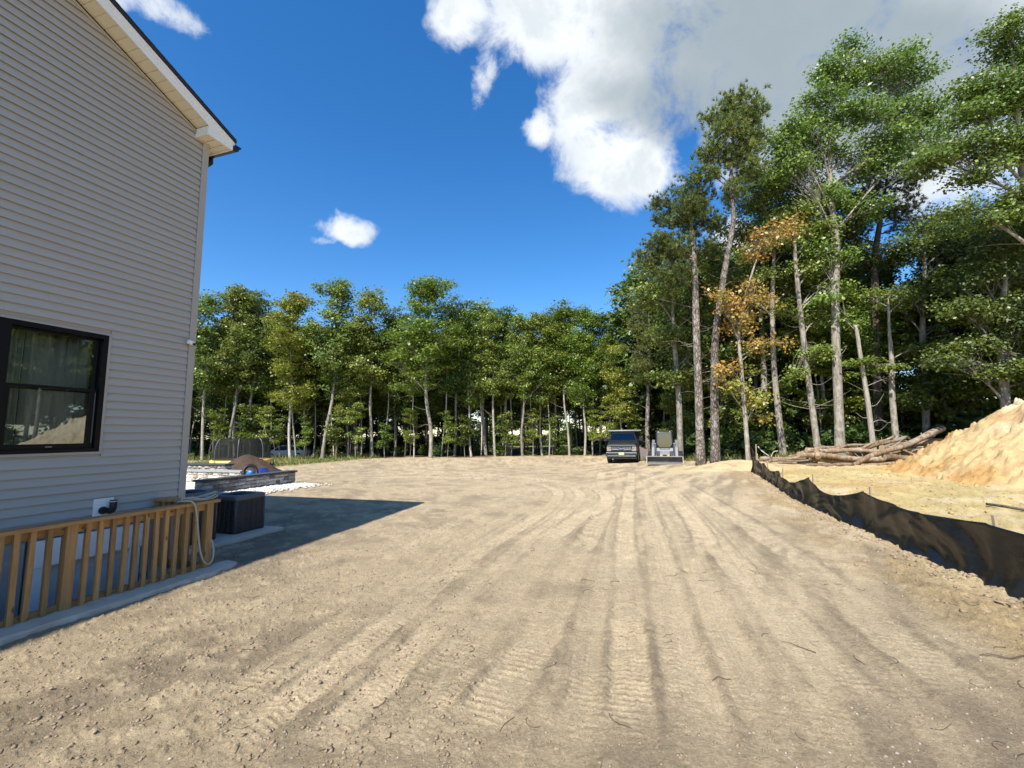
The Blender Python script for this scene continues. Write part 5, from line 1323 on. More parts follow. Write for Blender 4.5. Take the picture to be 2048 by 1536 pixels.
for (xa, xb, za, zb, mt) in ((-0.27, -0.17, 0.50, 0.58, 'yellow'), (0.17, 0.27, 0.50, 0.58, 'yellow'), (-0.10, 0.10, 0.52, 0.58, 'black'), (-0.2, 0.2, 0.44, 0.49, 'yellow')):
    MB().box(xa, xb, 0.385, 0.43, za, zb).build('warning_sticker', M[mt], ld)
cab = MB(); cab.prism([(1.05, 0.95), (1.08, 2.0), (2.2, 2.02), (2.35, 0.95)], 'x', -0.49, 0.49); cab.build('cab', M['black'], ld, bevel=0.03)
MB().box(-0.53, 0.53, 0.98, 2.25, 2.0, 2.06).build('cab_roof', M['black'], ld, bevel=0.02)
wn = MB(); wn.add([(-0.40, 1.0, 1.92), (0.40, 1.0, 1.92), (0.42, 0.99, 1.25), (0.22, 0.985, 0.92), (-0.22, 0.985, 0.92), (-0.42, 0.99, 1.25)], [(5, 4, 3, 2, 1, 0)])
wn_o = wn.build('front_window', M['carglass'], ld); sm = wn_o.modifiers.new('t', 'SOLIDIFY'); sm.thickness = 0.01
fr_ = MB(); fr_.tube([(-0.42, 0.985, 1.95), (0.42, 0.985, 1.95), (0.44, 0.975, 1.25), (0.24, 0.97, 0.89), (-0.24, 0.97, 0.89), (-0.44, 0.975, 1.25), (-0.42, 0.985, 1.95)], 0.028, 6); fr_.build('window_frame', M['machine'], ld)
seat = MB(); seat.box(-0.22, 0.22, 1.12, 1.2, 1.1, 1.6); seat.build('seat', M['machine'], ld)
bk = empty('bucket'); bk.parent = ld
W2 = 1.03
sh_ = [(0.30, 0.52), (0.27, 0.46), (0.34, 0.18), (0.28, 0.06), (-0.30, 0.03), (-0.30, 0.055), (0.24, 0.10), (0.29, 0.20), (0.22, 0.47), (0.0, 0.53), (0.0, 0.555), (0.28, 0.56)]
b_ = MB(); b_.prism([(0.27, 0.46), (0.34, 0.18), (0.28, 0.06), (0.20, 0.06), (0.24, 0.20), (0.20, 0.46)], 'x', -W2, W2); b_.build('bucket_back', M['bucketin'], bk)
MB().prism([(-0.32, 0.02), (-0.32, 0.05), (-0.25, 0.075), (0.205, 0.095), (0.205, 0.03)], 'x', -W2, W2).build('cutting_edge', M['steel'], bk)
MB().box(-W2, W2, -0.02, 0.30, 0.462, 0.50).build('bucket_top', M['steel'], bk, bevel=0.006)
for s_ in (-1, 1):
    MB().prism([(-0.31, 0.045), (-0.06, 0.50), (0.30, 0.50), (0.35, 0.18), (0.28, 0.035)], 'x', s_ * (W2 + 0.016) - 0.014, s_ * (W2 + 0.016) + 0.014).build('bucket_side', M['steel'], bk, bevel=0.004)

# ================================================================== TRAMPOLINE AND WHITE CAR
tq = (-19.223, 32.000, -0.169)
tm_ = empty('trampoline', (tq[0], tq[1], float(base_z(tq[0], tq[1]))), 0.2, 'round trampoline with black safety net and yellow edge pad', 'trampoline')
RT = 1.88
def ring(r, z, n=40): return [(r * math.cos(2 * math.pi * i / n), r * math.sin(2 * math.pi * i / n), z) for i in range(n)]
pdm = MB(); n = 40
for r_, z in ((RT + 0.06, 0.34), (RT + 0.08, 0.50), (RT - 0.02, 0.53), (RT - 0.28, 0.52), (RT - 0.28, 0.47)): pdm.v += ring(r_, z)
for i in range(4):
    for j in range(n): pdm.f.append((i * n + j, i * n + (j + 1) % n, (i + 1) * n + (j + 1) % n, (i + 1) * n + j))
pdm.build('edge_pad', M['yellow'], tm_, smooth=True)
mt_ = MB(); mt_.v = ring(RT - 0.28, 0.49) + ring(RT - 0.28, 0.482); mt_.f = [tuple(range(n)), tuple(range(2 * n - 1, n - 1, -1))]; mt_.build('jump_mat', M['black'], tm_)
nt = MB()
for r_, z in ((RT - 0.10, 0.52), (RT - 0.12, 1.0), (RT - 0.16, 1.5), (RT - 0.30, 2.02)): nt.v += ring(r_, z)
for i in range(3):
    for j in range(n): nt.f.append((i * n + j, i * n + (j + 1) % n, (i + 1) * n + (j + 1) % n, (i + 1) * n + j))
nt.build('safety_net', M['net'], tm_, smooth=True)
for k in range(8):
    t = k * math.pi / 4 + 0.2; c_, s_ = math.cos(t), math.sin(t)
    MB().tube(smooth_pts([(c_ * (RT + 0.10), s_ * (RT + 0.10), 0.05), (c_ * (RT + 0.14), s_ * (RT + 0.14), 0.7), (c_ * (RT + 0.10), s_ * (RT + 0.10), 1.4), (c_ * (RT - 0.08), s_ * (RT - 0.08), 1.85), (c_ * (RT - 0.28), s_ * (RT - 0.28), 2.02)], 4), 0.022, 8).build('net_pole', M['galv'], tm_, smooth=True)
for k in range(4):
    t = k * math.pi / 2 + 0.6; t2 = t + 0.5
    MB().tube([(RT * math.cos(t), RT * math.sin(t), 0.46), (RT * math.cos(t), RT * math.sin(t), 0.02), (RT * math.cos(t2), RT * math.sin(t2), 0.02), (RT * math.cos(t2), RT * math.sin(t2), 0.46)], 0.025, 8).build('leg', M['blackmetal'], tm_)
cq = (-25.072, 50.000, -0.640)
car = empty('parked_car', (cq[0], cq[1], float(base_z(cq[0], cq[1]))), R_(8), 'white car parked beyond the trees right of the trampoline', 'car')
side = [(-2.25, 0.35), (-2.28, 0.62), (-2.2, 0.80), (-1.3, 0.95), (1.75, 0.98), (2.15, 0.90), (2.25, 0.6), (2.2, 0.35)]
MB().prism(side, 'y', -0.88, 0.88).build('body', M['carwhite'], car, bevel=0.06)
cg = MB(); cg.hexa([(-1.35, -0.80, 0.94), (1.7, -0.80, 0.96), (1.7, 0.80, 0.96), (-1.35, 0.80, 0.94), (-0.55, -0.62, 1.42), (1.05, -0.62, 1.44), (1.05, 0.62, 1.44), (-0.55, 0.62, 1.42)]); cg.build('cabin_glass', M['black'], car, bevel=0.03)
MB().hexa([(-0.62, -0.65, 1.405), (1.12, -0.65, 1.42), (1.12, 0.65, 1.42), (-0.62, 0.65, 1.405), (-0.45, -0.58, 1.47), (0.95, -0.58, 1.48), (0.95, 0.58, 1.48), (-0.45, 0.58, 1.47)]).build('roof', M['carwhite'], car, bevel=0.02)
for s_ in (-1, 1):
    for (xb, xt) in ((-1.35, -0.55), (0.25, 0.25), (1.7, 1.05)):
        MB().tube([(xb, s_ * 0.80, 0.95), (xt, s_ * 0.63, 1.42)], 0.04, 6).build('pillar', M['carwhite'], car)
    for xw in (-1.4, 1.4):
        wl = empty('wheel'); wl.parent = car; wl.location = (xw, s_ * 0.80, 0.33)
        MB().tube([(0, -0.11, 0), (0, 0.11, 0)], 0.33, 20).build('tyre', M['tyre'], wl)
        MB().tube([(0, s_ * 0.105, 0), (0, s_ * 0.125, 0)], 0.21, 14).build('rim', M['rim'], wl)

# ================================================================== TREES
GREEN = [(0.168, 0.228, 0.034), (0.130, 0.192, 0.030), (0.210, 0.262, 0.042), (0.098, 0.155, 0.030), (0.178, 0.212, 0.046)]
LIME = [(0.225, 0.275, 0.040), (0.260, 0.295, 0.048), (0.185, 0.240, 0.038), (0.270, 0.265, 0.052)]
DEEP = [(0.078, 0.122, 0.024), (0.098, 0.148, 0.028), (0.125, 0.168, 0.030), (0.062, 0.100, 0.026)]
ORANGE = [(0.42, 0.190, 0.055), (0.35, 0.145, 0.042), (0.45, 0.250, 0.075), (0.24, 0.15, 0.045), (0.30, 0.20, 0.055), (0.18, 0.19, 0.04)]
PINE = [(0.156, 0.194, 0.043), (0.119, 0.156, 0.045), (0.194, 0.213, 0.048), (0.088, 0.122, 0.037)]
PINEDRY = [(0.085, 0.075, 0.035), (0.065, 0.075, 0.028), (0.10, 0.075, 0.04)]

def blob_points(rg, blobs, n):
    wts = np.array([b[3] * b[4] * b[5] for b in blobs]) ** 0.67; wts /= wts.sum()
    k = rg.choice(len(blobs), n, p=wts)
    d = rg.normal(size=(n, 3)); d /= np.linalg.norm(d, axis=1)[:, None]
    r = rg.random(n) ** 0.42
    B = np.array([b[:6] for b in blobs])
    return B[k, :3] + d * r[:, None] * B[k, 3:6], d
def trunk_at(pts, z):
    for i in range(len(pts) - 1):
        if pts[i + 1][2] >= z or i == len(pts) - 2:
            a, b = pts[i], pts[i + 1]; t = (z - a[2]) / max(1e-6, b[2] - a[2]); t = min(max(t, 0), 1)
            return a + (b - a) * t, (i + t) / (len(pts) - 1)
def leaf_mesh(name, rg, centres, dirs, per, cl_r, flat, length, cols, ccols=None, up=0.9, wid=0.34):
    n = len(centres) * per
    C = np.repeat(centres, per, 0); O = np.repeat(dirs, per, 0)
    off = rg.normal(size=(n, 3)) * cl_r * 0.6; off[:, 2] *= flat
    P = C + off
    nr = rg.normal(size=(n, 3)) * 0.75 + np.array((-0.15, -0.35, up)) + O * 0.35
    nr /= np.linalg.norm(nr, axis=1)[:, None]
    t = rg.normal(size=(n, 3)); t[:, 2] -= 0.25; t -= nr * (t * nr).sum(1)[:, None]; t /= np.linalg.norm(t, axis=1)[:, None]
    b = np.cross(nr, t)
    L = (length * (0.45 + 1.25 * rg.random(n) ** 1.6))[:, None]
    V = np.stack([P - t * L * 0.5, P + b * L * wid + nr * L * 0.08, P + t * L * 0.5, P - b * L * wid + nr * L * 0.08], 1).reshape(-1, 3)
    F = np.arange(4 * n).reshape(-1, 4)
    pal = np.array(cols)
    cc = pal[rg.integers(0, len(pal), len(centres))] if ccols is None else ccols
    c = np.repeat(cc, per, 0) * 0.6 + pal[rg.integers(0, len(pal), n)] * 0.4
    c = c * (0.62 + 0.76 * rg.random(n))[:, None]
    return np_mesh(name, V, F, np.clip(np.repeat(c, 4, 0), 0.004, 0.8))
def needle_mesh(name, rg, centres, dirs, tufts, per, cl_r, length, cols):
    nt = len(centres) * tufts
    C = np.repeat(centres, tufts, 0) + rg.normal(size=(nt, 3)) * cl_r * np.array((0.6, 0.6, 0.38))
    D_ = np.repeat(dirs, tufts, 0) * 0.6 + rg.normal(size=(nt, 3)) * 0.5 + np.array((0, 0, 0.8)); D_ /= np.linalg.norm(D_, axis=1)[:, None]
    n = nt * per
    P = np.repeat(C, per, 0); A = np.repeat(D_, per, 0) + rg.normal(size=(n, 3)) * 0.55; A /= np.linalg.norm(A, axis=1)[:, None]
    s = np.cross(A, rg.normal(size=(n, 3))); s /= np.linalg.norm(s, axis=1)[:, None]
    L = (length * (0.7 + 0.6 * rg.random(n)))[:, None]
    V = np.stack([P - s * 0.017, P + s * 0.017, P + A * L], 1).reshape(-1, 3)
    pal = np.array(cols); c = np.repeat(pal[rg.integers(0, len(pal), nt)], per, 0) * (0.65 + 0.7 * rg.random(n))[:, None]
    return np_mesh(name, V, np.arange(3 * n).reshape(-1, 3), np.repeat(c, 3, 0))
def wood_mesh(name, rng_, pts, rad, groups, limb_r, zmin, twig_r=0.012, dead=0, sides=9, up_bias=0.75):
    """trunk along pts, a limb to each cluster group, twigs from the limb to each cluster"""
    mb = MB(); P = [Vector(p) for p in pts]
    sm_ = smooth_pts(P, 4); n = len(sm_)
    rr = [float(np.interp(i / (n - 1), np.linspace(0, 1, len(rad)), rad)) for i in range(n)]
    flare = [rr[0] * 1.35, rr[0] * 1.1] if rr[0] > 0.08 else [rr[0]] * 2
    rr[0] = flare[0]; rr[1] = max(rr[1], (flare[1] + rr[1]) / 2)
    mb.tube(sm_, rr, sides, True, 0.10, rng_)
    A = np.array([tuple(p) for p in sm_]); ztop = A[-1, 2]
    for (cen, members) in groups:
        hd = math.hypot(cen[0] - A[-1, 0], cen[1] - A[-1, 1])
        za = min(max(cen[2] - hd * up_bias - rng_.uniform(0, 0.6), zmin), ztop * 0.97)
        st, f = trunk_at(A, za); st = Vector(st); ce = Vector(cen)
        mid = st.lerp(ce, 0.45) + Vector((rng_.uniform(-.25, .25), rng_.uniform(-.25, .25), rng_.uniform(-0.1, 0.4))) * (ce - st).length * 0.3
        path = smooth_pts([st, mid, ce], 4)
        r0 = min(limb_r, float(np.interp(f, np.linspace(0, 1, len(rad)), rad)) * 0.6)
        lr = [r0 + (twig_r * 1.2 - r0) * (i / (len(path) - 1)) ** 0.8 for i in range(len(path))]
        mb.tube(path, lr, 5, False)
        for m in members:
            m = Vector(m); t = rng_.uniform(0.35, 1.0); p = path[int(t * (len(path) - 1))]
            q = p.lerp(m, 0.5) + Vector((rng_.uniform(-.15, .15), rng_.uniform(-.15, .15), rng_.uniform(-.05, .2))) * (m - p).length
            mb.tube([p, q, m], [twig_r * 1.2, twig_r, twig_r * 0.4], 3, False)
    for k in range(dead):
        za = rng_.uniform(ztop * 0.18, ztop * 0.55); st, f = trunk_at(A, za); a = rng_.uniform(0, 6.28); L = rng_.uniform(0.6, 2.2)
        d = Vector((math.cos(a), math.sin(a), rng_.uniform(-0.1, 0.5)))
        st = Vector(st); pp = smooth_pts([st, st + d * L * 0.5 + Vector((0, 0, rng_.uniform(-.15, .15))), st + d * L + Vector((0, 0, rng_.uniform(-.2, .4)))], 3)
        mb.tube(pp, [0.022 * (1 - 0.75 * i / (len(pp) - 1)) for i in range(len(pp))], 4, False)
    me = bpy.data.meshes.new(name); me.from_pydata(mb.v, [], mb.f); me.update()
    me.polygons.foreach_set('use_smooth', np.ones(len(me.polygons), bool))
    return me
def group_clusters(rg, C, k):
    k = min(k, len(C)); seeds = C[rg.choice(len(C), k, replace=False)]
    for _ in range(3):
        d = ((C[:, None] - seeds[None]) ** 2).sum(2); a = d.argmin(1)
        seeds = np.array([C[a == i].mean(0) if (a == i).any() else seeds[i] for i in range(k)])
    return [(seeds[i], C[a == i]) for i in range(k) if (a == i).any()]

def build_tree(seed, pts, rad, blobs, ncl, per, cl_r, length, cols, kind='leaf', limbs=9, limb_r=0.09, zmin=2.0, flat=0.55, dead=0, up=0.9, colblob=None, up_bias=0.75, tufts=9):
    rg = np.random.default_rng(seed); rn = random.Random(seed)
    C, dr = blob_points(rg, blobs, ncl)
    gp_ = group_clusters(rg, C, limbs)
    wm = wood_mesh('trunk', rn, pts, rad, gp_, limb_r, zmin, dead=dead, up_bias=up_bias)
    if kind == 'pine': cm = needle_mesh('crown', rg, C, dr, tufts, per, cl_r, length, cols)
    else:
        cc = None
        if colblob is not None: cc = np.array([colblob(c, rg) for c in C])
        cm = leaf_mesh('crown', rg, C, dr, per, cl_r, flat, length, cols, cc, up)
    return wm, cm
def place(name, wm, cm, loc, rz=0.0, sc=1.0, label=None, group=None, cat='tree', bark='bark', leafm='leaf', tilt=(0, 0)):
    e = empty(name, loc, 0, label, cat, group)
    e.rotation_euler = (tilt[0], tilt[1], rz); e.scale = (sc, sc, sc) if not hasattr(sc, '__len__') else sc
    t = bpy.data.objects.new('trunk', wm); link(t, e)
    c = bpy.data.objects.new('crown', cm); link(c, e)
    if not wm.materials: wm.materials.append(M[bark])
    if not cm.materials: cm.materials.append(M[leafm])
    return e

# ---- prototypes, 16 m tall unless noted
def proto_oak(seed, H=16.0, base=0.35, cr=2.6, cols=GREEN, nb=8, ncl=215, per=90, tr=0.145, length=0.172, cl=0.52, bark='bark'):
    rn = random.Random(seed)
    pts = [np.array((0, 0, -0.3))]; x = y = 0
    for i in range(1, 7):
        x += rn.uniform(-0.22, 0.22); y += rn.uniform(-0.22, 0.22); pts.append(np.array((x, y, H * 0.93 * i / 6)))
    rad = [tr, tr * 0.9, tr * 0.8, tr * 0.65, tr * 0.45, tr * 0.25, 0.02]
    blobs = []
    for i in range(nb):
        f = base + (1 - base) * (i + rn.uniform(0.1, 0.9)) / nb
        env = math.sin(min(1.0, (f - base) / (1 - base) * 0.86 + 0.14) * math.pi) ** 0.6
        r = cr * (0.62 + 0.25 * rn.random()) * (0.60 + 0.40 * env); a = rn.uniform(0, 6.28); o = cr * env * rn.uniform(0.10, 0.50)
        tx, ty = trunk_at(np.array(pts), min(f, 0.92) * H)[0][:2]
        blobs.append((tx + o * math.cos(a), ty + o * math.sin(a), f * H - r * 0.35, r, r, max(r * rn.uniform(0.6, 0.85), H * (1 - base) / nb * 0.8)))
    blobs.append((pts[-1][0], pts[-1][1], H * 0.94, cr * 0.42, cr * 0.42, H * 0.06))
    wm, cm = build_tree(seed, pts, rad, blobs, ncl, per, cl, length, cols, limbs=12, limb_r=0.075, zmin=H * base * 0.75, dead=4)
    wm.materials.append(M[bark]); cm.materials.append(M['leaf'])
    return wm, cm
PROTO = {
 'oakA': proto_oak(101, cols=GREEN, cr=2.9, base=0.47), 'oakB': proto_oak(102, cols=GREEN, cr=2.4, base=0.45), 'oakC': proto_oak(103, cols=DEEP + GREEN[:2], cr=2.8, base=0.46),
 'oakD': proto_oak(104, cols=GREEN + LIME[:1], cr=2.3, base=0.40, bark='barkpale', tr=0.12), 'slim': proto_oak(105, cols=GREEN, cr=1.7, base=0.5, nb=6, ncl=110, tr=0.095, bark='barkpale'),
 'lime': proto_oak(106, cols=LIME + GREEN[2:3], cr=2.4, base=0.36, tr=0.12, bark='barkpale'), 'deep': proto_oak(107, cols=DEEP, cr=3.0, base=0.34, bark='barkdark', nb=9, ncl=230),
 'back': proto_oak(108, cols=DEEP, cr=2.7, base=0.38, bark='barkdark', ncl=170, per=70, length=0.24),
}
def proto_sapling(seed, H, cols, ncl=46, per=70):
    rn = random.Random(seed); pts = [np.array((0, 0, -0.2))]; x = y = 0
    for i in range(1, 5):
        x += rn.uniform(-0.15, 0.15); y += rn.uniform(-0.15, 0.15); pts.append(np.array((x, y, H * 0.95 * i / 4)))
    blobs = []
    for i in range(7):
        f = 0.3 + 0.7 * (i + 0.5) / 7; a = rn.uniform(0, 6.28); o = H * 0.17 * (1.15 - f) * rn.uniform(0.4, 1.3)
        blobs.append((x * f + o * math.cos(a), y * f + o * math.sin(a), f * H, H * 0.17, H * 0.17, H * 0.07))
    wm, cm = build_tree(seed, pts, [0.05, 0.045, 0.035, 0.02, 0.008], blobs, ncl, per, 0.42, 0.19, cols, limbs=12, limb_r=0.02, zmin=H * 0.2, flat=0.42, up_bias=0.3)
    wm.materials.append(M['bark']); cm.materials.append(M['leaf']); return wm, cm
PROTO['hedge'] = proto_oak(109, H=16.0, base=0.02, cr=3.2, cols=DEEP, nb=12, ncl=240, per=60, length=0.32, cl=0.7, bark='barkdark')
PROTO['sapA'] = proto_sapling(201, 6.5, GREEN[:3] + LIME[:1]); PROTO['sapB'] = proto_sapling(202, 5.0, GREEN + DEEP); PROTO['sapC'] = proto_sapling(203, 8.0, LIME[:2] + GREEN[:3], 60)
def proto_shrub(seed, cols):
    rn = random.Random(seed); blobs = [(rn.uniform(-.5, .5), rn.uniform(-.5, .5), rn.uniform(0.35, 1.0), 0.5, 0.5, 0.32) for _ in range(6)]
    wm, cm = build_tree(seed, [np.array((0, 0, -0.1)), np.array((0.05, 0, 0.5)), np.array((0.0, 0.05, 1.0))], [0.02, 0.015, 0.006], blobs, 30, 44, 0.26, 0.13, cols, limbs=8, limb_r=0.012, zmin=0.05, up_bias=0.9)
    wm.materials.append(M['barkdark']); cm.materials.append(M['leaf']); return wm, cm
PROTO['shA'] = proto_shrub(301, DEEP); PROTO['shB'] = proto_shrub(302, DEEP[:1] + DEEP[3:])
def proto_pine(seed, H=16.0, base=0.45, cr=2.4, ncl=150):
    rn = random.Random(seed); pts = [np.array((0, 0, -0.3))]; x = y = 0
    for i in range(1, 7):
        x += rn.uniform(-0.2, 0.2); y += rn.uniform(-0.2, 0.2); pts.append(np.array((x, y, H * 0.97 * i / 6)))
    blobs = []
    for i in range(9):
        f = base + (1 - base) * (i + 0.5) / 9; a = rn.uniform(0, 6.28); o = cr * (1.15 - f * 0.6) * rn.uniform(0.2, 0.7)
        blobs.append((x * f + o * math.cos(a), y * f + o * math.sin(a), f * H, cr * 0.5, cr * 0.5, cr * 0.22))
    wm, cm = build_tree(seed, pts, [0.2, 0.18, 0.16, 0.13, 0.1, 0.06, 0.02], blobs, ncl, 16, 0.42, 0.26, PINE, 'pine', limbs=16, limb_r=0.05, zmin=H * base * 0.9, dead=8, up_bias=0.25)
    wm.materials.append(M['barkpine']); cm.materials.append(M['needle']); return wm, cm
PROTO['pine'] = proto_pine(401)

def put(key, xy, h, name, label, group=None, rz=None, lean=(0, 0), wide=1.0, H=16.0, cat='tree'):
    wm, cm = PROTO[key]; s = h / H
    rz = (hash_((xy[0], xy[1])) * 6.28) if rz is None else rz
    loc = (xy[0], xy[1], float(base_z(xy[0], xy[1])) - 0.05)
    return place(name, wm, cm, loc, rz, (s * wide, s * wide, s), label, group, cat, tilt=lean)
def hash_(t): return (math.sin(t[0] * 12.9898 + t[1] * 78.233) * 43758.5453) % 1.0
FAR = 'front row of the wood across the far side of the lot'
def far(key, P, top, label, lean=0.0, wide=1.0, name='oak_tree', bz=None):
    z0 = float(base_z(P[0], P[1]))
    return put(key, P, top[2] - z0, name, label, FAR, None, (0, lean), wide)
# far side of the lot, left to right: base point, point at the tree's top
far('oakB', (-28.953, 42.000, -0.133), (-30.005, 42.000, 15.539), 'broad oak showing just right of the house corner')
far('oakA', (-27.061, 43.000, -0.204), (-28.429, 43.000, 16.665), 'tall twin-trunk oak directly behind the trampoline, left trunk')
far('oakD', (-27.461, 44.500, -0.277), (-27.449, 44.500, 17.005), 'slim pale trunk close right of the twin oak behind the trampoline')
far('oakC', (-25.344, 43.500, -0.246), (-25.304, 43.500, 16.387), 'dark-crowned oak behind the right half of the trampoline')
far('slim', (-23.875, 44.000, -0.287), (-24.139, 44.000, 12.896), 'thin pale trunk at the right edge of the trampoline net', name='birch_tree')
far('lime', (-20.736, 42.000, -0.214), (-20.997, 42.000, 15.246), 'yellow-green maple standing over the white car', wide=1.15, name='maple_tree')
far('slim', (-20.654, 43.000, -0.314), (-20.302, 43.000, 13.114), 'thin leaning stem beside the yellow-green maple', name='maple_tree', lean=0.06)
far('oakA', (-17.578, 41.500, -0.356), (-16.002, 41.500, 16.823), 'tall clean-stemmed oak leaning right at the end of the grass', lean=0.075, wide=1.1)
far('lime', (-15.594, 42.500, -0.431), (-15.689, 42.500, 10.455), 'low bushy yellow-green tree right of the leaning oak', name='maple_tree')
far('oakB', (-13.390, 43.000, -0.480), (-13.950, 43.000, 16.105), 'oak with a mottled trunk left of the big double oak')
far('oakC', (-11.766, 45.000, -0.507), (-12.064, 45.000, 15.035), 'shaded oak just left of the big double oak')
far('oakA', (-7.579, 41.500, -0.319), (-7.175, 41.500, 16.532), 'big double-trunk oak with the highest crown of the far row', wide=1.3, lean=0.02)
far('oakD', (-3.937, 43.000, -0.432), (-3.096, 43.000, 14.358), 'slender oak leaning right, right of the big double oak', lean=0.07)
far('oakC', (-5.690, 44.000, -0.466), (-4.947, 44.000, 15.818), 'dark slender oak close behind the big double oak')
far('oakB', (-1.693, 43.000, -0.454), (-1.117, 43.000, 13.728), 'dark straight oak left of the crooked-limbed one')
far('oakC', (-0.373, 45.000, -0.571), (-0.334, 45.000, 14.914), 'dark oak filling the skyline left of the crooked-limbed oak', wide=1.15)
far('oakB', (-2.701, 45.500, -0.573), (-2.487, 45.500, 15.514), 'dark oak filling the skyline right of the slender leaning oak', wide=1.15)
far('oakA', (0.923, 42.500, -0.408), (1.829, 42.500, 13.358), 'oak with a crooked pale limb in the middle of the far row')
far('oakD', (2.876, 43.500, -0.477), (3.130, 43.500, 14.029), 'pale double stem right of the crooked-limbed oak')
far('oakC', (4.225, 45.000, -0.517), (4.958, 45.000, 14.860), 'shaded oak behind the pale double stem')
far('slim', (5.422, 43.000, -0.430), (5.835, 43.000, 14.571), 'thin spotted stem left of the white trunk', name='birch_tree', wide=1.3)
far('oakD', (6.694, 42.000, -0.393), (6.184, 42.000, 14.268), 'smooth white trunk leaning left beside the pickup', lean=-0.05, name='birch_tree')
far('oakB', (8.529, 44.000, -0.462), (8.980, 44.000, 13.695), 'dark oak just left of the pickup')
far('lime', (9.929, 40.000, -0.282), (9.897, 40.000, 9.692), 'light green maple rising behind the pickup', name='maple_tree')
far('oakB', (11.557, 44.000, -0.492), (12.796, 44.000, 14.175), 'oak behind the pickup, under the pale-topped pine')
far('pine', (10.853, 36.000, -0.138), (10.844, 36.000, 12.936), 'flat-topped pine between the pickup and the loader', name='pine_tree', wide=1.2)
far('oakC', (13.861, 41.000, -0.415), (14.298, 41.000, 13.594), 'dark oak behind the loader')
far('deep', (13.946, 37.000, -0.218), (14.417, 37.000, 11.202), 'dark leafy oak right behind the loader cab')
for P, T, lab, ln in [
    ((-28.766, 44.000, -0.238), (-29.480, 44.000, 13.467), 'thin pale stem left of the trampoline', 0.02), ((-26.919, 45.000, -0.308), (-27.428, 45.000, 13.177), 'thin pale stem over the middle of the trampoline', -0.02),
    ((-24.987, 44.500, -0.302), (-25.616, 44.500, 13.557), 'thin pale stem over the right part of the trampoline', 0.03), ((-20.401, 44.000, -0.369), (-21.381, 44.000, 13.384), 'thin pale stem just right of the white car', -0.03),
    ((-19.521, 44.000, -0.378), (-19.843, 44.000, 12.852), 'thin pale stem left of the leaning clean-stemmed oak', 0.0), ((-17.070, 43.000, -0.349), (-17.300, 43.000, 12.075), 'thin pale stem right of the leaning clean-stemmed oak', 0.04),
    ((-14.659, 43.500, -0.400), (-15.321, 43.500, 12.682), 'thin pale stem left of the mottled oak', -0.03), ((-12.580, 44.000, -0.447), (-12.667, 44.000, 12.779), 'thin pale stem right of the mottled oak', 0.02),
    ((-9.429, 43.000, -0.378), (-9.714, 43.000, 12.501), 'thin pale stem left of the big double oak', -0.02), ((-6.929, 43.500, -0.428), (-6.731, 43.500, 12.594), 'thin pale stem right of the big double oak', 0.05),
    ((-3.100, 44.000, -0.492), (-3.274, 44.000, 12.168), 'thin pale stem right of the slender leaning oak', -0.02), ((-0.167, 43.500, -0.447), (0.154, 43.500, 12.015), 'thin pale stem left of the crooked-limbed oak', 0.03),
    ((1.958, 43.500, -0.468), (1.948, 43.500, 11.996), 'thin pale stem right of the crooked-limbed oak', -0.03), ((3.464, 43.000, -0.458), (3.897, 43.000, 11.858), 'thin pale stem right of the pale double stem', 0.02),
    ((7.665, 43.000, -0.452), (8.232, 43.000, 11.814), 'thin dark-barked stem right of the white trunk', 0.02), ((9.259, 42.000, -0.419), (9.483, 42.000, 11.565), 'thin pale stem behind the left edge of the pickup', -0.02)]:
    far('slim', P, T, lab, ln, 0.9, 'birch_tree')
# the wood behind the front row
rb_ = random.Random(77); BACK = 'trees deep in the wood behind the front row'
ZONES = [(-0.66, 'hidden behind the house corner'), (-0.52, 'behind the trampoline'), (-0.40, 'beyond the white car and yellow-green maple'), (-0.26, 'behind the leaning clean-stemmed oak'), (-0.10, 'behind the big double-trunk oak'), (0.06, 'behind the crooked-limbed oak'), (0.20, 'behind the smooth white trunk'), (0.34, 'behind the pickup and loader'), (9, 'behind the two tall pines')]
def zone(x, y): return next(n for t, n in ZONES if x / y < t)
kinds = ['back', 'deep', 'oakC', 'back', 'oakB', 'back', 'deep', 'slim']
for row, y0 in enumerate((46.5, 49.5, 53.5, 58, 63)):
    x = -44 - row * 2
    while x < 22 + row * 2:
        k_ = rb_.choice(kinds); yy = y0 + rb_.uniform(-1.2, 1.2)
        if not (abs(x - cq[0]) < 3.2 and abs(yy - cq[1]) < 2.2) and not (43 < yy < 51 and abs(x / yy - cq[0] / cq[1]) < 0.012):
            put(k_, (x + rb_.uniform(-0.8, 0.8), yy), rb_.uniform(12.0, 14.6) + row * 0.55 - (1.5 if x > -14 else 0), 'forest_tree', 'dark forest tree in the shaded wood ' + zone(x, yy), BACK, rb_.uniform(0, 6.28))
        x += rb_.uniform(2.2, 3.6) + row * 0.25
x = -62
while x < 34:
    inner = -7 < x < 9
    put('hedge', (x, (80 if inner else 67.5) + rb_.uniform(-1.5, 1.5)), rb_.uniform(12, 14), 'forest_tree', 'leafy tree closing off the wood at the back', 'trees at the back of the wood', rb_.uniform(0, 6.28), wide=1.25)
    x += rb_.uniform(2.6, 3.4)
for i, (x, y) in enumerate([(16, 58), (20, 53), (24, 50), (28, 47.5), (31.5, 45), (35, 42), (38, 39), (40.5, 36), (43, 33), (45, 29.5), (46.5, 26), (48, 22), (49, 18), (50, 14), (50.5, 10), (51, 6), (51, 2)]):
    put('hedge', (x, y), 12.5 + (i % 3), 'forest_tree', 'leafy tree closing off the right-hand wood', 'trees at the back of the right-hand wood', None, wide=1.3)
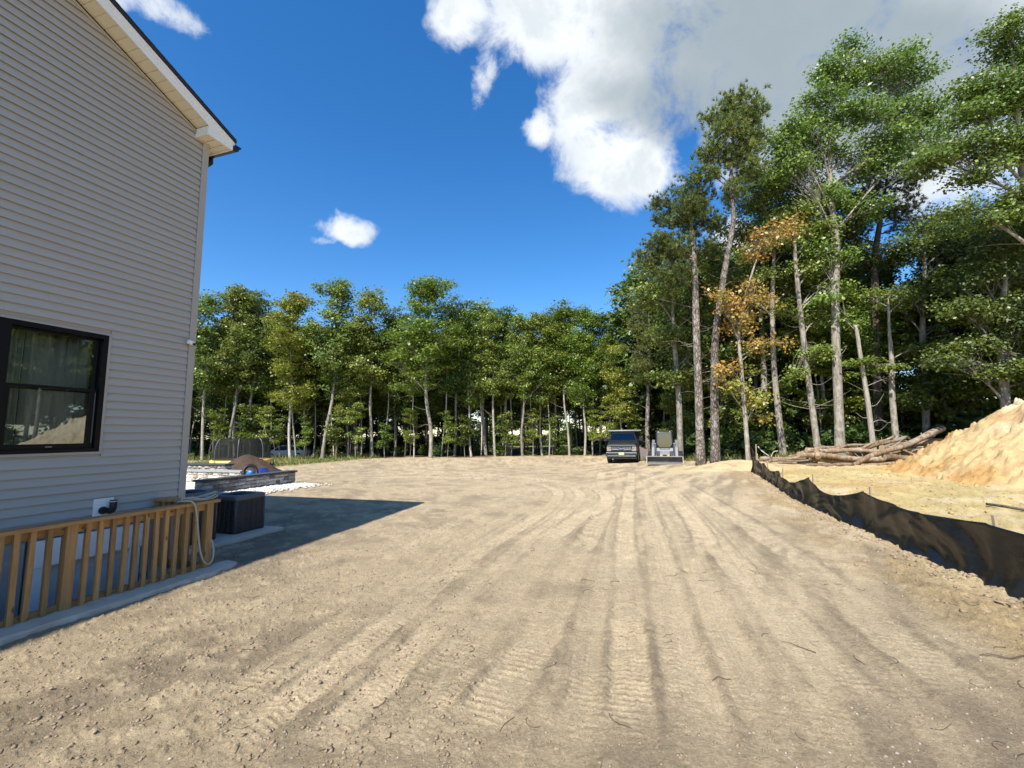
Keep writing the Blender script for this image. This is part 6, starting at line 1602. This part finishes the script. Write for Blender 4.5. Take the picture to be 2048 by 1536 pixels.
# saplings and shrubs along the edge
SAP = 'saplings along the edge of the wood'
SAPLAB = ['light green sapling left of the trampoline', 'layered green sapling straight behind the trampoline', "tall light sapling behind the trampoline's right pole", 'light sapling between the trampoline and the white car', 'light sapling just right of the yellow-green maple', 'green sapling right of the leaning clean-stemmed oak', 'taller layered sapling left of the mottled oak', 'small green sapling right of the mottled oak', 'light sapling left of the big double oak', 'light sapling right of the big double oak', 'green sapling under the slender leaning oak', 'green sapling left of the crooked-limbed oak', 'taller sapling right of the crooked-limbed oak', 'light sapling right of the pale double stem', 'light sapling between the white trunk and the pickup', "tall light sapling over the pickup's left side", 'light sapling between the pickup and the flat-topped pine', 'leafy sapling behind the loader', 'smaller leafy sapling between the loader and the left tall pine']
for i, (P, key, h, H) in enumerate([((-27.150, 41.000, 0.306), 'sapA', 6.0, 6.5), ((-25.148, 42.000, 0.245), 'sapB', 6.5, 5.0), ((-23.413, 42.500, 0.207), 'sapC', 6.5, 8.0), ((-22.253, 43.000, 0.174), 'sapA', 5.5, 6.5), ((-19.306, 42.000, 0.187), 'sapA', 5.0, 6.5),
        ((-16.424, 41.800, 0.167), 'sapB', 5.2, 5.0), ((-14.634, 42.000, 0.141), 'sapC', 6.8, 8.0), ((-12.208, 43.000, 0.075), 'sapB', 4.2, 5.0), ((-9.817, 43.000, 0.051), 'sapC', 6.0, 8.0), ((-6.145, 42.400, 0.040), 'sapA', 5.5, 6.5), ((-4.558, 43.000, -0.001), 'sapB', 5.0, 5.0),
        ((-0.735, 43.000, -0.039), 'sapB', 5.4, 5.0), ((1.894, 43.000, -0.065), 'sapC', 5.8, 8.0), ((3.849, 43.500, -0.105), 'sapA', 5.0, 6.5), ((7.450, 42.000, -0.078), 'sapA', 6.2, 6.5), ((8.958, 41.000, -0.051), 'sapC', 7.0, 8.0), ((11.094, 40.000, -0.030), 'sapA', 6.0, 6.5), ((12.074, 34.000, 0.211), 'sapC', 6.0, 8.0), ((12.928, 33.000, 0.244), 'sapB', 4.6, 5.0)]):
    put(key, P, h * 0.78, 'sapling', SAPLAB[i], SAP, None, (0, 0), 0.95, H)
SHR = 'shrubs under the edge of the wood'
for i in range(46):
    x = -34 + 46 * i / 45 + rb_.uniform(-0.6, 0.6); y = 44.2 + rb_.uniform(-0.3, 3.5)
    if abs(x / y - cq[0] / cq[1]) < 0.035 or i % 2: continue
    put(rb_.choice(['shA', 'shB', 'shB']), (x, y), rb_.uniform(0.5, 1.25), 'shrub', 'low leafy shrub under the far edge of the wood', SHR, rb_.uniform(0, 6.28), (0, 0), 1.3, 1.2, 'shrub')

# ---- hero trees on the right, drawn from their own trunk lines and leaf masses
def hero(name, label, seed, base, line, rad, blobs, ncl, per, cols, bark='bark', leafm='leaf', kind='leaf', cl=0.5, length=0.16, zmin=3.0, limbs=12, limb_r=0.09, dead=4, flat=0.55, up=0.9, group='large trees along the right of the lot', up_bias=0.75, **kw):
    b = np.array((base[0], base[1], float(base_z(base[0], base[1])) - 0.05))
    pts = [np.array((0, 0, -0.2))] + [np.array(p) - b for p in line]
    bl = [tuple(np.array(p) - b) + tuple(r) for p, r in blobs]
    wm, cm = build_tree(seed, pts, rad, bl, ncl, per, cl, length, cols, kind, limbs, limb_r, zmin, flat, dead, up, up_bias=up_bias, **kw)
    return place(name, wm, cm, tuple(b), 0, 1.0, label, group, bark=bark, leafm=leafm)
hero('pine_tree', 'left one of the two tall pines with patchy plated bark', 501, (10.412, 25.000, 0.246), [(10.522, 25.000, 4.658), (10.639, 25.000, 9.308), (10.689, 25.000, 12.312), (10.542, 25.000, 14.463), (10.354, 25.000, 16.497)], [0.24, 0.21, 0.185, 0.15, 0.09, 0.03],
     [((10.338, 25.000, 16.183), (0.8, 0.8, 0.45)), ((11.244, 25.000, 15.390), (1.0, 1.0, 0.4)), ((9.406, 25.000, 14.166), (1.1, 1.0, 0.4)), ((11.035, 25.400, 14.035), (1.2, 1.2, 0.5)), ((8.617, 24.800, 12.550), (1.0, 1.0, 0.4)), ((9.742, 24.600, 12.151), (1.1, 1.1, 0.45)), ((11.588, 25.500, 12.516), (1.0, 1.0, 0.4)), ((9.379, 25.000, 10.663), (1.1, 1.0, 0.45)), ((8.120, 25.000, 11.731), (0.8, 0.8, 0.45)), ((10.303, 24.600, 14.566), (1.0, 1.0, 0.5)), ((9.164, 25.000, 15.255), (0.7, 0.7, 0.4)), ((11.744, 25.000, 13.833), (0.8, 0.8, 0.4))],
     240, 22, PINE, 'barkpine', 'needle', 'pine', cl=0.42, length=0.24, zmin=8.0, limbs=18, limb_r=0.06, dead=22, up_bias=0.2)
hero('pine_tree', 'right one of the two tall pines, trunk bending right to the highest crown', 502, (10.767, 24.000, 0.299), [(10.963, 24.000, 3.988), (11.193, 24.000, 6.880), (11.879, 24.000, 10.392), (12.626, 24.000, 13.720), (12.647, 24.000, 16.243), (13.213, 24.000, 20.504)], [0.245, 0.215, 0.19, 0.165, 0.13, 0.09, 0.03],
     [((13.446, 24.000, 20.501), (1.2, 1.1, 0.55)), ((12.242, 24.000, 19.886), (0.9, 0.9, 0.45)), ((14.264, 24.000, 19.708), (0.8, 0.8, 0.5)), ((12.497, 23.500, 18.586), (1.2, 1.1, 0.5)), ((14.207, 24.300, 18.675), (0.9, 0.9, 0.4)), ((11.677, 24.000, 17.720), (0.8, 0.8, 0.35)), ((13.249, 24.000, 17.549), (1.0, 1.0, 0.4)), ((11.308, 24.000, 16.348), (0.8, 0.9, 0.3)), ((13.760, 24.000, 16.626), (0.9, 0.9, 0.3)), ((12.812, 24.000, 15.273), (0.6, 0.7, 0.4))],
     240, 22, PINE, 'barkpine', 'needle', 'pine', cl=0.42, length=0.25, zmin=10.5, limbs=18, limb_r=0.06, dead=16, up_bias=0.35)
hero('pine_tree', 'dark-crowned pine with brown needles behind the white snag', 503, (22.418, 27.500, 1.137), [(22.699, 27.500, 4.837), (23.020, 27.500, 8.649), (23.351, 27.500, 12.580), (24.044, 27.500, 15.604), (24.750, 27.500, 18.352)], [0.26, 0.24, 0.22, 0.19, 0.14, 0.03],
     [((24.750, 27.500, 18.352), (1.6, 1.4, 0.8)), ((25.672, 27.000, 17.354), (1.5, 1.2, 0.7)), ((23.107, 27.500, 16.640), (1.5, 1.3, 0.6)), ((25.260, 27.800, 16.090), (1.6, 1.4, 0.6)), ((21.908, 27.500, 14.270), (1.3, 1.2, 0.5)), ((26.172, 27.500, 14.902), (1.3, 1.2, 0.5)), ((23.672, 27.500, 12.576), (1.6, 1.4, 0.5))],
     180, 18, PINEDRY + PINE[3:], 'barkdark', 'needle', 'pine', cl=0.5, length=0.26, zmin=7.0, limbs=18, limb_r=0.06, dead=14, up_bias=0.15)
hero('oak_tree', 'big grey-barked oak rising behind the middle of the log pile', 504, (18.150, 25.000, 0.252), [(18.405, 25.000, 4.579), (18.616, 25.000, 8.487), (19.078, 25.000, 12.621), (18.992, 25.000, 15.934), (19.426, 25.000, 19.111), (20.511, 25.000, 22.697)], [0.26, 0.235, 0.21, 0.18, 0.13, 0.09, 0.03],
     [((20.572, 25.000, 23.363), (1.6, 1.5, 1.0)), ((22.747, 25.000, 23.673), (1.6, 1.5, 1.0)), ((18.871, 25.000, 21.394), (1.5, 1.4, 0.9)), ((16.800, 24.600, 19.494), (1.0, 1.0, 0.6)), ((20.810, 24.500, 20.334), (2.0, 1.6, 0.9)), ((24.163, 25.500, 21.400), (1.6, 1.4, 0.9)), ((19.218, 25.000, 18.470), (1.6, 1.5, 0.8)), ((16.907, 24.800, 17.409), (1.0, 1.0, 0.5)), ((16.124, 24.400, 18.097), (0.8, 0.8, 0.5)), ((25.312, 25.500, 23.408), (1.3, 1.3, 0.8)), ((21.693, 25.200, 17.613), (1.6, 1.4, 0.9)), ((18.390, 25.400, 19.731), (1.6, 1.4, 1.1)), ((21.036, 25.000, 25.038), (1.0, 1.0, 0.8)), ((22.881, 25.000, 19.074), (1.8, 1.5, 1.0)), ((18.785, 25.600, 15.640), (1.5, 1.4, 0.9)), ((21.477, 26.000, 15.184), (1.5, 1.4, 0.9)), ((15.681, 24.800, 18.850), (0.8, 0.8, 0.6)), ((25.461, 25.600, 21.129), (1.2, 1.2, 0.8)), ((24.386, 25.000, 24.663), (0.8, 0.8, 0.5)), ((19.326, 24.800, 11.535), (0.8, 0.8, 0.5)), ((17.962, 24.800, 9.171), (0.6, 0.6, 0.3)), ((19.139, 24.800, 7.989), (0.6, 0.6, 0.3)), ((18.105, 25.000, 12.539), (0.9, 0.9, 0.5)), ((18.998, 24.800, 4.973), (0.4, 0.4, 0.2)), ((16.099, 25.000, 16.910), (0.9, 0.9, 0.6)), ((25.383, 25.400, 19.328), (1.3, 1.2, 0.8)), ((19.685, 25.000, 23.707), (1.0, 1.0, 0.7))],
     640, 84, GREEN, cl=0.54, length=0.15, zmin=9.5, limbs=22, limb_r=0.075, dead=5, up_bias=1.2)
hero('oak_tree', 'leafy oak filling the gap between the pines and the big grey oak', 505, (16.220, 27.000, 0.166), [(16.107, 27.000, 3.011), (16.067, 27.000, 6.111), (16.286, 27.000, 9.863), (16.736, 27.000, 13.762), (17.148, 27.000, 17.104)], [0.20, 0.18, 0.15, 0.13, 0.09, 0.03],
     [((17.014, 27.000, 17.445), (1.7, 1.6, 0.8)), ((15.339, 27.000, 16.447), (1.4, 1.4, 0.8)), ((18.535, 27.000, 16.413), (1.5, 1.4, 0.8)), ((16.493, 27.000, 14.759), (1.8, 1.6, 0.8)), ((14.760, 27.400, 14.299), (1.4, 1.4, 0.7)), ((18.452, 27.200, 13.834), (1.6, 1.5, 0.8)), ((16.062, 27.800, 11.437), (1.5, 1.4, 0.8)), ((18.586, 27.800, 10.746), (1.4, 1.4, 0.8)), ((14.554, 28.000, 11.523), (1.3, 1.3, 0.7))],
     320, 90, GREEN + DEEP[:2], cl=0.54, length=0.14, zmin=7.0, limbs=18, limb_r=0.08, dead=8)
hero('oak_tree', 'oak leaning left, its mottled trunk beside the big grey oak', 506, (17.321, 25.500, 0.514), [(17.148, 25.500, 3.496), (17.012, 25.500, 6.704), (16.935, 25.500, 9.699), (16.951, 25.500, 12.460), (17.277, 25.500, 14.649)], [0.18, 0.165, 0.15, 0.13, 0.09, 0.03],
     [((17.632, 25.800, 14.799), (1.4, 1.4, 0.7)), ((18.739, 25.800, 13.515), (1.4, 1.3, 0.7)), ((16.725, 26.000, 13.311), (1.2, 1.2, 0.6)), ((18.088, 26.000, 11.403), (1.4, 1.3, 0.6)), ((18.885, 26.000, 10.148), (1.1, 1.1, 0.5)), ((18.283, 25.800, 8.257), (1.0, 1.0, 0.5)), ((16.299, 25.400, 8.771), (0.8, 0.8, 0.5)), ((17.532, 25.400, 6.092), (0.7, 0.7, 0.35)), ((16.426, 25.400, 4.937), (0.5, 0.5, 0.25))],
     190, 90, GREEN, cl=0.52, length=0.135, zmin=7.0, limbs=14, limb_r=0.07, dead=12)
hero('maple_tree', 'slender maple turned orange in front of the green trees', 507, (12.012, 23.000, 0.494), [(12.000, 23.000, 2.584), (11.977, 23.000, 4.928), (12.006, 23.000, 7.325), (12.755, 23.000, 9.770), (13.738, 23.000, 12.269)], [0.12, 0.11, 0.095, 0.07, 0.05, 0.015],
     [((14.139, 23.000, 12.209), (1.10, 1.00, 0.66)), ((15.120, 23.000, 12.679), (0.70, 0.70, 0.57)), ((13.139, 23.000, 11.433), (0.90, 0.90, 0.57)), ((12.717, 23.000, 9.220), (0.70, 0.70, 0.47)), ((11.772, 22.800, 8.486), (1.10, 1.00, 0.57)), ((13.333, 23.000, 8.530), (0.90, 0.90, 0.47)), ((11.105, 23.000, 8.963), (0.60, 0.60, 0.57)), ((12.068, 23.000, 7.459), (0.90, 0.90, 0.57)), ((12.923, 22.800, 6.203), (0.80, 0.80, 0.38)), ((14.095, 23.000, 6.365), (0.50, 0.50, 0.27)), ((11.587, 23.000, 4.145), (0.80, 0.80, 0.42)), ((12.461, 22.800, 3.340), (0.80, 0.80, 0.47)), ((11.149, 22.800, 4.907), (0.70, 0.70, 0.38)), ((12.786, 22.800, 2.517), (0.40, 0.40, 0.30))],
     150, 42, ORANGE, cl=0.40, length=0.15, zmin=1.8, limbs=16, limb_r=0.03, dead=3, flat=0.7, up_bias=0.5, group=None,
     colblob=lambda c, g: np.array(LIME[g.integers(0, 3)]) if (3.2 < c[2] < 4.6 and g.random() < 0.75) else np.array(ORANGE[g.integers(0, 6)]))
hero('dead_snag', 'bare white broken snag leaning left behind the log pile', 508, (19.673, 24.500, 0.667), [(19.588, 24.500, 3.396), (19.446, 24.500, 5.630), (19.358, 24.500, 7.621)], [0.145, 0.125, 0.11, 0.085],
     [((18.767, 24.500, 7.914), (0.3, 0.3, 0.2))], 2, 3, GREEN, 'barkpale', zmin=5.0, limbs=1, limb_r=0.03, dead=7, group=None)
hero('oak_tree', 'thin grey trunk with a bare side limb right of the white snag', 509, (20.920, 24.500, 0.870), [(20.965, 24.500, 3.382), (21.142, 24.500, 5.613), (21.193, 24.500, 7.173), (21.333, 24.500, 9.335)], [0.165, 0.15, 0.12, 0.09, 0.02],
     [((19.218, 24.300, 5.459), (0.9, 0.9, 0.2)), ((20.568, 24.300, 5.167), (0.9, 0.8, 0.2)), ((22.110, 25.000, 8.894), (1.0, 1.0, 0.4)), ((21.018, 25.000, 9.498), (0.8, 0.8, 0.3)), ((23.070, 24.800, 6.215), (0.8, 0.8, 0.2))], 46, 60, LIME[:2] + GREEN, cl=0.42, length=0.15, zmin=4.4, limbs=8, limb_r=0.035, dead=8, flat=0.35, up_bias=0.3, group=None)
# bare side limb of that tree
hero('oak_tree', 'tallest oak at the right edge, crown running out of the picture', 510, (22.421, 19.000, 1.258), [(22.861, 19.000, 5.118), (23.083, 19.000, 8.245), (23.313, 19.000, 11.487), (23.257, 19.000, 14.365), (23.464, 19.000, 17.584), (23.575, 19.000, 20.140)], [0.30, 0.28, 0.25, 0.2, 0.15, 0.1, 0.02],
     [((23.340, 19.000, 20.143), (1.0, 1.1, 0.8)), ((24.137, 19.000, 19.103), (1.3, 1.2, 0.9)), ((21.843, 19.000, 17.602), (1.2, 1.1, 0.7)), ((22.678, 18.600, 16.762), (1.4, 1.2, 0.8)), ((20.934, 19.000, 15.863), (1.2, 1.1, 0.6)), ((20.282, 19.200, 14.532), (1.2, 1.1, 0.5)), ((21.918, 18.800, 14.485), (1.4, 1.2, 0.7)), ((23.279, 18.600, 14.572), (1.3, 1.2, 0.8)), ((19.347, 19.500, 13.998), (1.0, 1.0, 0.4)), ((21.284, 19.000, 13.176), (1.0, 1.0, 0.4)), ((20.389, 19.200, 11.623), (0.9, 0.9, 0.22)), ((21.684, 19.000, 11.033), (1.1, 1.0, 0.3)), ((22.789, 18.700, 11.801), (1.2, 1.1, 0.7)), ((25.207, 19.000, 16.812), (1.6, 1.5, 1.2)), ((24.502, 19.000, 11.948), (1.5, 1.5, 1.0))],
     560, 84, GREEN, cl=0.50, length=0.128, zmin=8.0, limbs=22, limb_r=0.11, dead=6, up_bias=0.55)
hero('oak_tree', 'dense dark oak standing behind the sand pile at the right edge', 511, (23.061, 21.000, 1.455), [(23.357, 21.000, 4.047), (23.485, 21.000, 6.467), (24.054, 21.000, 8.944), (24.256, 21.000, 10.463)], [0.2, 0.18, 0.15, 0.10, 0.03],
     [((24.011, 21.000, 10.465), (1.6, 1.5, 0.8)), ((25.340, 21.000, 9.435), (1.6, 1.5, 0.9)), ((22.595, 21.000, 8.959), (1.5, 1.4, 0.7)), ((21.478, 20.800, 7.416), (1.2, 1.2, 0.5)), ((22.928, 20.600, 7.345), (1.6, 1.5, 0.7)), ((24.215, 20.600, 6.365), (1.5, 1.5, 0.8)), ((21.745, 20.800, 5.711), (1.3, 1.2, 0.5)), ((20.512, 20.600, 4.970), (1.0, 1.0, 0.35)), ((23.009, 20.800, 4.501), (1.5, 1.4, 0.6)), ((24.825, 20.800, 4.008), (1.5, 1.4, 0.7))],
     310, 84, DEEP + GREEN[:2], cl=0.5, length=0.13, zmin=2.5, limbs=18, limb_r=0.07, dead=6)
hero('oak_tree', 'green oak behind the thin grey trunk, left of the blue sky gap', 512, (23.886, 26.000, 1.144), [(24.280, 26.000, 4.640), (24.469, 26.000, 7.637), (25.034, 26.000, 11.331), (25.284, 26.000, 13.540)], [0.2, 0.18, 0.15, 0.1, 0.03],
     [((25.284, 26.000, 13.540), (1.6, 1.5, 0.8)), ((26.694, 26.000, 12.572), (1.4, 1.4, 0.7)), ((23.962, 26.000, 12.601), (1.4, 1.4, 0.7)), ((25.531, 26.000, 10.390), (1.7, 1.5, 0.8)), ((23.596, 26.300, 9.573), (1.4, 1.4, 0.7)), ((25.975, 25.800, 8.178), (1.4, 1.3, 0.6)), ((24.293, 25.800, 6.392), (1.5, 1.4, 0.6)), ((25.029, 25.600, 4.293), (1.4, 1.3, 0.5)), ((23.563, 26.000, 3.469), (1.4, 1.3, 0.5))],
     310, 84, DEEP + GREEN[:2], cl=0.52, length=0.14, zmin=3.0, limbs=18, limb_r=0.07, dead=8)
hero('oak_tree', 'leafy oak behind the left pine, at the left edge of the right-hand wood', 513, (10.765, 29.000, 0.114), [(10.891, 29.000, 3.822), (10.798, 29.000, 7.135), (10.802, 29.000, 10.533), (10.958, 29.000, 13.664)], [0.2, 0.18, 0.15, 0.1, 0.03],
     [((10.806, 29.000, 14.018), (1.5, 1.4, 0.8)), ((9.404, 29.000, 12.978), (1.2, 1.2, 0.8)), ((12.086, 29.000, 12.600), (1.5, 1.4, 0.9)), ((9.646, 29.000, 10.889), (1.4, 1.4, 0.9)), ((11.762, 29.400, 9.950), (1.6, 1.5, 0.9)), ((10.185, 29.000, 8.152), (1.5, 1.4, 0.8)), ((12.286, 29.400, 7.196), (1.5, 1.4, 0.8)), ((10.549, 29.000, 5.471), (1.4, 1.3, 0.7))],
     230, 62, GREEN + DEEP[:2], cl=0.52, length=0.175, zmin=4.0, limbs=16, limb_r=0.07, dead=6)
hero('oak_tree', 'tall oak behind the orange maple, its crown meeting the big grey oak', 514, (16.803, 30.000, 0.166), [(17.102, 30.000, 5.195), (17.249, 30.000, 10.063), (17.893, 30.000, 15.104), (18.286, 30.000, 18.067)], [0.22, 0.2, 0.16, 0.1, 0.03],
     [((17.889, 30.000, 19.958), (1.6, 1.5, 0.9)), ((20.033, 30.000, 19.935), (1.7, 1.6, 1.0)), ((22.079, 30.000, 18.778), (1.7, 1.5, 1.0)), ((18.381, 30.000, 16.946), (1.9, 1.7, 1.1)), ((21.147, 30.000, 16.175), (1.9, 1.7, 1.1)), ((23.162, 30.000, 15.049), (1.8, 1.6, 1.1)), ((24.143, 30.000, 18.005), (1.6, 1.5, 1.0)), ((18.835, 30.000, 13.633), (1.9, 1.7, 1.1)), ((21.506, 30.000, 12.160), (1.9, 1.7, 1.1)), ((18.560, 30.000, 10.050), (1.8, 1.6, 1.0)), ((23.045, 30.000, 10.004), (1.8, 1.6, 1.0))],
     330, 60, GREEN[:2] + DEEP, cl=0.58, length=0.19, zmin=6.0, limbs=20, limb_r=0.07, dead=6)
# fill of the right-hand wood
RB = 'trees deep in the wood on the right'
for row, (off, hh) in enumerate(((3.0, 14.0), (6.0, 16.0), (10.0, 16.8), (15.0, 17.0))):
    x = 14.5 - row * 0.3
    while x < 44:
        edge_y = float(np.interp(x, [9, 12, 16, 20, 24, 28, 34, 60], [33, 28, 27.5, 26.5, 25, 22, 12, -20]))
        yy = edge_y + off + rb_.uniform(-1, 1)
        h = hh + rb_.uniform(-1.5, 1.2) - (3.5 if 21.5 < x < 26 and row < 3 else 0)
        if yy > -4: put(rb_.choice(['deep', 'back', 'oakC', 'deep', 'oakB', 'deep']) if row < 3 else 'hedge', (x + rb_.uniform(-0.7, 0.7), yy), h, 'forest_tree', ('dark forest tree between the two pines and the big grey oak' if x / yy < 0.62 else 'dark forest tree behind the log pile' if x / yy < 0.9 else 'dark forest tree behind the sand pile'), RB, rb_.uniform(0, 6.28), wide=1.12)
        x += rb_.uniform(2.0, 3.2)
for i in range(44):
    x = 12.5 + 27 * i / 43 + rb_.uniform(-0.5, 0.5); y = float(np.interp(x, [9, 12, 16, 20, 24, 28, 34, 40], [33, 28.6, 28, 27, 25.5, 22.5, 14, 5])) + rb_.uniform(-0.2, 2.5)
    put(rb_.choice(['shA', 'shB', 'shB']), (x, y), rb_.uniform(0.8, 2.0) * (1.3 if x > 24 else 1), 'shrub', 'leafy shrub under the right-hand trees', 'shrubs under the right-hand trees', rb_.uniform(0, 6.28), (0, 0), 1.2, 1.2, 'shrub')
for i in range(16):
    x = 13.0 + 16 * i / 15 + rb_.uniform(-0.5, 0.5); y = float(np.interp(x, [9, 12, 16, 20, 24, 28, 34], [33, 29, 28.5, 27.5, 26, 23, 14])) + rb_.uniform(0.5, 3.0)
    put(rb_.choice(['sapB', 'sapC', 'sapB']), (x, y), rb_.uniform(4, 7.5), 'sapling', 'leafy sapling in the shade of the right-hand trees', 'saplings under the right-hand trees', rb_.uniform(0, 6.28), (0, 0), 1.1, 6.5)
